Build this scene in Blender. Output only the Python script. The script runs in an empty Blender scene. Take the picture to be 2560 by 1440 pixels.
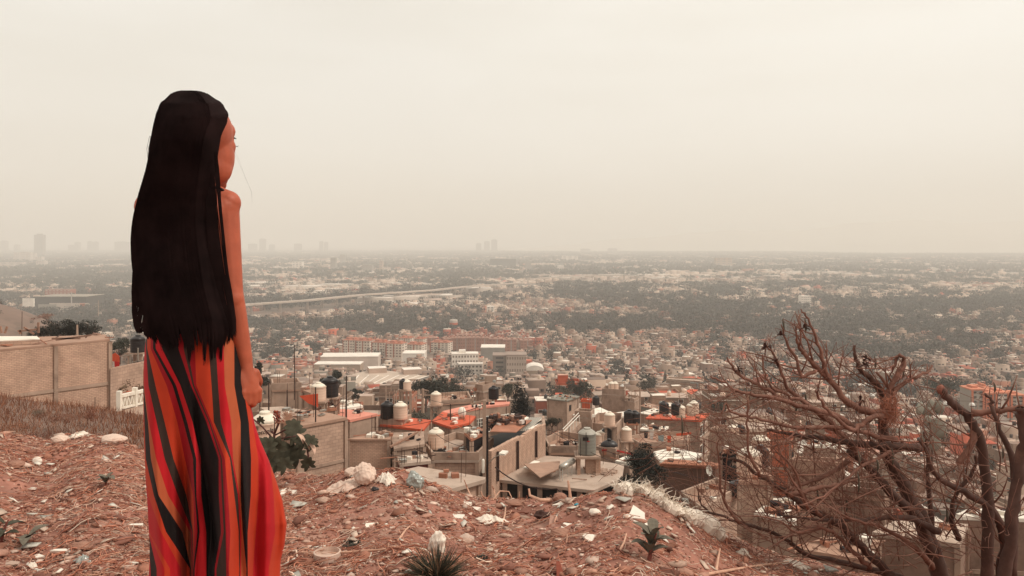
import bpy, bmesh, math, random
import numpy as np
from mathutils import Vector, Matrix, noise
R = math.radians
rnd = random.Random(7)
rng = np.random.default_rng(7)
S = bpy.context.scene
# ---------------------------------------------------------------- camera
FPX, CX, HZ = 2000.0, 1280.0, 605.0          # focal length and horizon row in photo pixels (2560 wide)
cam_d = bpy.data.cameras.new("camera"); cam = bpy.data.objects.new("camera", cam_d)
S.collection.objects.link(cam); S.camera = cam
cam.location = (0, 0, 0); cam.rotation_euler = (R(90), 0, 0)
cam_d.sensor_width = 36; cam_d.lens = 36 * FPX / 2560
cam_d.shift_y = -(720 - HZ) / 2560
cam_d.clip_start = 0.05; cam_d.clip_end = 60000
# ---------------------------------------------------------------- sky
SUN_EL, SUN_AZ = R(50), R(108)                # high on the right, a little behind the camera
W = bpy.data.worlds.new("World"); S.world = W; W.use_nodes = True
nt = W.node_tree; nt.nodes.clear()
N = nt.nodes.new; L = nt.links.new
out = N("ShaderNodeOutputWorld"); bg = N("ShaderNodeBackground"); bg.inputs[1].default_value = 0.1
sky = N("ShaderNodeTexSky"); sky.sky_type = 'NISHITA'; sky.sun_disc = False
sky.sun_elevation = SUN_EL; sky.sun_rotation = SUN_AZ; sky.dust_density = 6; sky.air_density = 1.0
tc = N("ShaderNodeTexCoord"); mp = N("ShaderNodeMapping"); mp.inputs['Scale'].default_value = (1.0, 1.0, 4.5)
nz = N("ShaderNodeTexNoise"); nz.inputs['Scale'].default_value = 1.6; nz.inputs['Detail'].default_value = 5; nz.inputs['Roughness'].default_value = .5
cr = N("ShaderNodeValToRGB")
cr.color_ramp.elements[0].position = .36; cr.color_ramp.elements[0].color = (.88, .835, .74, 1)
cr.color_ramp.elements[1].position = .66; cr.color_ramp.elements[1].color = (.98, .945, .865, 1)
mul = N("ShaderNodeVectorMath"); mul.operation = 'SCALE'; mul.inputs['Scale'].default_value = 10.0
mx = N("ShaderNodeMix"); mx.data_type = 'RGBA'; mx.inputs[0].default_value = .95
L(tc.outputs['Generated'], mp.inputs[0]); L(mp.outputs[0], nz.inputs['Vector']); L(nz.outputs[0], cr.inputs[0])
# the cloud is thinner, and brighter, high on the right
dp = N("ShaderNodeVectorMath"); dp.operation = 'DOT_PRODUCT'; dp.inputs[1].default_value = (.42, .80, .43); L(tc.outputs['Generated'], dp.inputs[0])
gl = N("ShaderNodeMapRange"); gl.inputs[1].default_value = .80; gl.inputs[2].default_value = 1.0; gl.inputs[3].default_value = 10.05; gl.inputs[4].default_value = 11.6; L(dp.outputs['Value'], gl.inputs[0]); L(gl.outputs[0], mul.inputs['Scale'])
L(cr.outputs[0], mul.inputs[0]); L(sky.outputs[0], mx.inputs[6]); L(mul.outputs[0], mx.inputs[7])
L(mx.outputs[2], bg.inputs[0]); L(bg.outputs[0], out.inputs[0])
# ---------------------------------------------------------------- sun
sd = bpy.data.lights.new("sun", 'SUN'); sd.energy = 2.6; sd.angle = R(16); sd.color = (1, .93, .82)
sun = bpy.data.objects.new("sun", sd); S.collection.objects.link(sun)
sv = Vector((math.sin(SUN_AZ) * math.cos(SUN_EL), math.cos(SUN_AZ) * math.cos(SUN_EL), math.sin(SUN_EL)))
sun.rotation_euler = sv.to_track_quat('Z', 'Y').to_euler()
S.view_settings.view_transform = 'Standard'; S.view_settings.look = 'None'
S.view_settings.exposure = 0; S.view_settings.gamma = 1; S.view_settings.use_curve_mapping = False
S.render.engine = 'CYCLES'
S.cycles.use_denoising = True
S.cycles.max_bounces = 6; S.cycles.diffuse_bounces = 3; S.cycles.glossy_bounces = 2; S.cycles.transparent_max_bounces = 8
S.cycles.volume_bounces = 2; S.cycles.caustics_reflective = False; S.cycles.caustics_refractive = False
# ---------------------------------------------------------------- helpers
COL = S.collection
def P(px, row, D): return Vector(((px - CX) / FPX * D, D, -(row - HZ) / FPX * D))
def PZ(px, row, z):
    D = -z * FPX / (row - HZ); return Vector(((px - CX) / FPX * D, D, z))
def tag(o, label=None, cat=None, group=None, kind=None):
    if label: o["label"] = label
    if cat: o["category"] = cat
    if group: o["group"] = group
    if kind: o["kind"] = kind
    return o
def empty(name, loc, label=None, cat=None, group=None, rz=0):
    o = bpy.data.objects.new(name, None); COL.objects.link(o); o.location = loc; o.rotation_euler = (0, 0, rz)
    o.empty_display_size = .2
    return tag(o, label, cat, group)
class MB:
    """collects faces; build() links them as one mesh object"""
    def __init__(s): s.v = []; s.f = []; s.m = []; s.uv = []; s.c = []; s.useuv = False; s.usec = False
    def add(s, vs, fs, m=0, uvs=None, col=None):
        b = len(s.v); s.v += [tuple(x) for x in vs]
        for i, f in enumerate(fs):
            s.f.append([b + k for k in f]); s.m.append(m)
            if uvs: s.uv += uvs[i]; s.useuv = True
            else: s.uv += [(0, 0)] * len(f)
            s.c.append(col or (1, 1, 1))
            if col: s.usec = True
    def prism(s, poly, z0, z1, m=0, mtop=None, col=None, ctop=None, cap=True, bottom=False):
        n = len(poly); a = sum(poly[i][0] * poly[(i + 1) % n][1] - poly[(i + 1) % n][0] * poly[i][1] for i in range(n))
        if a < 0: poly = poly[::-1]
        vs = [(p[0], p[1], z0) for p in poly] + [(p[0], p[1], z1) for p in poly]
        u = 0; fs = []; us = []
        for i in range(n):
            j = (i + 1) % n; l = math.dist(poly[i][:2], poly[j][:2])
            fs.append((i, j, n + j, n + i)); us.append([(u, z0), (u + l, z0), (u + l, z1), (u, z1)]); u += l
        s.add(vs, fs, m, us, col)
        if cap: s.add(vs[n:], [tuple(range(n))], m if mtop is None else mtop, [[(p[0], p[1]) for p in poly]], ctop or col)
        if bottom: s.add(vs[:n], [tuple(range(n))[::-1]], m, [[(p[0], p[1]) for p in poly[::-1]]], col)
    def box(s, c, size, rz=0, m=0, col=None, ctop=None, mtop=None):
        hx, hy, hz = [k / 2 for k in size]; ca, sa = math.cos(rz), math.sin(rz)
        poly = [(c[0] + x * ca - y * sa, c[1] + x * sa + y * ca) for x, y in ((-hx, -hy), (hx, -hy), (hx, hy), (-hx, hy))]
        s.prism(poly, c[2] - hz, c[2] + hz, m, mtop, col, ctop, True, True)
    def beam(s, a, b, w, h, m=0, col=None):
        a, b = Vector(a), Vector(b); d = (b - a).normalized()
        sd_ = d.cross(Vector((0, 0, 1)))
        if sd_.length < 1e-3: sd_ = Vector((1, 0, 0))
        sd_.normalize(); up = sd_.cross(d).normalized()
        vs = [p + sd_ * x * w / 2 + up * y * h / 2 for p in (a, b) for x, y in ((-1, -1), (1, -1), (1, 1), (-1, 1))]
        s.add(vs, [(0, 1, 2, 3), (7, 6, 5, 4), (0, 4, 5, 1), (1, 5, 6, 2), (2, 6, 7, 3), (3, 7, 4, 0)], m, None, col)
    def tube(s, pts, rad, n=6, m=0, cap=True, col=None, sq=1.0):
        pts = [Vector(p) for p in pts]; k = len(pts)
        if not hasattr(rad, '__len__'): rad = [rad] * k
        vs = []; up = None
        for i in range(k):
            d = (pts[min(i + 1, k - 1)] - pts[max(i - 1, 0)]).normalized()
            if up is None:
                up = d.orthogonal().normalized()
            up = (up - d * up.dot(d))
            if up.length < 1e-5: up = d.orthogonal()
            up.normalize(); q = d.cross(up)
            for j in range(n):
                a = 2 * math.pi * j / n
                vs.append(pts[i] + (up * math.cos(a) + q * math.sin(a) * sq) * rad[i])
        fs = []; us = []; ln = 0
        for i in range(k - 1):
            l2 = ln + (pts[i + 1] - pts[i]).length
            for j in range(n):
                fs.append((i * n + j, i * n + (j + 1) % n, (i + 1) * n + (j + 1) % n, (i + 1) * n + j))
                us.append([(j / n, ln), ((j + 1) / n, ln), ((j + 1) / n, l2), (j / n, l2)])
            ln = l2
        s.add(vs, fs, m, us, col)
        if cap:
            b = len(s.v) - len(vs)
            for f in (list(range(n))[::-1], [(k - 1) * n + j for j in range(n)]):
                s.f.append([b + x for x in f]); s.m.append(m); s.uv += [(0, 0)] * n; s.c.append(col or (1, 1, 1))
    def lathe(s, c, prof, n=16, m=0, col=None, rx=1, ry=1):
        vs = []; fs = []
        for r, z in prof:
            for j in range(n):
                a = 2 * math.pi * j / n; vs.append((c[0] + r * rx * math.cos(a), c[1] + r * ry * math.sin(a), c[2] + z))
        for i in range(len(prof) - 1):
            for j in range(n): fs.append((i * n + j, i * n + (j + 1) % n, (i + 1) * n + (j + 1) % n, (i + 1) * n + j))
        fs.append(tuple(range(n))[::-1]); fs.append(tuple((len(prof) - 1) * n + j for j in range(n)))
        s.add(vs, fs, m, None, col)
    def ball(s, c, r, rot=None, seg=16, ring=10, m=0, col=None):
        r = r if hasattr(r, '__len__') else (r, r, r); c = Vector(c); vs = []; fs = []
        for i in range(ring + 1):
            t = math.pi * i / ring
            for j in range(seg):
                a = 2 * math.pi * j / seg
                v = Vector((r[0] * math.sin(t) * math.cos(a), r[1] * math.sin(t) * math.sin(a), r[2] * math.cos(t)))
                vs.append(c + (rot @ v if rot else v))
        for i in range(ring):
            for j in range(seg): fs.append((i * seg + j, (i + 1) * seg + j, (i + 1) * seg + (j + 1) % seg, i * seg + (j + 1) % seg))
        s.add(vs, fs, m, None, col)
    def cone(s, a, b, ra, rb, n=14, m=0):
        """capsule with round ends"""
        a, b = Vector(a), Vector(b); d = (b - a).normalized(); pts = []; rad = []
        for k in range(5, 0, -1):
            t = math.pi / 2 * k / 5.2; pts.append(a - d * ra * math.sin(t)); rad.append(ra * math.cos(t))
        for k in range(5): pts.append(a.lerp(b, k / 4)); rad.append(ra + (rb - ra) * k / 4)
        for k in range(1, 6):
            t = math.pi / 2 * k / 5.2; pts.append(b + d * rb * math.sin(t)); rad.append(rb * math.cos(t))
        s.tube(pts, rad, n, m)
    def build(s, name, mats, parent=None, smooth=False, loc=None):
        me = bpy.data.meshes.new(name)
        v = s.v
        org = Vector(loc) if loc is not None else None
        if org is not None: v = [(a - org.x, b - org.y, c - org.z) for a, b, c in v]
        me.from_pydata(v, [], s.f)
        for mt in (mats if isinstance(mats, (list, tuple)) else [mats]): me.materials.append(mt)
        me.polygons.foreach_set('material_index', s.m)
        if s.useuv:
            ul = me.uv_layers.new(name='UVMap'); ul.data.foreach_set('uv', np.array(s.uv, dtype=np.float32).ravel())
        if s.usec:
            at = me.attributes.new('Col', 'FLOAT_COLOR', 'FACE')
            at.data.foreach_set('color', np.array([(*c, 1) for c in s.c], dtype=np.float32).ravel())
        if smooth: me.polygons.foreach_set('use_smooth', [True] * len(me.polygons))
        me.update()
        o = bpy.data.objects.new(name, me); COL.objects.link(o)
        if parent is not None:
            o.parent = parent
            if org is None:
                c_ = Vector(); q_ = parent
                while q_ is not None: c_ += q_.location; q_ = q_.parent
                me.transform(Matrix.Translation(-c_))
        elif org is not None: o.location = org
        return o
def np_mesh(name, verts, faces, mats, fcol=None, midx=None, smooth=False, parent=None):
    """verts (n,3), faces (m,k) uniform"""
    me = bpy.data.meshes.new(name); n, k = faces.shape
    me.vertices.add(len(verts)); me.vertices.foreach_set('co', np.ascontiguousarray(verts, dtype=np.float32).ravel())
    me.loops.add(n * k); me.loops.foreach_set('vertex_index', np.ascontiguousarray(faces, dtype=np.int32).ravel())
    me.polygons.add(n); me.polygons.foreach_set('loop_start', np.arange(0, n * k, k, dtype=np.int32))
    me.polygons.foreach_set('loop_total', np.full(n, k, dtype=np.int32))
    if smooth: me.polygons.foreach_set('use_smooth', np.ones(n, dtype=bool))
    for mt in (mats if isinstance(mats, (list, tuple)) else [mats]): me.materials.append(mt)
    if midx is not None: me.polygons.foreach_set('material_index', midx.astype(np.int32))
    me.update(calc_edges=True)
    if fcol is not None:
        at = me.attributes.new('Col', 'FLOAT_COLOR', 'FACE')
        c4 = np.ones((n, 4), dtype=np.float32); c4[:, :3] = fcol; at.data.foreach_set('color', c4.ravel())
    o = bpy.data.objects.new(name, me); COL.objects.link(o)
    if parent is not None: o.parent = parent
    return o
# ---------------------------------------------------------------- materials
MATS = {}
def mat(name, col, rough=.85, var=.12, scale=3., bump=0., bscale=20., spec=.3, attr=False, metal=0., coords='Object', sss=0., stain=None, trans=0.):
    if name in MATS: return MATS[name]
    m = bpy.data.materials.new(name); m.use_nodes = True; t = m.node_tree; nn = t.nodes.new; ll = t.links.new
    b = t.nodes['Principled BSDF']; b.inputs['Roughness'].default_value = rough; b.inputs['Metallic'].default_value = metal
    b.inputs['Specular IOR Level'].default_value = spec
    tcn = nn('ShaderNodeTexCoord')
    if attr:
        a = nn('ShaderNodeAttribute'); a.attribute_name = 'Col'; src = a.outputs['Color']
    else:
        a = nn('ShaderNodeRGB'); a.outputs[0].default_value = (*col, 1); src = a.outputs[0]
    n1 = nn('ShaderNodeTexNoise'); n1.inputs['Scale'].default_value = scale; n1.inputs['Detail'].default_value = 6; n1.inputs['Roughness'].default_value = .65
    if coords == 'World':
        g = nn('ShaderNodeNewGeometry'); ll(g.outputs['Position'], n1.inputs['Vector'])
    else: ll(tcn.outputs[coords], n1.inputs['Vector'])
    mr = nn('ShaderNodeMapRange'); mr.inputs[1].default_value = .3; mr.inputs[2].default_value = .7
    mr.inputs[3].default_value = 1 - var; mr.inputs[4].default_value = 1 + var; ll(n1.outputs[0], mr.inputs[0])
    mu = nn('ShaderNodeVectorMath'); mu.operation = 'SCALE'; ll(src, mu.inputs[0]); ll(mr.outputs[0], mu.inputs['Scale'])
    fin = mu.outputs[0]
    if stain:
        n2 = nn('ShaderNodeTexNoise'); n2.inputs['Scale'].default_value = stain[1]; n2.inputs['Detail'].default_value = 8; n2.inputs['Roughness'].default_value = .7
        if coords == 'World': ll(g.outputs['Position'], n2.inputs['Vector'])
        else: ll(tcn.outputs[coords], n2.inputs['Vector'])
        r2 = nn('ShaderNodeMapRange'); r2.inputs[1].default_value = stain[2]; r2.inputs[2].default_value = stain[2] + .12; r2.inputs[4].default_value = stain[3]
        ll(n2.outputs[0], r2.inputs[0])
        x = nn('ShaderNodeMix'); x.data_type = 'RGBA'; x.inputs[7].default_value = (*stain[0], 1); ll(r2.outputs[0], x.inputs[0]); ll(fin, x.inputs[6]); fin = x.outputs[2]
    ll(fin, b.inputs['Base Color'])
    if bump:
        nb = nn('ShaderNodeTexNoise'); nb.inputs['Scale'].default_value = bscale; nb.inputs['Detail'].default_value = 6
        if coords == 'World': ll(g.outputs['Position'], nb.inputs['Vector'])
        else: ll(tcn.outputs[coords], nb.inputs['Vector'])
        bp = nn('ShaderNodeBump'); bp.inputs['Strength'].default_value = bump; ll(nb.outputs[0], bp.inputs['Height']); ll(bp.outputs[0], b.inputs['Normal'])
    if sss:
        b.inputs['Subsurface Weight'].default_value = sss; b.inputs['Subsurface Radius'].default_value = (.03, .008, .004); b.inputs['Subsurface Scale'].default_value = .6
    if trans: b.inputs['Transmission Weight'].default_value = trans
    MATS[name] = m; return m
def brickmat(name, c1, c2, mortar, bw, bh, ms=.02, bump=.3):
    m = mat(name, c1); t = m.node_tree; nn = t.nodes.new; ll = t.links.new; b = t.nodes['Principled BSDF']
    tcn = nn('ShaderNodeTexCoord'); br = nn('ShaderNodeTexBrick')
    # slightly wavy courses, as hand-laid
    nq = nn('ShaderNodeTexNoise'); nq.inputs['Scale'].default_value = 1.3; ll(tcn.outputs['UV'], nq.inputs['Vector'])
    sc = nn('ShaderNodeVectorMath'); sc.operation = 'SCALE'; sc.inputs['Scale'].default_value = .06; ll(nq.outputs[1], sc.inputs[0])
    ad = nn('ShaderNodeVectorMath'); ad.operation = 'ADD'; ll(tcn.outputs['UV'], ad.inputs[0]); ll(sc.outputs[0], ad.inputs[1]); ll(ad.outputs[0], br.inputs['Vector'])
    br.inputs['Color1'].default_value = (*c1, 1); br.inputs['Color2'].default_value = (*c2, 1); br.inputs['Mortar'].default_value = (*mortar, 1)
    br.inputs['Scale'].default_value = 1; br.inputs['Brick Width'].default_value = bw; br.inputs['Row Height'].default_value = bh
    br.inputs['Mortar Size'].default_value = ms; br.inputs['Mortar Smooth'].default_value = .3; br.inputs['Bias'].default_value = -.2
    n1 = nn('ShaderNodeTexNoise'); n1.inputs['Scale'].default_value = .9; n1.inputs['Detail'].default_value = 8; n1.inputs['Roughness'].default_value = .7; ll(tcn.outputs['UV'], n1.inputs['Vector'])
    mr = nn('ShaderNodeMapRange'); mr.inputs[1].default_value = .3; mr.inputs[2].default_value = .7; mr.inputs[3].default_value = .72; mr.inputs[4].default_value = 1.2; ll(n1.outputs[0], mr.inputs[0])
    mu = nn('ShaderNodeVectorMath'); mu.operation = 'SCALE'; ll(br.outputs['Color'], mu.inputs[0]); ll(mr.outputs[0], mu.inputs['Scale'])
    ll(mu.outputs[0], b.inputs['Base Color'])
    bp = nn('ShaderNodeBump'); bp.inputs['Strength'].default_value = bump; bp.invert = True; ll(br.outputs['Fac'], bp.inputs['Height']); ll(bp.outputs[0], b.inputs['Normal'])
    return m
C_CONC = (.39, .265, .20)
M_conc = mat('concrete', C_CONC, .9, .22, .8, .15, 12, stain=((.16, .10, .075), .6, .52, .6))
M_roof = mat('roof_concrete', (.46, .345, .275), .9, .2, .6, .15, 8, stain=((.28, .17, .12), .35, .52, .6))
M_roof2 = mat('roof_brown', (.38, .23, .165), .9, .2, .6, .15, 8, stain=((.24, .11, .07), .4, .52, .6))
M_red = mat('roof_red_paint', (.55, .10, .045), .75, .2, .7, .1, 8, stain=((.40, .16, .10), .5, .55, .5))
M_pink = mat('roof_pink_paint', (.66, .26, .19), .8, .12, .7)
M_white = mat('white_sheet', (.80, .72, .62), .6, .1, 1.2, stain=((.5, .36, .27), .7, .58, .6))
M_rust = mat('rusty_sheet', (.36, .15, .09), .7, .25, 1.5, .2, 10)
M_cream = mat('cream_plastic', (.72, .50, .38), .45, .05, 2, spec=.5)
M_creamlid = mat('cream_plastic_lid', (.76, .66, .54), .45, .05, 2, spec=.5)
M_black = mat('black_plastic', (.016, .011, .011), .4, .1, 2, spec=.5)
M_gray = mat('grey_plastic', (.22, .21, .18), .45, .05, 2, spec=.5)
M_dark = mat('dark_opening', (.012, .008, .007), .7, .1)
M_glass = mat('window_glass', (.05, .035, .03), .15, .1, 1, spec=.6)
M_frame = mat('white_window_frame', (.74, .68, .60), .6, .05)
M_steel = mat('rebar_steel', (.10, .055, .04), .7, .2, 30, metal=.3)
M_galv = mat('galvanised_metal', (.42, .38, .33), .35, .1, 6, metal=.6)
M_house = mat('house_paint', C_CONC, .9, .18, .5, attr=True, coords='World', stain=((.17, .11, .085), .22, .57, .5))
M_far = mat('town_paint', C_CONC, .9, .15, .12, attr=True, coords='World')
M_leaf = mat('tree_leaves', (.05, .05, .033), .7, .35, .35, attr=True, coords='World')
M_bark = mat('tree_bark', (.10, .06, .045), .9, .3, 4, .4, 20)
M_block = brickmat('grey_block_wall', (.50, .33, .245), (.42, .27, .20), (.30, .19, .15), .42, .21, .012)
M_brick = brickmat('thin_brick_wall', (.56, .36, .26), (.49, .30, .22), (.29, .175, .13), .26, .10, .010)
M_redbrick = brickmat('red_brick', (.20, .05, .04), (.16, .04, .03), (.08, .04, .03), .24, .09, .012)
M_wood = mat('old_wood', (.30, .17, .12), .85, .3, 6, .2, 30)
# ---------------------------------------------------------------- terrain
def ip(x, pts): return np.interp(x, [p[0] for p in pts], [p[1] for p in pts])
BASE = [(-40, 0), (0, -1.2), (6, -3.6), (12, -8), (25, -13), (45, -18.5), (60, -21), (80, -25), (110, -30), (150, -37), (250, -54), (400, -79), (550, -98), (700, -108), (850, -112), (1e5, -112)]
RIDGE = [(-600, 1036), (0, 1056), (100, 1076), (200, 1088), (270, 1100), (340, 1112), (420, 1160), (560, 1330)]
BASE_R = [(-40, 0), (0, -1.2), (6, -3.6), (12, -9), (25, -18), (45, -29), (60, -35), (80, -41), (110, -47), (150, -54), (250, -73), (400, -93), (550, -105), (700, -111), (850, -112), (1e5, -112)]
def vn(x, y, s, o=0):
    """smooth value noise, vectorised"""
    x = np.asarray(x, float) / s + 31.7 + o * 17.3; y = np.asarray(y, float) / s + 11.3 + o * 7.9
    xi = np.floor(x).astype(np.int64); yi = np.floor(y).astype(np.int64); fx = x - xi; fy = y - yi
    fx = fx * fx * (3 - 2 * fx); fy = fy * fy * (3 - 2 * fy)
    def h(a, b):
        n = (a * 374761393 + b * 668265263 + 1442695) & 0xffffffff; n = ((n ^ (n >> 13)) * 1274126177) & 0xffffffff
        return ((n ^ (n >> 16)) & 0xffff) / 65535.0
    return (h(xi, yi) * (1 - fx) + h(xi + 1, yi) * fx) * (1 - fy) + (h(xi, yi + 1) * (1 - fx) + h(xi + 1, yi + 1) * fx) * fy
def fbm(x, y, s, o=0, n=4):
    t = 0; a = 1; w = 0
    for k in range(n): t = t + a * vn(x, y, s / 2 ** k, o + k * 3); w += a; a *= .5
    return t / w - .5
CREST = [(-900, 1085), (0, 1096), (60, 1104), (120, 1112), (180, 1096), (240, 1094), (300, 1106), (360, 1128), (500, 1165), (650, 1180), (720, 1174), (800, 1186), (900, 1186), (1000, 1190), (1100, 1226), (1200, 1250), (1300, 1252), (1400, 1247), (1500, 1240), (1600, 1242), (1700, 1280), (1800, 1345), (1900, 1385), (2000, 1410), (2100, 1440), (2300, 1500), (2700, 1560), (3500, 1600)]
def crest_y(px): return 4.7 + .5 * np.sin(px / 330.) + .25 * np.sin(px / 97. + 1)
def ground_fg(x, y):
    """the rubble mound in front, metres"""
    x = np.asarray(x, float); y = np.asarray(y, float)
    px = CX + FPX * x / np.maximum(y, 1.2)
    yc = crest_y(px); zc = -(ip(px, CREST) - HZ) / FPX * yc
    t = np.clip((y - 2.2) / (yc - 2.2), 0, 1); t = t * t * (3 - 2 * t) * .5 + t * .5
    z = -1.19 * (1 - t) + zc * t
    over = np.maximum(y - yc, 0)
    z = z - over * .25 - np.minimum(over, 3) ** 2 * .22
    z = z + fbm(x, y, 1.1, 1) * .10 * np.clip(y - 1, 0, 1) + fbm(x, y, .28, 2) * .06 + fbm(x, y, .07, 3, 3) * .04
    return z
def ground(x, y):
    x = np.asarray(x, float); y = np.asarray(y, float); d = np.maximum(y, 1.)
    px = CX + FPX * x / d; b_ = np.clip((px - 1950) / 300, 0, 1); b_ = b_ * b_ * (3 - 2 * b_); z = ip(y, BASE) * (1 - b_) + ip(y, BASE_R) * b_
    rz = -(ip(px, RIDGE) - HZ) / FPX * 20.; w = 1 / (1 + ((y - 21) / 9.) ** 4)
    w = np.where(y < 21, 1 / (1 + ((y - 21) / 14.) ** 4), w)
    z = np.maximum(z, z * (1 - w) + rz * w * np.where(px < 560, 1, 0) + z * w * np.where(px < 560, 0, 1))
    # brown hill on the left, farther out
    g = 50 * np.exp(-((x + 270) / 75.) ** 2 - ((y - 390) / 95.) ** 2)
    z = z + g
    z = z + fbm(x, y, 60, 5) * np.clip((y - 80) / 100, 0, 1) * 5 * np.clip((1200 - y) / 600, 0, 1)
    return z
def gz(x, y): return float(ground(x, y))
def build_terrain():
    u = np.linspace(-1, 1, 420); xs = np.sinh(u * 8.2) / np.sinh(8.2) * 32000
    v = np.linspace(0, 1, 520); ys = -30 + 6 * (np.exp(v * 8.6) - 1)
    ys = np.clip(ys, -30, 32000); X, Y = np.meshgrid(xs, ys)
    Z = ground(X, Y)
    Z = np.where((Y < 9) & (np.abs(X) < 14), Z - .9, Z)
    n, m = X.shape; idx = np.arange(n * m).reshape(n, m)
    F = np.stack([idx[:-1, :-1], idx[:-1, 1:], idx[1:, 1:], idx[1:, :-1]], -1).reshape(-1, 4)
    mt = mat('city_ground', (.20, .13, .10), .95, .3, .03, coords='World', stain=((.075, .06, .042), .02, .5, .9), bump=.3, bscale=.6)
    o = np_mesh('ground', np.stack([X, Y, Z], -1).reshape(-1, 3), F, mt, smooth=True); tag(o, kind='structure')
build_terrain()
def build_mound():
    xs = np.arange(-5.4, 6.6, .022); ys = np.arange(.6, 8.2, .022)
    ys = np.concatenate([np.arange(-4, .6, .2), ys]); xs = np.concatenate([np.arange(-12, -5.4, .2), xs, np.arange(6.6, 12, .2)])
    X, Y = np.meshgrid(xs, ys); Z = ground_fg(X, Y)
    n, m = X.shape; idx = np.arange(n * m).reshape(n, m)
    F = np.stack([idx[:-1, :-1], idx[:-1, 1:], idx[1:, 1:], idx[1:, :-1]], -1).reshape(-1, 4)
    mt = mat('reddish_dirt', (.29, .128, .092), .95, .45, 5., coords='World', stain=((.40, .25, .19), 2.6, .52, .6), bump=1.0, bscale=70)
    o = np_mesh('dirt_mound', np.stack([X, Y, Z], -1).reshape(-1, 3), F, mt, smooth=True); tag(o, kind='structure')
build_mound()
# ---- rubble and straw scattered on the mound: nobody could count it
def ico():
    bm = bmesh.new(); bmesh.ops.create_icosphere(bm, subdivisions=1, radius=1)
    v = np.array([q.co[:] for q in bm.verts]); f = np.array([[w.index for w in q.verts] for q in bm.faces]); bm.free(); return v, f
def ico2(sub=2):
    bm = bmesh.new(); bmesh.ops.create_icosphere(bm, subdivisions=sub, radius=1)
    v = np.array([q.co[:] for q in bm.verts]); f = np.array([[w.index for w in q.verts] for q in bm.faces]); bm.free(); return v, f
def rot_z(v, a):
    c, s = np.cos(a), np.sin(a); o = v.copy(); o[..., 0] = v[..., 0] * c - v[..., 1] * s; o[..., 1] = v[..., 0] * s + v[..., 1] * c; return o
def fg_points(n):
    """random points over the visible mound, denser to the front in picture terms"""
    px = rng.uniform(-150, 2500, n * 2); y = rng.uniform(2.0, 6.2, n * 2); x = (px - CX) / FPX * y
    ok = y < crest_y(px) + .5; x, y = x[ok][:n], y[ok][:n]; return x, y
def build_rubble():
    pv, pf = ico(); V = []; F = []; C = []; b = 0
    for n, lo, hi, sq in ((30000, .0025, .006, .7), (15000, .004, .010, .5), (3000, .008, .017, .45), (300, .015, .034, .55)):
        x, y = fg_points(int(n * 1.5)); kp = vn(x, y, .45, 20) * .7 + vn(x, y, 1.4, 21) * .5 > rng.uniform(.1, .95, len(x)) if hi < .025 else x > -99; x, y = x[kp], y[kp]; n = len(x); s = rng.uniform(lo, hi, n) ** 1.0
        v = pv[None] * (1 + rng.normal(0, .22, (n, len(pv), 1)))
        v = v * (s[:, None, None] * rng.uniform(.6, 1.3, (n, 1, 3))) * np.array([1.5, 1.0, sq])
        v = rot_z(v, rng.uniform(0, 6.28, (n, 1)))
        v = v + np.stack([x, y, ground_fg(x, y) + s * .25], -1)[:, None]
        V.append(v.reshape(-1, 3)); F.append((pf[None] + (np.arange(n) * len(pv))[:, None, None]).reshape(-1, 3) + b); b += n * len(pv)
        base = np.array([(.30, .13, .085), (.38, .20, .145), (.46, .30, .23), (.20, .085, .06), (.58, .42, .34)])[rng.choice(5, n, p=[.28, .26, .22, .14, .10])]
        C.append(np.repeat(base * rng.uniform(.7, 1.2, (n, 1)), len(pf), 0))
    mt = mat('stones', (.4, .2, .15), .9, .25, 40, attr=True, coords='World', bump=.4, bscale=120)
    o = np_mesh('rubble', np.concatenate(V), np.concatenate(F), mt, np.concatenate(C))
    tag(o, 'reddish gravel and small stones strewn over the dirt mound', 'rubble', kind='stuff')
build_rubble()
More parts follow.
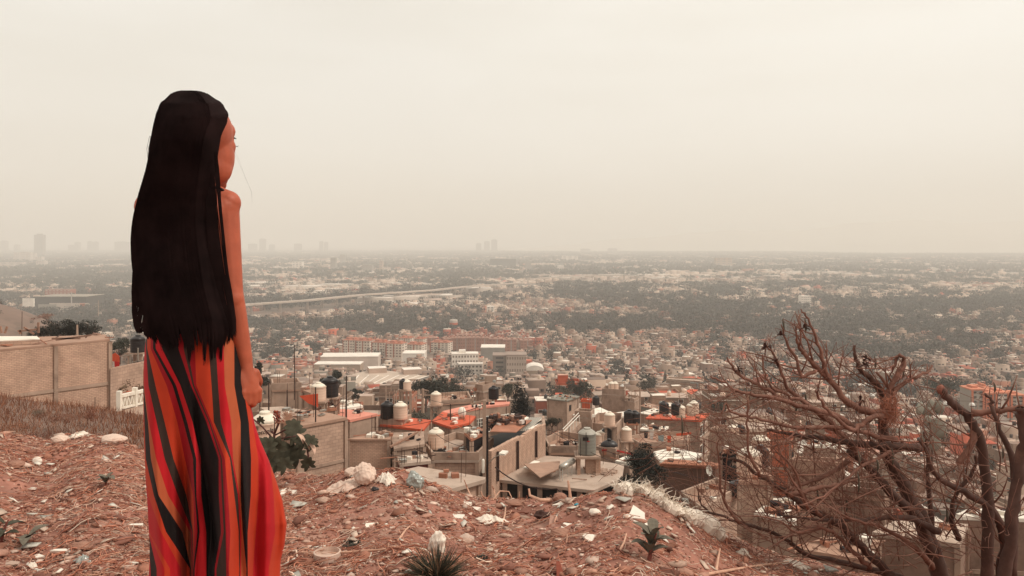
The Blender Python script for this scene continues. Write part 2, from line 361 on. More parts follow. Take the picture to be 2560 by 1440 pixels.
def build_straw():
    n = 20000; x, y = fg_points(n); n = len(x)
    # more straw to the right front and in patches
    keep = (vn(x, y, .8, 9) * 1.0 + (vn(x, y, .3, 19) - .5) * .9 + .35 * (x > -.2) * (y < 4.2) + .18 * (x < -1)) > rng.uniform(.25, 1., n); x, y = x[keep], y[keep]; n = len(x)
    ln = rng.uniform(.015, .14, n); an = rng.normal(0.0, .8, n) + np.where(rng.random(n) < .3, 1.2, 0)
    r = rng.uniform(.0006, .0020, n) * (1 + 1.2 * (rng.random(n) < .08)); K = 5; V = np.zeros((n, K, 3, 3)); bend = rng.normal(0, .4, n)
    lift = rng.uniform(-.05, .35, n) * (rng.random(n) < .3)
    for k in range(K):
        t = k / (K - 1) - .5; a = an + bend * t * 2
        cx = x + np.cos(a) * ln * t; cy = y + np.sin(a) * ln * t * .9; cz = ground_fg(cx, cy) + r + .004 + lift * ln * (t + .5) + (1 - 4 * t * t) * rng.uniform(0, .012, n)
        for j in range(3):
            q = j * 2.094; V[:, k, j, 0] = cx - np.sin(a) * r * math.cos(q); V[:, k, j, 1] = cy + np.cos(a) * r * math.cos(q); V[:, k, j, 2] = cz + r * math.sin(q)
    F = []
    for k in range(K - 1):
        for j in range(3): F.append([k * 3 + j, k * 3 + (j + 1) % 3, (k + 1) * 3 + (j + 1) % 3, (k + 1) * 3 + j])
    F = np.array(F); FF = (F[None] + (np.arange(n) * K * 3)[:, None, None]).reshape(-1, 4)
    base = np.array([(.55, .22, .14), (.64, .34, .235), (.76, .56, .44), (.28, .10, .065)])[rng.choice(4, n, p=[.40, .29, .15, .16])]
    mt = mat('straw', (.5, .2, .1), .8, .2, 30, attr=True, coords='World')
    o = np_mesh('dry_straw', V.reshape(-1, 3), FF, mt, np.repeat(base * rng.uniform(.7, 1.15, (n, 1)), len(F), 0))
    tag(o, 'dry straw and plant stalks matted over the rubble mound', 'straw', kind='stuff')
    # pale scraps of litter
    n = 620; x, y = fg_points(n); n = len(x); s = rng.uniform(.006, .024, n) * np.where(rng.random(n) < .08, 1.9, 1); a = rng.uniform(0, 6.28, n)
    q = np.array([(-1, -.6), (1, -.7), (1.1, .6), (-.8, .8)]); V = np.zeros((n, 8, 3))
    for k in range(4):
        jx = q[k, 0] * s * rng.uniform(.6, 1.3, n); jy = q[k, 1] * s * rng.uniform(.4, 1., n)
        V[:, k, 0] = x + jx * np.cos(a) - jy * np.sin(a); V[:, k, 1] = y + jx * np.sin(a) + jy * np.cos(a)
        V[:, k, 2] = ground_fg(V[:, k, 0], V[:, k, 1]) + .008 + s * rng.uniform(0, .6, n); V[:, k + 4] = V[:, k]; V[:, k + 4, 2] -= .004
    F = np.array([(0, 1, 2, 3), (7, 6, 5, 4), (0, 4, 5, 1), (1, 5, 6, 2), (2, 6, 7, 3), (3, 7, 4, 0)])
    base = np.array([(.80, .72, .62), (.62, .46, .36), (.48, .44, .38)])[rng.choice(3, n, p=[.4, .4, .2])]
    o = np_mesh('litter', V.reshape(-1, 3), (F[None] + (np.arange(n) * 8)[:, None, None]).reshape(-1, 4), mat('paper_scraps', (.8, .7, .6), .7, .1, 30, attr=True, coords='World'), np.repeat(base * rng.uniform(.7, 1.05, (n, 1)), 6, 0))
    tag(o, 'pale scraps of paper and plastic scattered over the mound', 'litter', kind='stuff')
build_straw()
# ---------------------------------------------------------------- buildings
OCC = []      # occupied footprints (polygons as x0,x1,y0,y1)
HROOF = []
LAND = []     # (name, px, row) landmarks that labels refer to
def occupy(poly, pad=.5):
    OCC.append((min(p[0] for p in poly) - pad, max(p[0] for p in poly) + pad, min(p[1] for p in poly) - pad, max(p[1] for p in poly) + pad))
def inset(poly, d):
    c = Vector((sum(p[0] for p in poly) / len(poly), sum(p[1] for p in poly) / len(poly)))
    o = []
    for p in poly:
        q = Vector((p[0], p[1])); v = c - q; o.append(tuple(q + v.normalized() * d))
    return o
def win_part(parent, a, b, t, z, w, h, kind='window', grid=False):
    """a window on the wall a-b (footprint edge), t along it, z sill height: frame mesh + pane child"""
    a = Vector((a[0], a[1])); b = Vector((b[0], b[1])); d = (b - a).normalized(); n = Vector((d.y, -d.x))
    c = a + (b - a) * t
    f = MB()
    p0 = c - d * w / 2; p1 = c + d * w / 2
    V3 = lambda q, zz, o=0.: (q.x + n.x * o, q.y + n.y * o, zz)
    if kind == 'window':
        for zz in (z, z + h): f.beam(V3(p0, zz, .03), V3(p1, zz, .03), .09, .07)
        nb = 3 if grid else 2
        for k in range(nb + 1):
            q = p0.lerp(p1, k / nb); f.beam(V3(q, z + .03, .03), V3(q, z + h - .03, .03), .06, .06)
        if grid:
            for k in (1, 2, 3): f.beam(V3(p0, z + h * k / 4, .035), V3(p1, z + h * k / 4, .035), .04, .04)
        fo = f.build('window', M_frame, parent)
        g = MB(); g.beam(V3(p0, z + h / 2, .012), V3(p1, z + h / 2, .012), .02, h - .04)
        g.build('pane', M_glass, parent).parent = fo
    else:
        g = MB(); g.beam(V3(p0, z + h / 2, .01), V3(p1, z + h / 2, .01), .04, h)
        fo = g.build(kind, M_dark, parent)
    return fo
def ccw(poly):
    a = sum(poly[i][0] * poly[(i + 1) % len(poly)][1] - poly[(i + 1) % len(poly)][0] * poly[i][1] for i in range(len(poly)))
    return poly if a > 0 else poly[::-1]
def house(label, corners, z, h, wall=None, roof=None, par=None, over=.12, wins=(), name='house', cat='house', group=None, thick=.18, land=None, rebar=(), bands=True, rectify=True):
    """corners: photo pixels of the flat roof's outline, on the level z"""
    wall = wall or M_conc; roof = roof or M_roof
    if par is None: par = rnd.choice((0, .35, .5, .6)) if roof in (M_roof2, M_roof) and -60 < z < -12.2 else 0
    HROOF.append((z, corners)); poly = ccw([tuple(PZ(p[0], p[1], z)[:2]) for p in corners]); occupy(poly)
    c = (sum(p[0] for p in poly) / len(poly), sum(p[1] for p in poly) / len(poly))
    o = empty(name, (c[0], c[1], z - h), label, cat, group)
    if land: LAND.append((land, sum(p[0] for p in corners) / len(corners), sum(p[1] for p in corners) / len(corners)))
    w = MB(); body = inset(poly, over); w.prism(body, z - h - 3, z - thick, cap=False)
    if bands:      # concrete posts and tie beams standing 25 mm proud of the infill
        n = len(body)
        for i in range(n):
            a, b = body[i], body[(i + 1) % n]; l = math.dist(a, b); d = Vector((b[0] - a[0], b[1] - a[1])).normalized(); nn_ = Vector((d.y, -d.x)) * .012
            k = max(1, round(l / 3.2))
            for j in range(k + 1):
                q = Vector(a).lerp(Vector(b), j / k) + nn_; w.box((q.x, q.y, z - thick - .02 - (h + 2.5) / 2), (.22, .22, h + 2.5), math.atan2(d.y, d.x), 1)
            for zz in (z - 2.75,):
                if h > 2.6: w.beam((a[0] + nn_.x, a[1] + nn_.y, zz), (b[0] + nn_.x, b[1] + nn_.y, zz), .10, .2, 1)
    w.build('wall', [wall, M_conc], o)
    r = MB(); r.prism(poly, z - thick, z, 0, bottom=True)
    if par:
        n = len(poly)
        for i in range(n):
            a, b = poly[i], poly[(i + 1) % n]; d = Vector((b[0] - a[0], b[1] - a[1], 0)).normalized() * .07
            ip2 = Vector((-d.y, d.x, 0)) * 1.0
            r.beam(Vector((a[0], a[1], z + par / 2 - .002)) + ip2 + d * (1 if i % 2 else -1), Vector((b[0], b[1], z + par / 2 - .002)) + ip2 - d * (1 if i % 2 else -1), .14, par, 1)
    r.build('roof', [roof, wall if wall != M_block else M_conc], o)
    for wd in wins:
        e, t, sill, ww, hh = wd[:5]; kd = wd[5] if len(wd) > 5 else 'window'; a, b = body[e % len(body)], body[(e + 1) % len(body)]
        win_part(o, a, b, t, z - sill - hh, ww, hh, kd if kd != 'grid' else 'window', kd == 'grid')
    for e, t in rebar:
        a, b = poly[e % len(poly)], poly[(e + 1) % len(poly)]; q = Vector(a).lerp(Vector(b), t); m_ = MB()
        for dx, dy in ((-.08, -.08), (.08, -.08), (.08, .08), (-.08, .08)): m_.tube([(q.x + dx, q.y + dy, z - .05), (q.x + dx, q.y + dy, z + rnd.uniform(.7, 1.1))], .012, 4)
        m_.build('rebar_cluster', M_steel, o)
    return o, poly, c
def front_edge(poly):
    """index of the edge that looks to the camera and lies lowest in y"""
    return min(range(len(poly)), key=lambda i: poly[i][1] + poly[(i + 1) % len(poly)][1])
TANKS = []
def tank(px, row, D, r=.55, h=1.35, kind='cream', label=None, stand=0., group='plastic water tanks on the roofs', text=False, standmat=None):
    """upright roof tank with ribs, domed shoulder and screw lid; (px,row) is the middle of its foot"""
    p = P(px, row, D); o = empty('water_tank', p, label or 'x', 'water tank', group)
    if not label: TANKS.append((o, kind, px, row))
    body = {'cream': M_cream, 'black': M_black, 'gray': M_gray, 'white': M_white}[kind]; lid = {'cream': M_creamlid, 'black': M_black, 'gray': M_gray, 'white': M_white}[kind]
    m = MB(); pr = [(r * .98, 0), (r, .04)]
    for k in range(1, 5): z = h * .74 * k / 5; pr += [(r, z - .03), (r * 1.015, z), (r, z + .03)]
    pr += [(r, h * .74), (r * 1.03, h * .755), (r * 1.03, h * .775)]
    m.lathe(p, pr, 24, 0); m.build('tank_body', body, o, smooth=False)
    s = MB(); s.lathe(p, [(r * 1.0, h * .776), (r * .82, h * .86), (r * .5, h * .94), (r * .34, h * .955)], 24); s.build('shoulder', lid, o, smooth=False)
    q = MB(); q.lathe(p, [(r * .36, h * .956), (r * .36, h), (r * .3, h * 1.02), (.02, h * 1.03)], 16); q.build('lid', lid if kind != 'gray' else M_gray, o)
    for c in o.children:
        for k in c.data.polygons: k.use_smooth = c.name.startswith('tank_body') or c.name.startswith('shoulder')
    if stand:
        b = MB()
        for dx in (-1, 1):
            for dy in (-1, 1): b.box((p.x + dx * (r - .1), p.y + dy * (r - .1), p.z - stand / 2 - .06), (.2, .2, stand - .12))
        b.box((p.x, p.y, p.z - .06), (2 * r + .2, 2 * r + .2, .116)); b.build('stand', standmat or M_conc, o)
    return o
fe = front_edge
# --- left: the big brick-infilled building
zt = -6.1
h1 = house('long two-storey building of thin tan bricks between concrete posts, left of the woman', [(-180, 890), (275, 848), (262, 836), (-180, 852)], zt, 5.2, M_brick, M_roof2, over=.02, par=0, name='brick_building', cat='building', land='the brick building at far left', thick=.12)
_o, _p, _c = h1
m = MB(); q = [PZ(-180, 860, -5.8), PZ(100, 848, -5.8), PZ(92, 841, -5.8), PZ(-180, 842, -5.8)]
m.prism([tuple(k[:2]) for k in q], -6.08, -5.84); m.build('parapet_wall', M_block, _o)
m = MB(); m.prism([tuple(k[:2]) for k in q], -5.83, -5.78, bottom=True); m.build('roof_sheet', M_white, _o)
m = MB()
for a, b in (((45, 828), (96, 823)), ((96, 832), (96, 806)), ((50, 835), (52, 824)), ((60, 818), (85, 835)), ((4, 833), (0, 815)), ((12, 833), (18, 816)), ((140, 850), (228, 838)), ((130, 846), (200, 846))):
    m.beam(P(*a, 47.5), P(*b, 47.5), .10, .10)
m.build('timber_pole', M_wood, _o)
# terrace with balustrade, right of it
o = empty('terrace_house', P(330, 1000, 44), 'white terrace house with triangle-pattern balustrades between brick building and the dress', 'house')
LAND.append(('the white balustrade', 325, 1000))
occupy([(-22, 42), (-19, 50)])
m = MB(); A, B = PZ(300, 1044, -9.0), PZ(372, 1030, -9.0)
def balu(m, a, b, z0, z1, n):
    a, b = Vector(a), Vector(b); a.z = b.z = 0
    up = Vector((0, 0, 1))
    m.beam(a + up * z1, b + up * z1, .2, .16); m.beam(a + up * z0, b + up * z0, .2, .10)
    for k in range(n):
        p = a.lerp(b, k / n); q = a.lerp(b, (k + .5) / n); r2 = a.lerp(b, (k + 1) / n)
        m.beam(p + up * (z0 + .05), q + up * (z1 - .08), .09, .05); m.beam(q + up * (z1 - .08), r2 + up * (z0 + .05), .09, .05)
a, b = P(298, 1000, 42), P(375, 990, 44)
mw = MB(); balu(mw, a, b, -8.75, -8.1, 9)
for t in (0, .5, 1): q = a.lerp(b, t); mw.box((q.x, q.y, -8.35), (.22, .22, 1.05))
mw.build('balustrade', M_white, o)
a2, b2 = P(318, 1030, 40), P(352, 1034, 40)
mw = MB(); mw.prism([tuple(P(300, 1, 41)[:2]), tuple(P(375, 1, 41)[:2]), tuple(P(380, 1, 47)[:2]), tuple(P(296, 1, 47)[:2])], -14, -8.85, bottom=True)
mw.build('wall', M_conc, o)
mw = MB(); balu(mw, a2, b2, -9.85, -9.25, 5); mw.build('balustrade', M_conc, o)
# wall behind with plant pots, and yard with laundry
o = empty('block_wall', P(330, 960, 50), 'low grey block wall behind the pots and balustrade', 'wall')
mw = MB(); mw.prism([tuple(P(276, 1, 50)[:2]), tuple(P(392, 1, 54)[:2]), tuple(P(392, 1, 54.2)[:2]), tuple(P(276, 1, 50.2)[:2])], -16, -7.9); mw.build('wall', M_block, o)
for i, (px, row, s) in enumerate(((300, 985, .25), (312, 982, .32), (322, 978, .5), (345, 980, .3), (354, 980, .25))):
    p = P(px, row, 46); o = empty('potted_plant', p, ['small', 'dry', 'tall round', 'drooping', 'thin'][i] + ' potted plant on the terrace above the white balustrade', 'plant', 'potted plants on the terrace')
    q = MB(); q.lathe((p.x, p.y, p.z - .25), [(.12, 0), (.17, .25), (.15, .25)], 12); q.build('pot', mat('terracotta', (.45, .12, .06)), o)
    q = MB()
    for k in range(60):
        d = Vector((rnd.gauss(0, 1), rnd.gauss(0, 1), rnd.gauss(.6, 1))).normalized() * s * rnd.uniform(.3, 1); c = p + Vector((0, 0, s * .7)) + d * .8
        q.add([c + Vector((rnd.uniform(-.07, .07), rnd.uniform(-.07, .07), rnd.uniform(-.07, .07))) for _ in range(3)], [(0, 1, 2)], 0, None, (.16, .10, .06))
    q.build('foliage', M_leaf, o)
# laundry behind wall
o = empty('laundry_frame', P(310, 930, 56), 'metal pole frame hung with red and dark laundry right of brick wall', 'clothesline')
q = MB()
for a, b in (((279, 893), (330, 887)), ((279, 893), (280, 940)), ((325, 888), (325, 935)), ((281, 936), (307, 931)), ((307, 931), (310, 955)), ((330, 905), (372, 900)), ((345, 870), (345, 905))): q.beam(P(*a, 56), P(*b, 56), .07, .07)
q.build('frame', M_galv, o)
def sheet(name, label, cat, pts, D, mt, group=None, parent=None, thick=.02):
    v = [P(*p, D) for p in pts]; n = len(v); q = MB(); w = [x + Vector((0, thick, 0)) for x in v]
    q.add(v + w, [tuple(range(n)), tuple(range(n, 2 * n))[::-1]] + [(i, (i + 1) % n, n + (i + 1) % n, n + i) for i in range(n)])
    x = q.build(name, mt, parent, loc=None if parent else v[0])
    if label: tag(x, label, cat, group)
    return x
M_cr = mat('red_cloth', (.50, .02, .02), .8); M_co = mat('orange_cloth', (.60, .09, .04), .8); M_ck = mat('dark_cloth', (.02, .014, .015), .9)
M_cw = mat('pale_cloth', (.62, .52, .46), .9); M_cg = mat('grey_green_sheet', (.17, .16, .13), .8)
sheet('hanging_cloth', 'orange-red cloth bunched at top left of the laundry frame', 'cloth', [(279, 886), (288, 882), (298, 890), (299, 905), (280, 903)], 55.8, M_co)
sheet('hanging_cloth', 'deep red cloth hanging below the orange one on laundry frame', 'cloth', [(286, 903), (298, 905), (299, 928), (287, 927)], 55.7, M_cr)
sheet('hanging_cloth', 'white towel hanging beside the deep red cloth', 'cloth', [(299, 912), (308, 912), (307, 929), (299, 929)], 55.6, M_cw)
sheet('hanging_cloth', 'black clothes hanging from the line nearest the dress', 'cloth', [(333, 908), (347, 905), (347, 918), (341, 930), (334, 926)], 55.6, M_ck)
sheet('corrugated_panel', 'grey-green corrugated panel standing below the laundry', 'panel', [(281, 939), (306, 934), (308, 954), (281, 956)], 55.4, M_cg)
tank(345, 880, 62, .55, 1.3, 'black', 'black water tank above the laundry, left of the woman', 7)
# flat dark roof at the foot of the brick building
house('long low brown flat roof at left behind the rubble crest', [(205, 1071), (425, 1046), (430, 1084), (240, 1092)], -9.9, 2.4, M_block, M_roof2, name='low_roof_house', rectify=False, land='the long brown roof')
# --- right of the woman
house('pale concrete roof behind her hand with thin metal post frame', [(650, 1019), (705, 1016), (790, 1030), (700, 1046)], -11.2, 3, M_block, M_roof, wins=())
h2 = house('block house with brown slab roof right of the large cream tank', [(668, 1034), (790, 1025), (868, 1043), (744, 1066)], -11.3, 4.6, M_block, M_roof2, rebar=((0, .02), (1, .1)), land='the brown block house')
M_pole = mat('dark_pole', (.05, .025, .02), .7)
def pole(label, px, r0, r1, D, r=.05, mt=None, name='pole', cat='pole', grp=None):
    q = MB(); a = P(px, r0, D); b = P(px, r1, D); q.tube([a, (a + b) / 2, b], [r, r * .95, r * .8], 8)
    return tag(q.build(name, mt or M_pole, loc=a), label, cat, grp)
for i, (px, r0, r1, D, l) in enumerate(((866, 1043, 940, 49, 'tall thin dark iron post at corner of the brown block house'), (789, 1055, 968, 50, 'thin iron rods standing through the brown slab roof'), (736, 1000, 862, 70, 'tall thin antenna mast left of the small round tree'), (1126, 1050, 1010, 60, 'short dark post on red roofs, left of the lamp pole'), (672, 1040, 955, 47, 'thin pole with faded banner by her hand'), (718, 1016, 975, 52, 'pale short post in front of orange gate'))):
    pole(l, px, r0, r1, D, .045)
tank(662, 1135, 27, .50, 1.42, 'cream', 'big cream water tank with black lettering beside her skirt', 0)
big = [o for o in COL.objects if o.name.startswith('water_tank')][-1]
house('low block room carrying the big lettered tank', [(612, 1152), (635, 1122), (735, 1122), (728, 1152)], -7.16, 8, M_block, M_roof2, par=0, rectify=False)
p = P(662, 1135, 27)
fc = bpy.data.curves.new('lettering', 'FONT'); fc.body = 'Rotoplas'; fc.size = .20; fc.extrude = .004; fc.shear = .25
fo = bpy.data.objects.new('lettering', fc); COL.objects.link(fo)
bpy.context.view_layer.update(); me = bpy.data.meshes.new_from_object(fo); bpy.data.objects.remove(fo)
for v in me.vertices:      # wrap the writing round the tank
    x, y, z = v.co; a = -math.pi / 2 + (x - .22) / .5; zz = y * 1.0 + x * .17 + .74; rr = .512 + z
    v.co = (rr * math.cos(a), rr * math.sin(a), zz)
lo = bpy.data.objects.new('lettering', me); COL.objects.link(lo); lo.parent = big; me.materials.clear(); me.materials.append(M_black)
q = MB()
for k in range(3):
    pts = []
    for t in range(7):
        a = -math.pi / 2 + (-.20 + t * .024) / .5; pts.append((p.x + .515 * math.cos(a), p.y + .515 * math.sin(a), p.z + .90 + k * .045 + .03 * math.sin(t / 6 * 3.14) + t * .004))
    q.tube(pts, .009, 4)
q.build('wave_mark', M_black, big)
# orange canopy, old junk roofs behind
house('small tan house with orange gate wall above her hand', [(678, 962), (745, 960), (752, 973), (680, 975)], -13.5, 3.4, M_conc, M_roof2)
sheet('awning', 'faded orange triangular awning over dark doorway', 'awning', [(748, 990), (795, 984), (795, 1018), (770, 1008)], 52, M_co)
house('tan two-storey house with stepped grey parapet behind orange awning', [(755, 975), (790, 968), (812, 976), (800, 990)], -12.6, 3, M_conc, M_roof2)
tank(796, 1001, 58, .55, 1.3, 'cream', 'cream water tank behind the orange awning', 2)
tank(825, 991, 60, .62, 1.5, 'black', 'black water tank on frame right of the awning', 2)
house('low shed heaped with tyres and buckets behind the brown slab roof', [(790, 1012), (838, 1006), (842, 1020), (795, 1026)], -12.2, 2.6, M_block, M_rust)
house('long pink painted roof behind the brown block house', [(818, 1028), (862, 1022), (944, 1034), (875, 1050)], -13.0, 3.0, M_conc, M_pink, land='the pink roof')
house('pale junk-covered roof with white sheets above the pink roof', [(835, 1008), (880, 1000), (908, 1014), (850, 1022)], -13.4, 3.0, M_conc, M_white)
# red roof house with the tank pair
h3 = house('house with bright red painted roof under the black and cream tank pair', [(868, 1053), (950, 1036), (1078, 1050), (1058, 1074), (945, 1060)], -14.2, 4.8, M_conc, M_red, wins=(), land='the bright red roof')
q = MB(); a = [PZ(x, y, -14.2) for x, y in ((940, 1060), (1004, 1064), (1028, 1050), (960, 1046))]; q.prism([tuple(k[:2]) for k in a], -14.3, -13.75)
q.build('tank_plinth', M_conc, h3[0])
tank(968, 1045, 62.6, .53, 1.32, 'black', 'black water tank beside the cream one above the bright red roof')
tank(1001, 1047, 62.3, .55, 1.32, 'cream', 'cream water tank beside the black one above the bright red roof')
house('roofless room of thin brick walls below the bright red roof', [(866, 1098), (965, 1074), (980, 1086), (975, 1098)], -12.9, 3.2, M_brick, M_roof2, thick=.1, rectify=False)
q = MB(); q.beam(P(975, 1118, 52), P(1044, 1080, 54), .16, .12); tag(q.build('plank', M_wood, loc=P(975, 1118, 52)), 'long grey plank leaning against the plastered wall', 'plank')
house('plastered house wall below red roof behind leaning plank', [(975, 1082), (1060, 1078), (1062, 1110), (985, 1122)], -13.3, 3.5, M_conc, M_conc)
o, pl, c = house('unfinished brick pillar house with tangle of rods on its terrace', [(990, 1140), (1068, 1134), (1078, 1152), (1000, 1160)], -13.2, 3.2, M_redbrick, M_roof, par=0, rebar=((0, .1), (0, .6), (1, .5)))
tank(1090, 1121, 55, .56, 1.4, 'cream', 'cream water tank standing alone on dark stand left of lamp pole', .8, standmat=M_dark)
house('wide bare concrete terrace with pipe in front of the lamp pole', [(1060, 1124), (1140, 1096), (1232, 1112), (1195, 1150), (1080, 1150)], -14.3, 3.0, M_block, M_roof, rebar=((2, .2), (3, .4)), rectify=False, land='the bare terrace')
house('dim lean-to shed with tarpaulin beside the lamp pole', [(1160, 1080), (1200, 1066), (1215, 1080), (1178, 1098)], -13.2, 2.4, M_ck, M_rust)
house('weathered grey concrete slab roof just behind the rubble crest', [(988, 1180), (1046, 1166), (1214, 1193), (1212, 1198), (1075, 1238)], -11.1, 2.8, M_block, M_roof, over=.3, land='the weathered grey slab', rectify=False)
# tiled roofs middle
house('low house with orange-red roof under the egg-shaped tank', [(1080, 1052), (1105, 1030), (1190, 1040), (1175, 1056), (1128, 1068)], -14.6, 3.6, M_conc, M_red, rectify=False)
q = MB(); p = P(1155, 1050, 66); o = empty('water_tank', p, 'pale egg-shaped water tank on the orange-red roof', 'water tank', 'plastic water tanks on the roofs')
q.ball((p.x, p.y, p.z + .62), (.34, .34, .44)); q.build('tank_body', M_white, o, True); q = MB(); q.box((p.x, p.y, p.z + .05), (.5, .5, .34)); q.build('stand', M_rust, o)
o, pl, c = house('long pink-roofed house with five white-barred windows left of the twin cypress', [(1105, 1028), (1200, 1006), (1275, 1004), (1272, 1010), (1215, 1016), (1120, 1034)], -15.2, 4.4, M_conc, M_pink, wins=(), land='the house with white-barred windows', rectify=False)
A_, B_ = PZ(1120, 1034, -15.2), PZ(1272, 1010, -15.2)
for t, hh in ((.42, 1.3), (.5, 1.3), (.66, 1.4), (.86, 1.2), (.93, 1.3)):
    win_part(o, (A_.x, A_.y - .12), (B_.x, B_.y - .12), t, -17.4, .95, hh, 'window', True)
house('small tan roof room with pale lid, left of the twin cypress', [(1188, 975), (1212, 968), (1238, 972), (1208, 978)], -14.6, 3.2, M_conc, M_roof, over=.2)
tank(1234, 997, 77.6, .5, 1.25, 'black', 'black water tank beside the tan roof room')
tank(1090, 1011, 74, .5, 1.2, 'cream', 'cream water tank on tan roof below the conifer clump', 4)
tank(1016, 975, 120, .7, 1.6, 'cream', 'cream water tank on tower right of the wide warehouse', 8); tank(1008, 972, 120, .6, 1.5, 'black', 'black water tank touching the cream one near the wide warehouse', 8)
house('low brown house in front of the conifer clump', [(1095, 990), (1170, 985), (1180, 1004), (1100, 1010)], -17, 3.5, M_conc, M_roof2, wins=((0, .5, .8, 1.2, 1.4, 'door_opening'),))
# diagonal brick wall and the junk roof behind it
o = empty('courtyard_wall', P(1300, 1120, 54), 'tall diagonal wall of thin bricks with dark drain pipes, right of the lamp pole', 'wall')
LAND.append(('the diagonal brick wall', 1300, 1120))
a, b = P(1229, 1131, 48), P(1364, 1060, 57); d = (b - a).normalized(); n = Vector((-d.y, d.x, 0)) * .25
q = MB(); vs = []
nst = 12
for k in range(nst):      # the wall top steps up with the slope
    p0, p1 = a.lerp(b, k / nst), a.lerp(b, (k + 1) / nst); zt_ = max(p0.z, p1.z) + rnd.uniform(-.05, .08)
    q.prism([tuple(p0[:2]), tuple(p1[:2]), (p1.x + n.x, p1.y + n.y), (p0.x + n.x, p0.y + n.y)], -19, zt_)
q.build('wall', M_brick, o)
q = MB()
for t in (.08, .42, .78): p = a.lerp(b, t) - n * .4; q.beam((p.x, p.y, p.z - .1), (p.x, p.y, p.z - 1.9), .14, .14)
q.build('drain_pipe', M_pole, o)
e2 = P(1365, 1060, 57)
q = MB(); q.prism([tuple(b[:2]), (b.x + .05, b.y + 3.2), (b.x - .15, b.y + 3.2), (b.x - .2, b.y + .3)], -19, b.z - .1); q.build('return_wall', M_conc, o)
o = empty('junk_roof_shed', P(1290, 1085, 56), 'dark open shed with corrugated sheets and junk heaped on its roof', 'shed')
LAND.append(('the junk-roofed shed', 1290, 1065))
q = MB(); q.prism([tuple(P(x, 1, dd)[:2]) for x, dd in ((1222, 52), (1345, 61), (1350, 66), (1225, 60))], -19, -14.6); q.build('wall', M_dark, o)
def slopes(name, pts, mt, parent, th=.05, ribs=0):
    v = [P(*p) for p in pts]; w = [x - Vector((0, 0, th)) for x in v]; q = MB(); n = len(v)
    q.add(v + w, [tuple(range(n)), tuple(range(n, 2 * n))[::-1]] + [(i, (i + 1) % n, n + (i + 1) % n, n + i) for i in range(n)])
    for k in range(ribs):
        t = (k + .5) / ribs; q.beam(v[0].lerp(v[1], t) + Vector((0, 0, .02)), v[3].lerp(v[2], t) + Vector((0, 0, .02)), .07, .05, 1)
    return q.build(name, [mt, M_galv], parent)
slopes('corrugated_sheet', [(1283, 1075, 57), (1318, 1076, 57), (1356, 1045, 62), (1325, 1044, 62)], M_white, o, ribs=7)
slopes('corrugated_sheet', [(1225, 1078, 54), (1290, 1080, 55), (1330, 1050, 60), (1250, 1048, 60)], M_rust, o)
slopes('white_strip', [(1268, 1073, 56.5), (1276, 1076, 56.5), (1322, 1043, 61), (1316, 1041, 61)], M_white, o, .12)
slopes('white_strip', [(1320, 1072, 57), (1328, 1075, 57), (1362, 1058, 60), (1356, 1054, 60)], M_white, o, .12)
q = MB()
for k in range(70):
    c = P(rnd.uniform(1222, 1310), rnd.uniform(1038, 1068), rnd.uniform(57, 60)); q.box(c, (rnd.uniform(.1, .7), rnd.uniform(.1, .5), rnd.uniform(.05, .4)), rnd.uniform(0, 3), rnd.choice((0, 0, 1, 2, 3)))
q.build('junk_heap', [M_pole, M_rust, M_cw, M_wood], o)
# lamp pole in front
o = empty('street_lamp', P(1214, 1236, 44), 'square concrete lamp pole with dark side and long-armed lamp', 'street lamp')
LAND.append(('the concrete lamp pole', 1214, 1110))
q = MB(); a = P(1211, 1245, 44); q.beam(a, P(1211, 1000, 44), .19, .19); q.beam(P(1212, 1002, 44), P(1178, 1011, 44), .08, .12); q.build('pole', M_conc, o)
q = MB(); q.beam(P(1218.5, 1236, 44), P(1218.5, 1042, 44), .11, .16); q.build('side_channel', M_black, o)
q = MB(); q.tube([P(1220, 1160, 44), P(1235, 1144, 43.5), P(1250, 1137, 43)], .03, 6); q.build('arm', M_galv, o)
q = MB(); q.prism([tuple(v[:2]) for v in (PZ(1247, 1134, -11.4), PZ(1256, 1126, -11.4), PZ(1271, 1128, -11.4), PZ(1262, 1136, -11.4))], -11.47, -11.38, bottom=True); q.build('lamp_head', M_white, o)
q = MB(); q.lathe(P(1208, 1182, 43.8), [(.08, 0), (.08, .7), (.05, .75)], 10); q.build('meter_box', M_white, o)
# big slab with grey tank and its brick stand
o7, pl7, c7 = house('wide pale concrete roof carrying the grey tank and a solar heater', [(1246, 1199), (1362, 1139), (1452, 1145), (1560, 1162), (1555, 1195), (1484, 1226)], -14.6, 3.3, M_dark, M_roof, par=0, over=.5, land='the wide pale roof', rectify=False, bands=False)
q = MB()
for px in (1262, 1300, 1350, 1400, 1450, 1480): p = PZ(px, 1200 + (px - 1246) * .11, -14.6); q.box((p.x, p.y + .35, -17), (.3, .3, 4.5))
q.build('column', M_conc, o7)
sta = empty('tank_stand', PZ(1470, 1186, -14.6), 'brick and concrete stand holding up the grey water tank', 'stand')
p = PZ(1470, 1186, -14.6); q = MB(); r_ = .58
for dx in (-1, 1):
    for dy in (-1, 1): q.box((p.x + dx * r_, p.y + r_ + dy * r_, p.z + .5), (.2, .2, 1.0))
q.box((p.x + .35, p.y + r_, p.z + .5), (.9, 1.0, .98)); q.build('pier', M_brick, sta)
q = MB(); q.box((p.x, p.y + r_, p.z + 1.07), (1.6, 1.6, .14)); q.build('top_slab', M_conc, sta)
t7 = empty('water_tank', (p.x, p.y + r_, p.z + 1.14), 'large grey water tank with black label on its brick stand', 'water tank', 'plastic water tanks on the roofs')
LAND.append(('the grey water tank', 1472, 1120))
pp = t7.location; r7 = .56
q = MB(); pr = [(r7, 0), (r7, .1)]
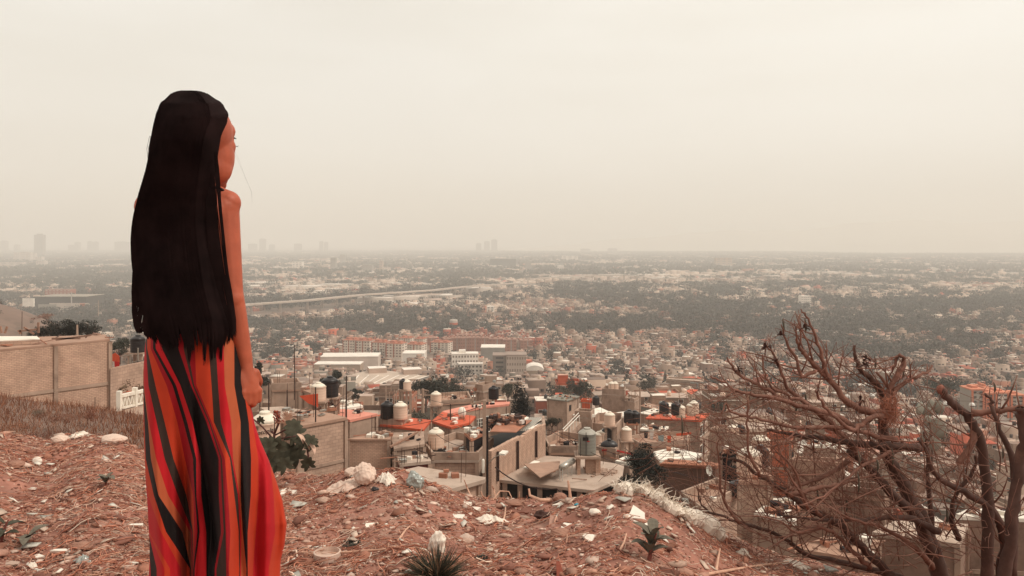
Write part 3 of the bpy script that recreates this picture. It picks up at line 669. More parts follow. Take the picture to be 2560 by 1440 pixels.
for k in range(1, 6): z = 1.3 * k / 6; pr += [(r7, z - .03), (r7 * .985, z), (r7, z + .03)]
pr += [(r7, 1.3), (r7 * 1.02, 1.33)]; q.lathe(pp, pr, 28); q.build('tank_body', M_gray, t7, True)
q = MB(); q.lathe(pp, [(r7 * 1.02, 1.331), (r7 * .9, 1.42), (r7 * .55, 1.56), (r7 * .4, 1.58), (r7 * .4, 1.66), (.1, 1.68)], 28); q.build('shoulder', mat('grey_lid', (.36, .33, .28), .45), t7)
q = MB(); q.box((pp.x - .15, pp.y - r7 - .005, pp.z + 1.08), (.36, .05, .22)); q.box((pp.x + .02, pp.y - r7 + .0, pp.z + .93), (.16, .05, .05), 0, 1); q.build('label_patch', [M_black, M_cr], t7)
q = MB(); q.tube([(pp.x - .12, pp.y - r7 - .03, pp.z + 1.5), (pp.x - .12, pp.y - r7 - .03, pp.z + .05)], .02, 6); q.tube([(pp.x - .45, pp.y - r7 + .1, pp.z + 1.1), (pp.x - .5, pp.y - r7 - .1, pp.z - 1)], .018, 6); q.build('pipe', M_black, t7)
o = empty('solar_heater', PZ(1400, 1190, -14.6), 'solar water heater with silver tube drum above a slanted dusty panel', 'solar heater')
q = MB(); q.tube([P(1404, 1169, 49), P(1432, 1152, 50.5)], .2, 18); q.build('drum', M_galv, o, True)
slopes('panel', [(1350, 1193, 46), (1396, 1171, 48.5), (1400, 1152, 52), (1310, 1160, 50)], M_roof2, o, .06)
q = MB()
for a, b in (((1400, 1170, 49), (1400, 1200, 48.6)), ((1406, 1172, 49), (1406, 1202, 48.6)), ((1430, 1158, 50.4), (1430, 1190, 50)), ((1418, 1165, 49.6), (1420, 1192, 49.4)), ((1400, 1180, 49), (1430, 1186, 50))): q.tube([P(*a), P(*b)], .025, 5)
q.build('frame', M_galv, o)
q = slopes('loose_sheet', [(1307, 1169, 50), (1327, 1172, 50), (1350, 1153, 52.5), (1335, 1151, 52.5)], M_white, None, .05); tag(q, 'narrow white sheet lying on the wide pale roof', 'sheet')
q = MB()
for k in range(160):
    a = rnd.gauss(0, 1); c = PZ(1502 + 14 * a, 1180 + rnd.gauss(0, 4), -14.57); q.box(c, (rnd.uniform(.08, .25), rnd.uniform(.08, .2), rnd.uniform(.04, .14)), rnd.uniform(0, 3))
tag(q.build('rubble_heap', M_conc, loc=PZ(1502, 1180, -14.6)), 'heap of broken concrete beside the brick tank stand', 'rubble', kind='stuff')
# grey stair house in the middle
o, pl, c = house('grey L-shaped house with parapet and outside stair behind the grey tank', [(1482, 1062), (1496, 1052), (1556, 1052), (1556, 1068), (1540, 1085), (1475, 1078)], -17.6, 6.2, M_conc, M_roof2, par=.8, wins=((0, .8, 2.3, .6, .9),), land='the grey stair house', rectify=False)
house('square stair tower with dark doorway on the grey stair house', [(1437, 1040), (1446, 1033), (1486, 1036), (1478, 1044)], -16.2, 6.5, M_conc, M_roof, over=.02, wins=((0, .3, 2.2, .9, 1.2, 'door_opening'), (0, .75, 2.2, .5, 1.1, 'door_opening')), name='stair_tower', cat='tower')
o = empty('outside_stair', P(1430, 1090, 73), 'sloping grey outside stair with railings left of the stair tower', 'stair')
q = MB(); a0, b0 = P(1402, 1102, 70), P(1442, 1060, 73); q.beam(a0, b0, .9, .5); q.build('flight', M_conc, o)
q = MB()
for dy in (-.5, .5): q.tube([a0 + Vector((.2, dy, .9)), b0 + Vector((.2, dy, .9))], .04, 5)
for k in range(6): q.tube([a0.lerp(b0, k / 5) + Vector((.2, -.5, .1)), a0.lerp(b0, k / 5) + Vector((.2, -.5, .9))], .03, 5)
q.build('railing', M_frame, o)
house('long flat-roofed house with white roof crossing behind the stair tower', [(1432, 1036), (1500, 1018), (1530, 1032), (1565, 1028), (1558, 1040), (1480, 1050)], -18.5, 5, M_conc, M_white, par=.0, rectify=False)
for px, row, kd, l in ((1497, 1112, 'cream', 'cream water tank just right of the grey tank'), (1510, 1106, 'cream', 'cream water tank behind another cream one, by the stair house'), (1516, 1102, 'black', 'small black water tank behind the two cream ones'), (1566, 1100, 'cream', 'cream water tank at the right corner of the stair house'), (1562, 1131, 'cream', 'squat cream water tank below right corner of stair house'), (1524, 1063, 'cream', 'squat cream tank inside the grey parapet')):
    tank(px, row, 66, .45, 1.1, kd, l, 2.6)
o = empty('water_tank', P(1523, 1128, 60), 'round-bellied black water tank lying on red iron frame', 'water tank', 'plastic water tanks on the roofs')
p = P(1523, 1114, 60); q = MB(); q.ball(p, (.66, .45, .42)); q.lathe((p.x, p.y, p.z + .38), [(.16, 0), (.16, .12), (.05, .14)], 10); q.build('tank_body', M_black, o, True)
q = MB()
for a, b in (((1505, 1125, 59.6), (1540, 1125, 59.6)), ((1538, 1125, 59.6), (1538, 1150, 59.6)), ((1534, 1125, 60.3), (1534, 1150, 60.3)), ((1538, 1126, 59.6), (1580, 1135, 62))): q.beam(P(*a), P(*b), .14, .14)
q.build('frame', mat('red_iron', (.35, .02, .015), .6), o)
house('brown house wall under the round-bellied tank', [(1488, 1133), (1500, 1126), (1545, 1130), (1540, 1138)], -15.8, 3, M_conc, M_roof2)
house('brown roof with fallen stones left of the grey tank', [(1362, 1110), (1400, 1092), (1456, 1100), (1448, 1132), (1372, 1132)], -15.6, 3.2, M_conc, M_roof2, rectify=False)
house('dark red-roofed shed under the stair flight', [(1370, 1090), (1395, 1076), (1425, 1078), (1405, 1096)], -17, 3, M_block, M_rust)
# red roof block, right
o, pl, c = house('four-storey grey building with bright red roof edge and balconies, right of centre', [(1614, 1045), (1625, 1036), (1775, 1033), (1752, 1052)], -23.0, 12, M_conc, M_red, wins=[], land='the red-topped grey building', over=.25)
A_, B_ = PZ(1752, 1052, -23), PZ(1775, 1033, -23)
for k in range(4):
    for t in (.3, .62): win_part(o, (A_.x - .2, A_.y + .1), (B_.x - .2, B_.y + .1), t, -25.2 - k * 2.6, 2.6, 1.4)
    q = MB(); a = Vector((A_.x, A_.y - .1, -25.5 - k * 2.6)); b = Vector((B_.x + .05, B_.y, -25.5 - k * 2.6)); q.beam(a, b, .35, .22); q.build('balcony_edge', M_conc, o)
for px, kd, row in ((1660, 'black', 1034), (1690, 'black', 1036), (1702, 'cream', 1043), (1728, 'cream', 1038), (1735, 'cream', 1033)):
    tank(px, row, 103, .62, 1.6, kd, {1660: 'black water tank at left end of the red roof', 1690: 'black water tank mid-way on the red roof', 1702: 'short cream tank in front of the red roof tanks', 1728: 'left cream tank of the pair on the red roof', 1735: 'right cream tank of the pair on the red roof'}[px])
house('low house with white roof and washing in front of the red-topped building', [(1600, 1072), (1612, 1062), (1672, 1066), (1660, 1078)], -19, 5, M_conc, M_white, rectify=False)
house('cluttered brown workshop under the red-topped building', [(1570, 1100), (1640, 1086), (1725, 1090), (1716, 1110), (1600, 1118)], -18, 4.5, M_conc, M_roof2, rectify=False, wins=((0, .5, .6, 1, 1.8, 'door_opening'), (1, .5, .6, 1, 1.5, 'door_opening')))
o = empty('tank_tower', P(1575, 1085, 76), 'iron frame tower holding two black tanks side by side', 'tank stand')
q = MB()
for x in (1568, 1592):
    for dd in (75.5, 77): q.beam(P(x, 1056, dd), P(x, 1092, dd), .1, .1)
q.beam(P(1566, 1058, 76), P(1594, 1058, 76), 1.4, .12); q.beam(P(1568, 1074, 75.5), P(1592, 1074, 75.5), .1, .1); q.build('frame', M_rust, o)
tank(1573, 1056, 76, .52, 1.2, 'black', 'left black tank of the two on the iron tower'); tank(1587, 1057, 76, .52, 1.15, 'black', 'right black tank of the two on the iron tower')
# washing lines
M_cb = mat('grey_blue_cloth', (.25, .29, .28), .9)
for i, (pts, mt, l) in enumerate((([(1645, 1088), (1660, 1088), (1659, 1104), (1646, 1103)], M_cb, 'grey-blue sheet on the washing line below the red-topped building'), ([(1610, 1078), (1620, 1078), (1619, 1096), (1611, 1095)], M_ck, 'dark clothes on washing line left of grey-blue sheet'), ([(1624, 1080), (1634, 1080), (1633, 1098), (1625, 1097)], M_cw, 'pale cloth on the washing line beside the grey-blue sheet'), ([(1668, 1090), (1678, 1089), (1677, 1106), (1669, 1106)], M_co, 'orange cloth at the right end of the washing line'), ([(1690, 1084), (1728, 1080), (1728, 1086), (1692, 1090)], M_co, 'narrow orange awning in front of red-topped building'))):
    sheet('hanging_cloth', l, 'cloth', pts, 70, mt)
# corrugated shed with satellite dish
o, pl, c = house('dark-walled shed with rusty corrugated roof behind the round tree', [(1648, 1160), (1672, 1146), (1800, 1158), (1792, 1166)], -13.8, 5.2, mat('dark_brown_wall', (.13, .07, .05), .9, .25, .8), M_rust, rectify=False, land='the rusty-roofed shed', bands=False)
q = MB()
for k in range(34): a = PZ(1665 + k * 3.9, 1150 + k * .3, -13.76); b = PZ(1655 + k * 4.1, 1160 + k * .2, -13.76); q.tube([a, b], .055, 6)
q.build('corrugation', M_rust, o)
house('long sheet-roofed shed with bright white roof right of the round tree', [(1632, 1130), (1680, 1118), (1755, 1134), (1738, 1144), (1650, 1150)], -14.9, 3, M_conc, M_white, rectify=False, land='the white sheet roof')
house('small white corrugated roof left of the round tree', [(1538, 1152), (1562, 1140), (1588, 1144), (1572, 1158)], -14.8, 3, M_conc, M_white)
o = empty('satellite_dish', P(1773, 1190, 48), 'pale oval satellite dish on the dark shed wall', 'satellite dish')
q = MB(); p = P(1773, 1176, 48); rt = Matrix.Rotation(R(72), 3, 'X') @ Matrix.Rotation(R(15), 3, 'Y')
vs = []; fs = []; n = 24
for i in range(6):
    rr = i / 5
    for j in range(n): a = 2 * math.pi * j / n; vs.append(p + rt @ Vector((.20 * rr * math.cos(a), .32 * rr * math.sin(a), -.06 * (1 - rr * rr))))
for i in range(5):
    for j in range(n): fs.append((i * n + j, i * n + (j + 1) % n, (i + 1) * n + (j + 1) % n, (i + 1) * n + j))
q.add(vs, fs); q.build('dish', mat('dish_grey', (.50, .46, .40), .5), o, True)
q = MB(); q.tube([p + Vector((0, .05, 0)), P(1785, 1192, 48.3), P(1790, 1205, 48.3)], .03, 6); q.build('arm', M_galv, o)
# behind the bare tree: lower right yard
house('dim flat roof with ridge beam below the rusty shed', [(1700, 1245), (1790, 1210), (1850, 1230), (1760, 1290)], -13.0, 2.5, M_block, M_roof2, rectify=False)
house('dark open garage box left of cream tank behind the branches', [(1798, 1132), (1815, 1124), (1842, 1126), (1838, 1136)], -13.6, 5, M_ck, M_dark)
house('small brown block room under the big cream tank behind the branches', [(1846, 1202), (1856, 1180), (1925, 1180), (1930, 1202)], -10.5, 8, M_block, M_roof2, par=0, rectify=False)
tank(1873, 1188, 36, .55, 1.25, 'cream', 'big cream water tank seen through the branches'); tank(1902, 1165, 46, .45, 1.2, 'black', 'black water tank right behind the big cream one', 4)
tank(1845, 1238, 41.0, .45, .75, 'black', 'black barrel with silver ball below the big cream tank', group=None)
pole('grey cylinder drum at edge of the rubble crest', 1712, 1276, 1247, 30, .17, M_gray, 'drum', 'drum')
house('large brown plastered house behind the branches', [(1972, 1172), (1990, 1164), (2112, 1170), (2106, 1182)], -13.8, 6, M_roof2, M_roof2, rectify=False, land='the brown house behind the branches')
house('tan lower house wing behind thick trunks', [(2108, 1236), (2128, 1222), (2230, 1230), (2212, 1248)], -15.0, 16, mat('brown_wall', (.25, .155, .115), .9, .25, .8, stain=((.12, .07, .05), .6, .55, .6)), M_roof2, rectify=False)
house('pale awning-roofed lean-to under the brown house', [(1885, 1280), (1930, 1250), (1995, 1252), (1990, 1305)], -11.6, 2.5, M_conc, M_white, rectify=False)
house('long grey slab house stepping up behind the branches', [(1775, 1078), (1800, 1068), (1858, 1072), (1852, 1082)], -20.5, 8, M_conc, M_roof2, wins=())
house('wide two-level grey building left of the orange house', [(1812, 1096), (1830, 1088), (1935, 1092), (1920, 1106)], -19.8, 8, M_conc, M_roof, rectify=False, land='the wide two-level building')
house('orange-pink house with square windows behind the branches', [(1918, 1098), (1930, 1090), (1985, 1094), (1978, 1102)], -19.0, 8, mat('orange_plaster', (.52, .15, .08), .9), M_roof2, wins=((0, .3, 1., .9, 1.0, 'door_opening'), (0, .7, 1., .9, 1.0, 'door_opening')), rectify=False, land='the orange-pink house')
house('tan house with white awning right of the orange-pink house', [(2010, 1112), (2030, 1102), (2100, 1106), (2088, 1118)], -19.0, 7, M_conc, M_white, rectify=False)
for px, row, kd in ((1830, 1092, 'cream'), (1840, 1092, 'cream'), (1850, 1090, 'black'), (1896, 1130, 'cream'), (1908, 1130, 'cream')):
    tank(px, row, 81.2 if row < 1100 else 60, .5, 1.2, kd, None, 0 if row < 1100 else 4)
# yard of junk at lower right behind the crest
q = MB()
for k in range(420):
    px = rnd.uniform(1740, 2250); row = rnd.uniform(1255, 1420); D = rnd.uniform(26, 36); x = (px - CX) / FPX * D; zz = gz(x, D)
    q.box((x, D, zz + rnd.uniform(.1, .5)), (rnd.uniform(.1, .9), rnd.uniform(.1, .7), rnd.uniform(.06, .5)), rnd.uniform(0, 3), rnd.choice((0, 1, 2, 3, 4)))
tag(q.build('junk_debris', [M_conc, M_wood, M_cw, M_ck, M_roof2]), 'mixed scrap and broken blocks filling the yard below the crest', 'debris', kind='stuff')
house('tan flat roof low at right behind the trunks', [(2180, 1330), (2240, 1300), (2420, 1310), (2400, 1360)], -12.2, 14, mat('brown_wall', (.25, .155, .115), .9, .25, .8, stain=((.12, .07, .05), .6, .55, .6)), M_roof, rectify=False)
house('white striped corrugated roof at far right behind trunks', [(2380, 1290), (2420, 1272), (2600, 1276), (2600, 1298)], -13.8, 15, mat('brown_wall', (.25, .155, .115), .9, .25, .8, stain=((.12, .07, .05), .6, .55, .6)), M_white, rectify=False)
house('brown flat roof in lower middle behind the branches', [(1990, 1370), (2060, 1340), (2200, 1350), (2160, 1400)], -11.5, 9, mat('brown_wall', (.25, .155, .115), .9, .25, .8, stain=((.12, .07, .05), .6, .55, .6)), M_roof2, rectify=False)
# upper middle landmark houses
house('two-storey tan house with grey hipped lid roof', [(1364, 996), (1400, 984), (1450, 990), (1418, 1002)], -26.5, 9.5, M_conc, mat('roof_grey_green', (.22, .20, .165), .8), over=.4, wins=((0, .3, 1, .8, 1, 'door_opening'), (0, .25, 5.2, 1, 1.2, 'door_opening')), rectify=False, land='the grey-lidded house')
house('tall tan house with open laundry loggia and roof tanks', [(1505, 984), (1512, 976), (1564, 980), (1562, 988)], -29, 10, M_conc, M_roof, par=1.0, wins=((0, .6, 1.4, 3.4, 1.8, 'door_opening'),), rectify=False, land='the loggia house')
house('blank beige tower block right of the loggia house', [(1562, 1000), (1570, 992), (1600, 996), (1586, 1004)], -29.5, 10, M_conc, M_roof, rectify=False)
house('orange cube house between grey lid and loggia house', [(1452, 1005), (1456, 1002), (1480, 1003), (1478, 1007)], -30, 4.5, mat('orange_plaster2', (.60, .11, .045), .9), M_roof2, rectify=False)
for px, row, kd, dd in ((1529, 976, 'cream', 155), (1538, 976, 'cream', 155), (1434, 1009, 'black', 140), (1490, 1012, 'black', 150)): tank(px, row, dd, .65, 1.7, kd)
house('three-storey pale apartment block with red sheet roof right of loggia house', [(1652, 984), (1678, 976), (1708, 980), (1680, 988)], -47, 13, M_conc, M_roof, wins=[(0, t, 1 + 3 * k, 1.6, 1.3) for k in range(3) for t in (.2, .5, .8)], rectify=False)
house('bright red sheet roof left of the cable car tower', [(1700, 986), (1725, 972), (1745, 974), (1722, 990)], -48, 4, M_conc, M_red, rectify=False)
house('blank grey warehouse block above the cable car tower', [(1665, 950), (1672, 945), (1760, 950), (1750, 956)], -55, 11, M_conc, M_roof, rectify=False)
house('long sloping white roof above the red-topped building', [(1597, 1032), (1636, 1020), (1650, 1026), (1622, 1036)], -33, 4, M_conc, M_white, rectify=False)
house('green-sided long shed above the white sloping roof', [(1600, 1014), (1622, 1008), (1675, 1020), (1660, 1028)], -36, 4, mat('green_grey_wall', (.17, .16, .13), .9), M_roof2, rectify=False)

# clutter on the flat roofs: nobody could count it
q = MB()
for z_, cs in HROOF:
    a = [PZ(c[0], c[1], z_) for c in cs]; n = len(a)
    if -z_ > 40: continue
    for k in range(rnd.choice((6, 14, 26))):
        w = [rnd.random() ** 2 for _ in a]; s_ = sum(w); p = sum((v * (wi / s_) for v, wi in zip(a, w)), Vector()); t = rnd.random()
        if t < .5: q.box((p.x, p.y, z_ + .08), (rnd.uniform(.1, .6), rnd.uniform(.1, .4), rnd.uniform(.05, .3)), rnd.uniform(0, 3), rnd.choice((0, 1, 2, 3, 4)))
        elif t < .8: b = p + Vector((rnd.uniform(-1, 1), rnd.uniform(-1, 1), .0)) * 1.2; q.beam((p.x, p.y, z_ + .05), (b.x, b.y, z_ + rnd.uniform(.05, .3)), .05, .05, rnd.choice((1, 3, 5)))
        elif t < .96: q.tube([(p.x, p.y, z_), (p.x + .02, p.y, z_ + rnd.uniform(.8, 1.8))], .018, 4, 5)
        else: q.lathe((p.x, p.y, z_), [(.2, 0), (.24, .35), (.22, .35)], 10, rnd.choice((0, 2, 4)))
tag(q.build('roof_debris', [M_ck, M_rust, M_white, M_wood, M_galv, M_steel]), 'odds and ends, boards and rods lying on the flat roofs below the crest', 'debris', kind='stuff')
# ---------------------------------------------------------------- air
def build_haze():
    bm = bmesh.new(); bmesh.ops.create_cube(bm, size=1)
    for v in bm.verts: v.co = Vector((v.co.x * 66000, v.co.y * 66000, -117 if v.co.z < 0 else 500))
    me = bpy.data.meshes.new('haze'); bm.to_mesh(me); bm.free(); o = bpy.data.objects.new('haze', me); COL.objects.link(o)
    m = bpy.data.materials.new('haze_air'); m.use_nodes = True; t = m.node_tree; t.nodes.clear()
    v = t.nodes.new('ShaderNodeVolumePrincipled'); v.inputs['Color'].default_value = (.965, .95, .915, 1); v.inputs['Density'].default_value = HAZE; v.inputs['Anisotropy'].default_value = 0
    q = t.nodes.new('ShaderNodeOutputMaterial'); t.links.new(v.outputs[0], q.inputs['Volume']); me.materials.append(m); tag(o, kind='stuff')
HAZE = 2.6e-4
build_haze()
# ---------------------------------------------------------------- tree prototypes
ASP = {'round': 1.75, 'tall': 3.0, 'cypress': 5.5}
def crown_proto(n, kind, seed, r=1., h=None, fill=1.):
    """n leaf clumps spread through a lumpy crown of radius r and height h; returns (n*3,3) verts"""
    g = np.random.default_rng(seed); h = h or r * ASP[kind]
    if kind == 'round': L_ = [(g.normal(0, .40), g.normal(0, .40), g.uniform(.38, .85), g.uniform(.34, .52)) for _ in range(9)]
    elif kind == 'tall': L_ = [(g.normal(0, .22), g.normal(0, .22), .18 + k * .095, .60 - k * .048) for k in range(8)]
    else: L_ = [(g.normal(0, .05), g.normal(0, .05), .06 + k * .082, .95 * (1 - (k / 11.5) ** 1.8) + .06) for k in range(11)]
    L_ = np.array(L_); w = L_[:, 3] ** 2; i = g.choice(len(L_), n, p=w / w.sum())
    d = g.normal(0, 1, (n, 3)); d /= np.linalg.norm(d, axis=1)[:, None]; q = g.uniform(.25, 1.06, n) ** .55
    zr = r * .8 / h if kind != 'cypress' else .09
    c = L_[i, :3] + d * q[:, None] * np.stack([L_[i, 3], L_[i, 3], L_[i, 3] * zr], -1)
    c[:, :2] /= np.percentile(np.abs(c[:, 0]), 97.5); c[:, 2] /= c[:, 2].max(); c = c * np.array([r, r, h])
    s = math.sqrt(r * h / n) * 1.5 * fill * g.uniform(.6, 1.4, n); v = np.zeros((n, 3, 3))
    for k in range(3): v[:, k] = c + g.normal(0, 1, (n, 3)) * s[:, None] * .62
    return v.reshape(-1, 3)
def veg(px, row):
    """how wooded the town is there, 0..1"""
    px = np.asarray(px, float); row = np.asarray(row, float)
    t = np.interp(row, [640, 650, 662, 675, 690, 700, 725, 740, 765, 772, 798, 806, 832, 842, 880, 1100], [.6, .40, .30, .48, .4, .24, .30, .62, .66, .34, .40, .93, .93, .1, .12, .1])
    t = np.where((px > 1600) & (row > 765) & (row < 835), np.maximum(t, .8), t)
    t = np.where((px > 1600) & (row > 690) & (row < 745), t * .6, t)
    for a, b, ra, rb, w in ((2230, 880, 260, 26, .95), (2180, 985, 140, 45, .85), (2420, 1000, 110, 40, .7), (2000, 820, 400, 26, .9), (140, 800, 240, 60, .9), (60, 690, 300, 18, .8), (250, 690, 110, 22, .7), (700, 860, 60, 20, .3), (850, 790, 240, 14, .1), (1100, 800, 180, 20, .9), (900, 770, 260, 20, .9), (690, 745, 0.1, 1, 0), (820, 730, 260, 16, .05), (2330, 750, 300, 12, .3), (1380, 775, 120, 14, .15), (1500, 790, 90, 10, .2), (1900, 745, 200, 8, .3), (1010, 985, 90, 22, .5), (800, 905, 90, 20, .35), (690, 900, 60, 22, .4)):
        q = np.exp(-((px - a) / ra) ** 2 - ((row - b) / rb) ** 2); t = t * (1 - q) + w * q
    return t
PAL = np.array([(.27, .19, .145), (.34, .255, .20), (.23, .145, .108), (.45, .36, .295), (.60, .50, .42), (.34, .10, .06), (.42, .19, .125), (.175, .125, .10), (.20, .19, .165), (.52, .13, .07)])
PAL = PAL * np.array([.90, .80, .74])
PALN = ['tan', 'beige', 'brown', 'pale cream', 'whitewashed', 'brick-red', 'salmon', 'dark grey-brown', 'grey', 'orange']
PALP = np.array([.27, .18, .14, .11, .07, .045, .05, .08, .04, .015])
RPAL = np.array([(.42, .31, .25), (.30, .20, .155), (.72, .63, .54), (.50, .11, .06), (.50, .28, .21), (.22, .155, .125)])
RPALN = ['pale roof', 'brown roof', 'white roof', 'red roof', 'pinkish roof', 'dark roof']
RPALP = np.array([.32, .29, .14, .05, .08, .12])
def cells():
    """candidate plots over the visible wedge: x, y, size, rotation"""
    X = []; Y = []; Sz = []; Rz = []; row_d = 62.
    y = 92.
    while y < 9500:
        s = 9.5 if y < 900 else (10.5 if y < 1700 else (15 if y < 2600 else (26 if y < 4200 else 48)))
        half = y * .69 + 12; n = int(2 * half / s); x = (np.arange(n) + rng.uniform(-.1, .1, n)) * s - half
        # streets every fifth plot
        ph = int(y / 300); keep = ((np.arange(n) + ph * 2) % 6 != 0) | (y > 2000)
        x = x[keep]; X.append(x); Y.append(y + rng.uniform(-.15, .15, len(x)) * s + 6 * np.sin(x / 60 + ph)); Sz.append(np.full(len(x), s))
        Rz.append(np.full(len(x), 0.) + .25 * np.sin(ph * 2.1 + x / 300.)); y += s * (1.0 if rng.random() > .16 else 1.6)
    return [np.concatenate(k) for k in (X, Y, Sz, Rz)]
CXs, CYs, CS, CR = cells()
CZ = ground(CXs, CYs); cpx = CX + FPX * CXs / CYs; crow = HZ - FPX * CZ / CYs
free = np.ones(len(CXs), bool)
def blocked(mask_fn): free[mask_fn] = False
# ---------------------------------------------------------------- landmark buildings farther off
WMESH = {}
def block(name, label, cat, px0, px1, rtop, rbase, D=None, depth=None, wall=(.6, .5, .42), roof=None, rz=0., storeys=0, cols=0, group=None, land=None, win=(.08, .06, .05), extra=None, stripes=None, side=0):
    if D is None: D = 112 * FPX / (rbase - HZ)
    zb = max(-(rbase - HZ) / FPX * D, -113); zt_ = -(rtop - HZ) / FPX * D; w = (px1 - px0) / FPX * D; dp = depth or w * .5
    cx = ((px0 + px1) / 2 - CX) / FPX * D; cy = D + dp / 2
    o = empty(name, (cx, D + dp / 2, zb), label, cat, group, rz); OCC.append((cx - w / 2 - 6, cx + w / 2 + 6, D - (8 if D < 700 else D * .06), D + dp + 4))
    if land: LAND.append((land, (px0 + px1) / 2, (rtop + rbase) / 2))
    m = MB(); h = zt_ - zb; m.prism([(-w / 2, -dp / 2), (w / 2, -dp / 2), (w / 2, dp / 2), (-w / 2, dp / 2)], -3, h, col=wall, ctop=roof or wall)
    x = m.build('wall', M_far, None); x.parent = o
    r = MB(); r.prism([(-w / 2 - .2, -dp / 2 - .2), (w / 2 + .2, -dp / 2 - .2), (w / 2 + .2, dp / 2 + .2), (-w / 2 - .2, dp / 2 + .2)], h + .01, h + .6, col=roof or wall, bottom=True)
    x = r.build('roof', M_far, None); x.parent = o
    if storeys:
        if win not in WMESH:
            q = MB(); q.box((0, 0, 0), (1, 1, 1), col=win); t_ = q.build('window', M_far); WMESH[win] = t_.data; bpy.data.objects.remove(t_)
        def wadd(loc, sc):
            x = bpy.data.objects.new('window', WMESH[win]); COL.objects.link(x); x.parent = o; x.location = loc; x.scale = sc
        for k in range(storeys):
            z = h * (k + .35) / storeys
            for c in range(cols):
                xx = -w / 2 + w * (c + .5) / cols; wadd((xx, -dp / 2 - .02, z + h * .2 / storeys), (w / cols * .55, .12, h / storeys * .42))
            if side:
                for c in range(side): yy = -dp / 2 + dp * (c + .5) / side; wadd((w / 2 * (1 if cx < 0 else -1), yy, z + h * .2 / storeys), (.12, dp / side * .5, h / storeys * .42))
    if stripes:
        q = MB()
        for t, ww, c in stripes: q.box((-w / 2 + w * t, -dp / 2 - .1, h / 2), (w * ww, .4, h - .1), col=c)
        x = q.build('stair_shaft', M_far, None); x.parent = o
    if extra:
        q = MB()
        for t, ww, hh in extra: q.box((-w / 2 + w * t, 0, h + .6 + hh * h / 2), (w * ww, dp * .5, hh * h), col=roof or wall)
        x = q.build('roof_structure', M_far, None); x.parent = o
    return o
cr_, br_, dk, tn, gy, wh = (.66, .56, .47), (.36, .10, .055), (.05, .042, .036), (.38, .27, .2), (.26, .23, .2), (.76, .68, .60)
sk = (.13, .10, .085)
# skyline towers
for i, (a, b, t, base, l) in enumerate(((85, 105, 587, 650, 'tall dark slab tower rising alone at far left skyline'), (0, 14, 603, 648, 'hazy tower at the very left edge of the skyline'), (34, 44, 612, 648, 'slim hazy tower second from the left edge'), (186, 196, 606, 642, 'hazy thin tower left of a taller-looking twin'), (218, 226, 604, 642, 'left of twin hazy towers left of her hair'), (232, 241, 605, 642, 'right of twin hazy towers left of her hair'), (286, 318, 605, 643, 'broad hazy block on skyline touching her hair'), (170, 184, 613, 642, 'short hazy block between slab tower and twin towers'), (648, 662, 598, 640, 'faint hazy tower just right of her arm'), (620, 640, 610, 640, 'faint broad block between her arm and the hazy tower'), (672, 684, 612, 640, 'faint low tower right of the one by her arm'), (735, 752, 610, 640, 'faint tower left of a stepped pair'), (798, 806, 604, 639, 'faint stepped tower, left one of a pair'), (810, 818, 606, 639, 'faint stepped tower, right one of a pair'), (1190, 1203, 609, 640, 'hazy tower, left of three at centre skyline'), (1210, 1224, 604, 640, 'hazy tower, middle of three at centre skyline'), (1228, 1243, 600, 640, 'hazy tower, right and tallest of three at centre skyline'), (1452, 1476, 622, 641, 'faint low block on skyline right of centre'), (1520, 1544, 621, 641, 'faint low block on skyline farther right of centre'))):
    block('skyline_tower', l, 'tower', a, b, t, base, D=8600 if i else 6200, wall=sk, roof=sk, extra=((.5, .6, .05),), depth=50, group='hazy towers on the skyline')
for i, (a, b, t, base, l) in enumerate(((34, 48, 631, 651, 'pale apartment tower, leftmost of the cluster at left'), (54, 64, 630, 651, 'pale apartment tower, second of the cluster at left'), (68, 76, 631, 651, 'pale apartment tower, third of the cluster at left'), (78, 86, 632, 650, 'pale apartment tower, fourth of the cluster at left'), (88, 104, 642, 655, 'low pale block right of the pale apartment towers'), (0, 56, 656, 668, 'long pale hall at the left edge below the towers'), (90, 110, 652, 668, 'short pale tower above the wooded belt at left'))):
    block('apartment_tower', l, 'tower', a, b, t, base, wall=(.55, .46, .40), roof=(.6, .5, .44), depth=30, storeys=5, cols=3, win=(.3, .25, .22), group='pale towers at left' if i < 4 else None)
block('office_building', 'wide dark glass box building near the horizon at centre', 'building', 1225, 1290, 648, 668, wall=(.015, .012, .01), roof=(.06, .05, .045), depth=60, storeys=1, cols=8, win=(.01, .01, .01), land='the dark glass box')
block('office_building', 'narrow grey tower just right of the dark glass box', 'building', 1313, 1328, 655, 676, wall=gy, depth=30)
for a, b, t, base, w_, l in ((826, 838, 645, 678, gy, 'grey tower standing above pale town right of her arm'), (850, 862, 637, 660, gy, 'slim grey tower nearest horizon right of her arm'), (906, 930, 662, 682, gy, 'wide stepped grey block, left of a slim light tower'), (948, 956, 652, 678, tn, 'slim light tower right of stepped grey block'), (730, 755, 655, 672, wh, 'white box building in pale town right of arm'), (1790, 1830, 645, 668, tn, 'far faint tan block right of centre near horizon'), (1405, 1445, 640, 652, wh, 'far white hall right of dark glass box'), (1395, 1410, 664, 676, wh, 'tiny white cube on a wood right of dark glass box')):
    block('city_block', l, 'building', a, b, t, base, wall=w_, depth=30, storeys=4, cols=3, win=(.22, .18, .16))
block('apartment_tower', 'white ten-storey block above the woods at right', 'building', 2003, 2028, 741, 768, wall=wh, depth=14, storeys=5, cols=5, land='the white block in the woods', win=(.35, .28, .24))
block('apartment_tower', 'small white three-storey block alone in the woods at centre', 'building', 1217, 1235, 767, 784, wall=wh, depth=12, storeys=3, cols=2)
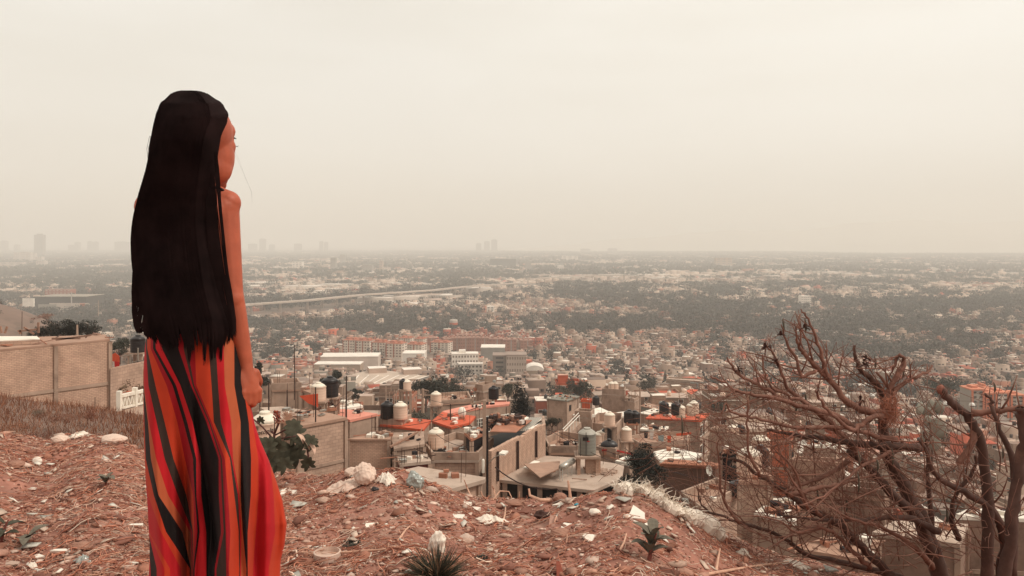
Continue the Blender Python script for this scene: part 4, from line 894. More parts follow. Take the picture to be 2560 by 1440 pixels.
# mall at left
o = block('shopping_mall', 'long mall with dark upper band and pale ground floor at left', 'building', 85, 215, 742, 775, wall=dk, roof=(.3, .25, .2), depth=60, land='the mall at left')
q = MB(); D_ = 112 * FPX / 170; q.box((16, -30.6, 6), (66, 1.2, 11), col=(.5, .42, .36)); q.box((38, -31.3, 6), (8, 1.0, 10), col=(.5, .13, .06)); q.box((-20, -31.3, 5), (30, 1, 9), col=(.30, .27, .23)); q.beam((20, -32, -2), (20, -32, 30), 1.2, 1.2, 0, (.45, .4, .36)); x = q.build('ground_floor_panel', M_far, None); x.parent = o
o = block('sign_board', 'pale slanted sign board left of the mall', 'sign', 56, 84, 747, 762, wall=wh, depth=3, D=1290)
block('frame_building', 'unfinished red-brown frame building behind the mall', 'building', 112, 176, 724, 742, wall=(.34, .10, .06), roof=(.35, .2, .15), D=1560, depth=20, storeys=3, cols=7, win=(.45, .34, .28))
# highway
def highway(name, label, pts, zt_, w, mt):
    P3 = [PZ(x, y, zt_) for x, y in pts]; o = empty(name, P3[0], label, 'bridge'); q = MB()
    for i in range(len(P3) - 1):
        for k in range(6): a_ = P3[i].lerp(P3[i + 1], (k + .5) / 6); dx_ = abs(P3[i + 1].x - P3[i].x) / 12 + 8; OCC.append((a_.x - dx_, a_.x + dx_, a_.y - 130, a_.y + 25))
        q.beam(P3[i], P3[i + 1] + (P3[i + 1] - P3[i]).normalized() * 2, w, 2.2, 0, (.42, .33, .27))
    x = q.build('deck', M_far, o); q = MB()
    for i in range(len(P3) - 1):
        n = max(1, int((P3[i + 1] - P3[i]).length / 38))
        for k in range(n): p = P3[i].lerp(P3[i + 1], k / n); q = MB(); q.box((p.x, p.y, (zt_ - 112) / 2 - 1.2), (3, 3, zt_ + 112 - 2.4), col=(.35, .27, .22)); q.build('pier', M_far, o)

highway('elevated_highway', 'long elevated highway crossing the plain right of her arm', [(560, 768), (628, 761), (769, 751), (909, 737), (1078, 726), (1162, 717), (1235, 712), (1303, 707)], -97, 17, None)
highway('elevated_highway', 'distant elevated road section with curved ramp right of centre', [(1320, 698), (1400, 692), (1480, 689), (1560, 688), (1610, 692), (1640, 698)], -97, 14, None)
LAND.append(('the elevated highway', 950, 735))
# silo
p = P(1134, 833, 982); o = empty('water_tower', p, 'round silver water tower with orange band in the woods', 'water tower'); q = MB(); LAND.append(('the banded water tower', 1134, 815))
q.lathe((p.x, p.y, p.z), [(4.9, -3), (4.9, 11), (5.0, 11)], 20, col=(.30, .29, .26)); q.build('drum', M_far, o, True)
q = MB(); q.lathe((p.x, p.y, p.z), [(5.05, 10.6), (5.05, 13.2)], 20, col=(.48, .10, .05)); q.build('band', M_far, o)
q = MB(); q.lathe((p.x, p.y, p.z), [(4.9, 13.2), (4.9, 16), (4.6, 16.5)], 20, col=(.5, .42, .36)); q.build('cap', M_far, o)
# white apartment rows with brick-brown stair shafts
for i, (a, b, t, base, D) in enumerate(((860, 892, 851, 884, 770), (892, 930, 853, 887, 765), (932, 968, 857, 891, 735), (968, 1010, 860, 894, 730), (1018, 1060, 862, 889, 745), (1078, 1126, 857, 882, 790), (1000, 1030, 846, 868, 850), (1040, 1062, 848, 868, 860))):
    block('apartment_building', ['leftmost white apartment block with brown stair shafts', 'second white apartment block from the left in the row', 'third white apartment block, left half of the nearer pair', 'fourth white apartment block, right half of the nearer pair', 'white apartment block standing apart with small square windows', 'white and orange apartment block at right end of the row', 'white block peeking out behind the middle of the apartment row', 'small white block behind the row beside orange roofs'][i], 'building', a, b, t, base, D, depth=14, wall=cr_, roof=(.42, .15, .09), rz=-.25, storeys=5, cols=5, win=(.18, .10, .075), stripes=((.02, .06, br_), (.5, .06, br_)), side=2, group='white apartment blocks', extra=((.3, .3, .14), (.75, .2, .12)), land='the white apartment row' if i == 2 else None)
for i, (a, b, t) in enumerate(((1108, 1128, 848), (1128, 1150, 846), (1150, 1172, 846), (1172, 1196, 845), (1196, 1220, 846), (1220, 1256, 848), (1256, 1290, 850), (1140, 1168, 838), (1176, 1206, 838), (1060, 1090, 846), (1300, 1330, 852))):
    block('orange_apartment', ['leftmost orange brick apartment block beside the white row', 'second orange apartment block from the left', 'third orange apartment block from the left', 'fourth orange apartment block, middle of the row', 'fifth orange apartment block from the left', 'broad orange apartment block with grey stripes, sixth', 'broad orange apartment block at the right end', 'orange block behind the gap of the third and fourth', 'orange block behind the gap of the fourth and fifth', 'orange block above the middle of the white row', 'detached orange-brown block right of the orange row'][i], 'building', a, b, t, 880 if i < 7 or i > 9 else 862, 815 if i < 7 or i > 9 else 872, depth=12, wall=(.33, .145, .10), roof=(.36, .19, .14), rz=.1, storeys=4, cols=4, win=(.2, .08, .05), extra=((.3, .15, .14), (.7, .12, .12)), stripes=((.6, .08, (.3, .25, .21)),), group='orange brick apartment blocks', land='the orange apartment row' if i == 3 else None)
def sign_text(s, size, loc, rz, mt, parent):
    fc = bpy.data.curves.new('sign_text', 'FONT'); fc.body = s; fc.size = size; fc.extrude = .05
    fo = bpy.data.objects.new('sign_text', fc); COL.objects.link(fo); bpy.context.view_layer.update(); me = bpy.data.meshes.new_from_object(fo); bpy.data.objects.remove(fo)
    me.transform(Matrix.Rotation(R(90), 4, 'X')); me.materials.clear(); me.materials.append(mt); x = bpy.data.objects.new('sign_text', me); COL.objects.link(x); x.parent = parent; x.location = loc; return x
o = block('warehouse', 'long cream warehouse with orange wall lettering below the apartment row', 'building', 800, 942, 893, 922, 640, depth=22, wall=(.58, .47, .40), roof=wh, rz=.06, storeys=0, land='the lettered warehouse')
q = MB(); q.box((4, -11.2, 5.3), (1.8, .3, 1.8), col=(.45, .12, .06)); q.box((-16, -11.1, 2.6), (4.5, .2, 1.6), col=(.15, .1, .08)); x = q.build('sign_mark', M_far, None); x.parent = o
block('warehouse', 'low pale roof in front of lettered warehouse', 'building', 785, 900, 912, 925, 600, depth=14, wall=tn, roof=wh)
block('hall', 'plain cream hall right of the lettered warehouse', 'building', 1006, 1060, 885, 908, 690, depth=20, wall=wh, roof=wh)
block('office_building', 'white three-storey office with window bands and stepped roof', 'building', 1128, 1194, 886, 922, 640, depth=12, wall=wh, roof=wh, storeys=3, cols=9, extra=((.4, .25, .2),), land='the white office', win=(.2, .14, .11), rz=.1)
block('office_building', 'small white annex below the white office', 'building', 1142, 1206, 912, 932, 580, depth=9, wall=(.6, .52, .45), storeys=2, cols=7)
block('warehouse', 'green-grey hall with white roof behind the grey office', 'building', 1202, 1262, 870, 893, 730, depth=22, wall=gy, roof=wh)
block('office_building', 'big grey concrete office with dark window bands left side', 'building', 1266, 1316, 889, 934, 560, depth=16, wall=(.44, .34, .28), roof=(.3, .22, .18), storeys=3, cols=8, land='the grey office', win=(.22, .16, .13), rz=.0)
block('office_building', 'banded wing of the grey office with shade painted into its walls', 'building', 1232, 1266, 890, 934, 562, depth=14, wall=(.20, .16, .135), roof=(.3, .22, .18), storeys=4, cols=1, win=(.05, .04, .035))  # darkened office grey: the wing's shade is put into its wall colour
p = P(1337, 932, 580); o = empty('arched_hall', p, 'white barrel-roofed hall right of the grey office', 'building'); q = MB(); vs = []
for yy in (0, 16):
    for k in range(9): a = math.pi * k / 8; vs.append((p.x - 6.8 * math.cos(a), p.y + yy, p.z + 1.5 + 3.8 * math.sin(a)))
q.add(vs, [(k, k + 1, k + 10, k + 9) for k in range(8)] + [tuple(range(9))[::-1]], 0, None, wh); q.build('roof', M_far, o)
q = MB(); q.box((p.x, p.y + 8, p.z - 1), (13.6, 15.9, 5), col=tn); q.build('wall', M_far, o)
OCC.append((p.x - 9, p.x + 9, p.y - 8, p.y + 20))
# wide ribbed warehouse roof
zt_ = -70.; v = [PZ(x, y, zt_) for x, y in ((872, 938), (935, 922), (1072, 940), (1000, 962), (865, 958))]
o = empty('warehouse', v[0], 'wide warehouse with pale ribbed roof and two raised gables', 'building'); LAND.append(('the wide ribbed warehouse roof', 965, 945)); occupy([tuple(k[:2]) for k in v], 4)
q = MB(); q.prism([tuple(k[:2]) for k in v], -86, zt_, 0, None, gy, (.50, .39, .31)); q.build('wall', M_far, o)
q = MB()
for k in range(9): t = k / 8; q.beam(v[4].lerp(v[3], t) + Vector((0, 0, .15)), v[0].lerp(v[2], t) + Vector((0, 0, .15)), .5, .25, 0, wh)
q.build('roof_rib', M_far, o)
q = MB()
for a, b, rr in ((920, 965, 930), (1006, 1052, 933)):
    q = MB(); c = PZ((a + b) / 2, rr, zt_); q.box((c.x, c.y, zt_ + 1.3), ((b - a) / FPX * 420, 8, 2.6), .3, col=(.45, .32, .25), ctop=wh); q.build('raised_gable', M_far, o)
# orange walls
o = empty('perimeter_wall', P(1730, 800, 1200), 'long orange compound wall running through the woods', 'wall'); q = MB(); LAND.append(('the long orange wall', 1750, 785))
pw = [PZ(1655, 790, -112), PZ(1803, 818, -112), PZ(1804, 808, -112), PZ(1900, 800, -112)]
for a, b in zip(pw, pw[1:]): q.prism([tuple(a[:2]), tuple(b[:2]), (b.x, b.y + 2), (a.x, a.y + 2)], -113, -104, col=(.42, .18, .11))
q.build('wall', M_far, o)
# orange-grey towers at right
for i, (a, b, t) in enumerate(((2428, 2462, 976), (2464, 2484, 985), (2488, 2524, 984), (2526, 2562, 990), (2462, 2476, 972))):
    block('apartment_tower', ['grey tower with orange top, leftmost of the right-hand estate', 'orange tower, second in the right-hand estate', 'white-fronted tower with orange sides in the estate', 'grey and orange tower at the right edge', 'orange stair tower peeking above the estate'][i], 'tower', a, b, t, 1045, 350 if i < 4 else 362, depth=9, wall=[(.32, .28, .24), (.55, .17, .09), (.60, .52, .46), (.42, .35, .30), (.55, .17, .09)][i], roof=(.6, .22, .13), storeys=6, cols=2, stripes=((.08, .14, (.55, .17, .09)), (.9, .14, (.55, .17, .09))), extra=((.5, .4, .08),), group='orange and grey estate towers', land='the orange estate towers' if i == 2 else None)
# cable car
def gondola(px, row, D, label):
    p = P(px, row, D); o = empty('cable_cabin', p, label, 'cable car', 'cable car cabins'); q = MB()
    q.ball(p, (1.0, .9, 1.05), seg=14, ring=10); q.build('cabin', mat('cabin_shell', (.6, .56, .5), .25, spec=.8), o, True)
    q = MB(); q.ball((p.x, p.y - .06, p.z - .1), (.98, .88, .5), seg=14, ring=8); q.build('glazing', M_glass, o, True)
    q = MB(); q.tube([(p.x, p.y, p.z + 1), (p.x, p.y, p.z + 3)], .12, 5); q.build('hanger', M_galv, o)
GON = [(1556, 967, 330, 'round cable cabin above the orange house'), (1712, 967, 320, 'cable cabin left of cable tower'), (1738, 962, 330, 'cable cabin touching the cable tower head'), (1222, 951, 420, 'tiny cable cabin, left one above the twin cypress'), (1250, 950, 425, 'tiny cable cabin, right one above the twin cypress'), (1380, 965, 400, 'tiny cable cabin left of the grey round tree'), (1396, 961, 405, 'tiny cable cabin hidden by the grey round tree'), (1902, 986, 300, 'small cable cabin between upper left branches'), (2118, 993, 290, 'dull cable cabin left of the bright one'), (2180, 990, 280, 'bright silver cable cabin left of orange straw tuft'), (2363, 1011, 260, 'bright cable cabin beside the thick cut branch'), (2430, 1014, 262, 'cable cabin in front of the orange estate')]
for g_ in GON: gondola(*g_)
o = empty('cable_tower', P(1743, 1030, 300), 'grey T-shaped cable car tower right of centre', 'pylon'); LAND.append(('the cable car tower', 1743, 990))
q = MB(); a, b = P(1743, 1035, 300), P(1743, 958, 300); q.tube([a, b], [.62, .42], 10); q.build('mast', mat('tower_grey', (.26, .25, .23), .6), o)
q = MB(); q.beam(P(1726, 957, 300), P(1762, 957, 300), .5, .5); q.beam(P(1728, 957, 298), P(1728, 957, 303), .3, .3); q.beam(P(1760, 957, 298), P(1760, 957, 303), .3, .3); q.build('cross_arm', M_gray, o)
def cable(label, pts, r, mt=None, name='power_cable', cat='cable', grp=None, sag=0.):
    pp_ = []
    for (a, b) in zip(pts, pts[1:]):
        a, b = P(*a), P(*b)
        for k in range(8): t = k / 8; c = a.lerp(b, t); c.z -= sag * 4 * t * (1 - t); pp_.append(c)
    pp_.append(P(*pts[-1])); q = MB(); q.tube(pp_, r, 4); return tag(q.build(name, mt or M_pole, loc=pp_[0]), label, cat, grp)
cable('cable car haul rope from the tower towards the right', [(1743, 955, 300), (2430, 1003, 262), (2700, 1030, 255)], .05, sag=1.5)
cable('cable car haul rope from the tower towards the left', [(1743, 955, 300), (1222, 944, 420)], .05, sag=2)
for i, (pts, l) in enumerate((([(1215, 1008, 44), (1040, 985, 75)], 'thin wire from the lamp pole top towards the conifer clump'), ([(1215, 1010, 44), (930, 1068, 56)], 'thin wire sagging over the red roofs'), ([(1275, 1020, 70), (1700, 1185, 42), (2100, 1260, 36)], 'upper thin wire passing in front of the round tree'), ([(1345, 1055, 60), (1640, 1190, 42), (1800, 1240, 36)], 'lower thin wire passing in front of the round tree'), ([(1560, 1120, 50), (1800, 1200, 40), (2100, 1225, 36)], 'wire running just below the rusty shed roof'), ([(1238, 1168, 44), (1392, 1222, 40), (1500, 1235, 38)], 'black hose draped over the wide pale roof'), ([(1212, 1112, 44), (1090, 1085, 54)], 'wire from lamp pole to lone cream tank'))):
    cable(l, pts, .018 if i != 5 else .035, grp='overhead wires' if i != 5 else None, sag=.4, name='overhead_wire' if i != 5 else 'hose', cat='cable' if i != 5 else 'hose')
# roads poles, wooden utility pole
o = empty('utility_pole', P(1057, 1030, 78), 'pale utility pole with two crossarms left of the conifer clump', 'utility pole'); q = MB(); q.tube([P(1057, 1032, 78), P(1057, 972, 78)], [.16, .12], 8); q.build('pole', M_conc, o)
q = MB(); q.beam(P(1057, 974, 78), P(1072, 977, 78), .08, .1); q.beam(P(1057, 988, 78), P(1078, 988, 78), .08, .1); q.build('crossarm', M_conc, o)
pole('pale lamp post among the trees left of her hair', 246, 790, 750, 900, .4, M_conc, 'lamp_post', 'lamp post')
pole('pale post in front of the dark trees at left', 193, 850, 812, 62, .09, M_conc, 'post', 'post')
# hills in the haze
def hill(x0, x1, D, prof, name='hills'):
    pts = np.linspace(x0, x1, 90); q = MB()
    zs = np.array([-(ip(p, prof) - HZ) / FPX * D for p in pts]) + fbm(pts * 3, pts * 0, 120, 4) * 60
    X = (pts - CX) / FPX * D; vs = []
    for k in range(8):
        t = k / 7; yy = D + (t - .5) * 2600; zz = -112.5 + (zs + 112.5) * max(0, 1 - (2 * t - 1) ** 2) ** .8
        vs += [(X[i] + 0, yy, zz[i]) for i in range(90)]
    fs = [(k * 90 + i, k * 90 + i + 1, (k + 1) * 90 + i + 1, (k + 1) * 90 + i) for k in range(7) for i in range(89)]
    q.add(vs, fs); o = q.build(name, mat('hill_haze_tint', (.55, .49, .41), .95, coords='World'), smooth=True); tag(o, kind='structure')  # haze is put into the pale hill colour, so the ridges fade
hill(1150, 2900, 10000, [(1150, 632), (1400, 615), (1600, 592), (1800, 578), (2000, 575), (2150, 556), (2250, 548), (2400, 560), (2560, 552), (2900, 575)])
hill(1900, 2800, 8600, [(1900, 640), (2080, 612), (2200, 598), (2300, 590), (2450, 600), (2560, 598), (2800, 610)])
# ---------------------------------------------------------------- the town: plots become houses or trees
for x0, x1, y0, y1 in OCC:
    blocked((CXs + CS * .5 > x0) & (CXs - CS * .5 < x1) & (CYs + CS * .5 > y0) & (CYs - CS * .5 < y1))
blocked((CYs < 175) & (cpx < 640) & (CYs < 150))
# nothing close may stand up in front of the hand-built houses
blocked((CYs < 190) & (cpx > 1090) & (cpx < 1800)); blocked((CYs < 112) & (cpx < 1760)); blocked((CYs < 260) & (cpx > 1250) & (cpx < 1345))
T = veg(cpx, crow); patch = fbm(CXs, CYs * .6, 150, 11) * 1.3 + fbm(CXs, CYs, 45, 12) * .8
veg_p = np.clip(T - .04 + patch * 1.25 * (T > .15), 0, .96)
is_tree = free & (rng.random(len(CXs)) < veg_p)
is_house = free & ~is_tree & (rng.random(len(CXs)) < np.where(CYs > 3000, .8, .95))
is_house &= ~((cpx < 330) & (CYs < 560))          # scrub hill at left
HILLT = (cpx < 330) & (CYs < 560) & free & (CYs > 180)
is_tree = np.where(HILLT, rng.random(len(CXs)) < .55, is_tree)
print('plots', is_house.sum(), is_tree.sum())
# ---- houses
hi = np.where(is_house)[0]; hi = hi[np.argsort(CYs[hi])]
nH = len(hi); hx, hy, hz, hs, hr = CXs[hi], CYs[hi], CZ[hi], CS[hi], CR[hi] + rng.normal(0, .05, len(hi))
hp = cpx[hi]; hw = hs * rng.uniform(.62, 1.0, nH); hd = hs * rng.uniform(.6, .98, nH); nr_ = hy < 260; hw = np.where(nr_, hw * .78, hw); hd = np.where(nr_, hd * .85, hd)
st = rng.choice([1, 2, 3, 4], nH, p=[.22, .48, .24, .06]); st = np.where(hy < 170, np.minimum(st, 2), st); hh = st * 2.6 + rng.uniform(-.3, .5, nH)
st = np.where(hy > 2600, np.maximum(1, st // 2), st); hh = np.where(hy > 2600, hh * rng.uniform(.7, 1.5, nH), hh)
pc = rng.choice(len(PAL), nH, p=PALP); rc = rng.choice(len(RPAL), nH, p=RPALP)
brt = 1 + .25 * (fbm(hx, hy, 160, 15)); whiter = (fbm(hx, hy, 200, 17) > .05)
pc = np.where(whiter & (rng.random(nH) < .4) & (hy > 700), 4, pc); rc = np.where(whiter & (rng.random(nH) < .35) & (hy > 700), 2, rc)
rc = np.where((hy > 1750) & (rng.random(nH) < .6), 2, rc); pc = np.where((hy > 1500) & (rng.random(nH) < .35), 4, pc)
orange_zone = (hp > 1080) & (hp < 1340) & (hy > 800) & (hy < 960); pc = np.where(orange_zone & (rng.random(nH) < .7), 5, pc)
wallc = PAL[pc] * (brt * rng.uniform(.85, 1.15, nH))[:, None]; roofc = RPAL[rc] * rng.uniform(.85, 1.12, nH)[:, None]
NI = 215
def house_geo(i):
    """wall, roof and opening boxes of plot i in its own coordinates"""
    w, d, h = hw[i] / 2, hd[i] / 2, hh[i]; return w, d, h
AUTO = []        # (object, phrase, px, row, noun)
rr = random.Random(3)
WINP = MB(); WINP.box((0, 0, .5), (1, .08, 1)); 
wm = MB(); wm.box((0, -.03, .5), (.86, .05, .84), m=0); wm.box((0, 0, .5), (1, .06, 1), m=1); wo_ = wm.build('window', [M_glass, M_frame]); win_mesh = wo_.data; bpy.data.objects.remove(wo_)
wm = MB(); wm.box((0, 0, .5), (1, .06, 1)); wo_ = wm.build('door', [M_dark]); door_mesh = wo_.data; bpy.data.objects.remove(wo_)
SW = ['one-storey', 'two-storey', 'three-storey', 'four-storey']
def add_part(name, me, parent, loc, scale=(1, 1, 1), rz=0.):
    o = bpy.data.objects.new(name, me); COL.objects.link(o); o.parent = parent; o.location = loc; o.scale = scale; o.rotation_euler = (0, 0, rz); return o
for i in range(min(NI, nH)):
    w, d, h = house_geo(i); wc = tuple(wallc[i]); rcl = tuple(roofc[i])
    o = empty('house', (hx[i], hy[i], hz[i]), None, 'house', 'town houses on the slope', hr[i])
    m = MB(); m.prism([(-w, -d), (w, -d), (w, d), (-w, d)], -4, h, cap=False, col=wc)
    if rr.random() < .55:    # a set-back upper room
        bw = rr.uniform(.3, .5) * w; bx = rr.uniform(-w + bw, w - bw); by = d - d * .5
        m.prism([(bx - bw, by - d * .4), (bx + bw, by - d * .4), (bx + bw, by + d * .4), (bx - bw, by + d * .4)], h + .05, h + 2.3, col=wc, ctop=rcl)
        up = True
    else: up = False
    x = m.build('wall', M_house); x.parent = o
    m = MB(); m.prism([(-w - .12, -d - .12), (w + .12, -d - .12), (w + .12, d + .12), (-w - .12, d + .12)], h - .16, h + .03, col=rcl, bottom=True)
    par = rr.random() < .6
    if par:
        t_, ph = .16, rr.uniform(.4, 1.0)
        for (x0, y0, x1, y1) in ((-w, -d, w, -d + t_), (-w, d - t_, w, d), (-w, -d + t_ + .01, -w + t_, d - t_ - .01), (w - t_, -d + t_ + .01, w, d - t_ - .01)):
            m.prism([(x0, y0), (x1, y0), (x1, y1), (x0, y1)], h + .034, h + ph, col=wc)
    x = m.build('roof', M_house); x.parent = o
    if rr.random() < .4:
        for cx_, cy_ in ((-w + .1, -d + .1), (w - .1, -d + .1)):
            m = MB()
            for k in range(3): m.tube([(cx_ + k * .1 - .1, cy_, h), (cx_ + k * .1 - .1 + rr.uniform(-.05, .05), cy_, h + rr.uniform(.6, 1.3))], .025, 4)
            x = m.build('rebar_cluster', M_steel); x.parent = o
    s = int(st[i]); nwin = 0
    for k in range(s):
        for c in range(2 + (w > 4)):
            if rr.random() < .35: continue
            t = -w + 2 * w * (c + .5) / (2 + (w > 4)) + rr.uniform(-.3, .3)
            if k == 0 and rr.random() < .35: add_part('door', door_mesh, o, (t, -d - .01, .05), (rr.uniform(.9, 2.2), 1, 2.1))
            else: add_part('window', win_mesh, o, (t, -d - .01, k * 2.7 + .95), (rr.uniform(.9, 1.7), 1, rr.uniform(.9, 1.3)))
            nwin += 1
        sdx = -1 if hx[i] > 0 else 1
        if rr.random() < .5: add_part('window', win_mesh, o, (sdx * (w + .01), rr.uniform(-d * .5, d * .5), k * 2.7 + .95), (1.1, 1, 1.1), R(90) * sdx)
    row_top = HZ - FPX * (hz[i] + h) / hy[i]; pxc = CX + FPX * hx[i] / hy[i]
    AUTO.append((o, '%s %s house with %s' % (SW[s - 1], PALN[pc[i]], RPALN[rc[i]]), pxc, row_top, 'house'))
    # roof tanks are things of their own
    if rr.random() < .62:
        for k in range(1 if rr.random() < .7 else 2):
            lx = rr.uniform(-w * .7, w * .7); ly = rr.uniform(-d * .6, 0) if up else rr.uniform(-d * .6, d * .6)
            c, s_ = math.cos(hr[i]), math.sin(hr[i]); wx = hx[i] + lx * c - ly * s_; wy = hy[i] + lx * s_ + ly * c; wz = hz[i] + h + .04
            if 'TP' not in globals():
                TP = {}
            kd = rr.choice(('black', 'black', 'cream', 'cream', 'gray'))
            if kd not in TP:
                q = MB(); r0 = .6; hgt = 1.5
                q.lathe((0, 0, .0), [(r0, 0), (r0, .35), (r0 * 1.02, .38), (r0, .41), (r0, .8), (r0 * 1.02, .83), (r0, .86), (r0, 1.12), (r0 * .8, 1.27), (r0 * .36, 1.38), (r0 * .36, 1.48), (.02, 1.5)], 14)
                b_ = q.build('tank_body', {'black': M_black, 'cream': M_cream, 'gray': M_gray}[kd], smooth=True); TP[kd] = b_.data; bpy.data.objects.remove(b_)
            t_ = bpy.data.objects.new('water_tank', TP[kd]); COL.objects.link(t_); t_.location = (wx, wy, wz); sc_ = rr.uniform(.8, 1.15); t_.scale = (sc_, sc_, sc_)
            tag(t_, None, 'water tank', 'small water tanks on town roofs')
            AUTO.append((t_, '%s water tank on %s house' % ({'black': 'black', 'cream': 'cream', 'gray': 'grey'}[kd], 'a ' + PALN[pc[i]]), CX + FPX * wx / wy, HZ - FPX * (wz + 1) / wy, 'tank'))
# utility poles and a few washing lines between the nearer houses
for k in range(16):
    D = rr.uniform(100, 230); px = rr.uniform(700, 2400); x = (px - CX) / FPX * D; z = gz(x, D); hgt = rr.uniform(8.5, 10.5); o = empty('utility_pole', (x, D, z), None, 'utility pole', 'utility poles among the houses')
    m = MB(); m.tube([(x, D, z - 1), (x, D, z + hgt)], [.16, .11], 7); m.build('pole', M_conc, o); m = MB(); m.beam((x - .9, D, z + hgt - .4), (x + .9, D, z + hgt - .4), .1, .12); m.build('crossarm', M_wood, o)
    AUTO.append((o, 'grey utility pole standing between houses', px, HZ - FPX * (z + hgt) / D, 'pole'))
# the rest of the houses, beyond counting, as one object
def box_arrays(cx, cy, z0, z1, w, d, rz, cw, ct):
    n = len(cx); q = np.array([(-1, -1), (1, -1), (1, 1), (-1, 1)]) * .5
    V = np.zeros((n, 8, 3)); c, s = np.cos(rz), np.sin(rz)
    for k in range(4):
        lx, ly = q[k, 0] * w, q[k, 1] * d; V[:, k, 0] = V[:, k + 4, 0] = cx + lx * c - ly * s; V[:, k, 1] = V[:, k + 4, 1] = cy + lx * s + ly * c
        V[:, k, 2] = z0; V[:, k + 4, 2] = z1
    F = np.array([(0, 1, 5, 4), (1, 2, 6, 5), (2, 3, 7, 6), (3, 0, 4, 7), (4, 5, 6, 7)])
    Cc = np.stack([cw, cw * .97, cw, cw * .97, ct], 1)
    return V.reshape(-1, 3), (F[None] + (np.arange(n) * 8)[:, None, None]).reshape(-1, 4), Cc.reshape(-1, 3)
def join_arrays(parts):
    V, F, C, b = [], [], [], 0
    for v, f, c in parts: V.append(v); F.append(f + b); C.append(c); b += len(v)
    return np.concatenate(V), np.concatenate(F), np.concatenate(C)
sl = slice(NI, nH); fx, fy, fz, fw, fd, fh, fr = hx[sl], hy[sl], hz[sl], hw[sl].copy(), hd[sl].copy(), hh[sl], hr[sl]; wc, rc_ = wallc[sl], roofc[sl]
far = fy > 1750; fw = np.where(far & (rng.random(len(fw)) < .3), fw * 1.9, fw)
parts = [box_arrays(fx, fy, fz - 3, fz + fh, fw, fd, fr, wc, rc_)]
# parapets and upper rooms
m1 = rng.random(len(fx)) < .55; m1 &= fy < 3000
parts.append(box_arrays(fx[m1] + rng.uniform(-.25, .25, m1.sum()) * fw[m1], fy[m1] + fd[m1] * .15, fz[m1] + fh[m1] + .02, fz[m1] + fh[m1] + rng.uniform(1.2, 2.7, m1.sum()), fw[m1] * rng.uniform(.25, .6, m1.sum()), fd[m1] * rng.uniform(.3, .6, m1.sum()), fr[m1], wc[m1] * 1.05, rc_[m1]))
m2 = (rng.random(len(fx)) < .5) & (fy < 1500)
parts.append(box_arrays(fx[m2] - fw[m2] * .2, fy[m2] - fd[m2] * .5 + .1, fz[m2] + fh[m2] - .1, fz[m2] + fh[m2] + .9, fw[m2] * .55, np.full(m2.sum(), .25), fr[m2], wc[m2] * 1.1, rc_[m2]))
# windows as shallow dark boxes on the walls that face the camera
for k in range(6):
    mk = (rng.random(len(fx)) < .8) & (fy < 1400) & (fh > 2.7 * (k // 2 + .8)); n = mk.sum()
    off = (-.28 if k % 2 else .24) + rng.uniform(-.08, .08, n); lx = off * fw[mk]; ly = -fd[mk] / 2 - .03; c, s = np.cos(fr[mk]), np.sin(fr[mk])
    zz = fz[mk] + (k // 2) * 2.7 + 1.0; dark = np.tile(np.array([[.045, .03, .025]]), (n, 1))
    parts.append(box_arrays(fx[mk] + lx * c - ly * s, fy[mk] + lx * s + ly * c, zz, zz + rng.uniform(.9, 1.3, n), rng.uniform(.9, 2.0, n), np.full(n, .12), fr[mk], dark, dark))
# tanks as little octagonal boxes
mt_ = (rng.random(len(fx)) < .5) & (fy < 1200); n = mt_.sum(); tc_ = np.where((rng.random(n) < .45)[:, None], np.array([[.02, .014, .013]]), np.array([[.62, .48, .38]]))
for a_ in (0, .785): parts.append(box_arrays(fx[mt_] + fw[mt_] * .22, fy[mt_] - fd[mt_] * .1, fz[mt_] + fh[mt_] + .03, fz[mt_] + fh[mt_] + 1.4 - a_ * .02, np.full(n, 1.0), np.full(n, 1.0), np.full(n, a_), tc_, tc_))
# small sheds, lean-tos and extensions fill the gaps
mk = (fy < 1700); n = mk.sum(); parts.append(box_arrays(fx[mk] + rng.uniform(-.6, .6, n) * fw[mk], fy[mk] - fd[mk] * .55, fz[mk] - 2, fz[mk] + rng.uniform(1.8, 4.4, n), fw[mk] * rng.uniform(.25, .6, n), rng.uniform(1.5, 4, n), fr[mk], wc[mk] * rng.uniform(.7, 1.2, (n, 1)), RPAL[rng.choice(6, n, p=RPALP)]))
# large halls on the plain
n = 620; D = rng.uniform(1350, 4200, n); a = rng.uniform(-.66, .66, n); X_ = a * D; pxh = CX + FPX * a; keep = (pxh > 560) & (pxh < 1250) & (D < 2100) | (D > 2300); keep &= ~((D < 1700) & (pxh > 1250)); X_, D = X_[keep], D[keep]; n = len(D)
cw_ = np.array([(.5, .4, .33)]) * rng.uniform(.7, 1.1, (n, 1)); ct_ = np.where((rng.random(n) < .7)[:, None], np.array([[.72, .63, .55]]), np.array([[.42, .3, .24]]))
parts.append(box_arrays(X_, D, np.full(n, -113.), -112 + rng.uniform(6, 11, n), rng.uniform(20, 85, n), rng.uniform(20, 60, n), rng.uniform(-.3, .3, n), cw_, ct_))
V, F, C = join_arrays(parts)
o = np_mesh('far_houses', V, F, M_far, C); tag(o, 'dense mass of small flat-roofed houses spreading over the slope and plain', 'houses', kind='stuff')
print('far houses faces', len(F))
# ---- trees
ti = np.where(is_tree)[0]; tx, ty, tz, ts = CXs[ti], CYs[ti], CZ[ti], CS[ti]
reps = 2
tx = np.concatenate([tx, tx + rng.uniform(-.6, .6, len(tx)) * ts]); ty = np.concatenate([ty, ty + rng.uniform(-.6, .6, len(ty)) * ts]); ts = np.concatenate([ts, ts]); 
okt = np.ones(len(tx), bool)
for x0, x1, y0, y1 in OCC: okt &= ~((tx > x0) & (tx < x1) & (ty > y0 - 4) & (ty < y1))
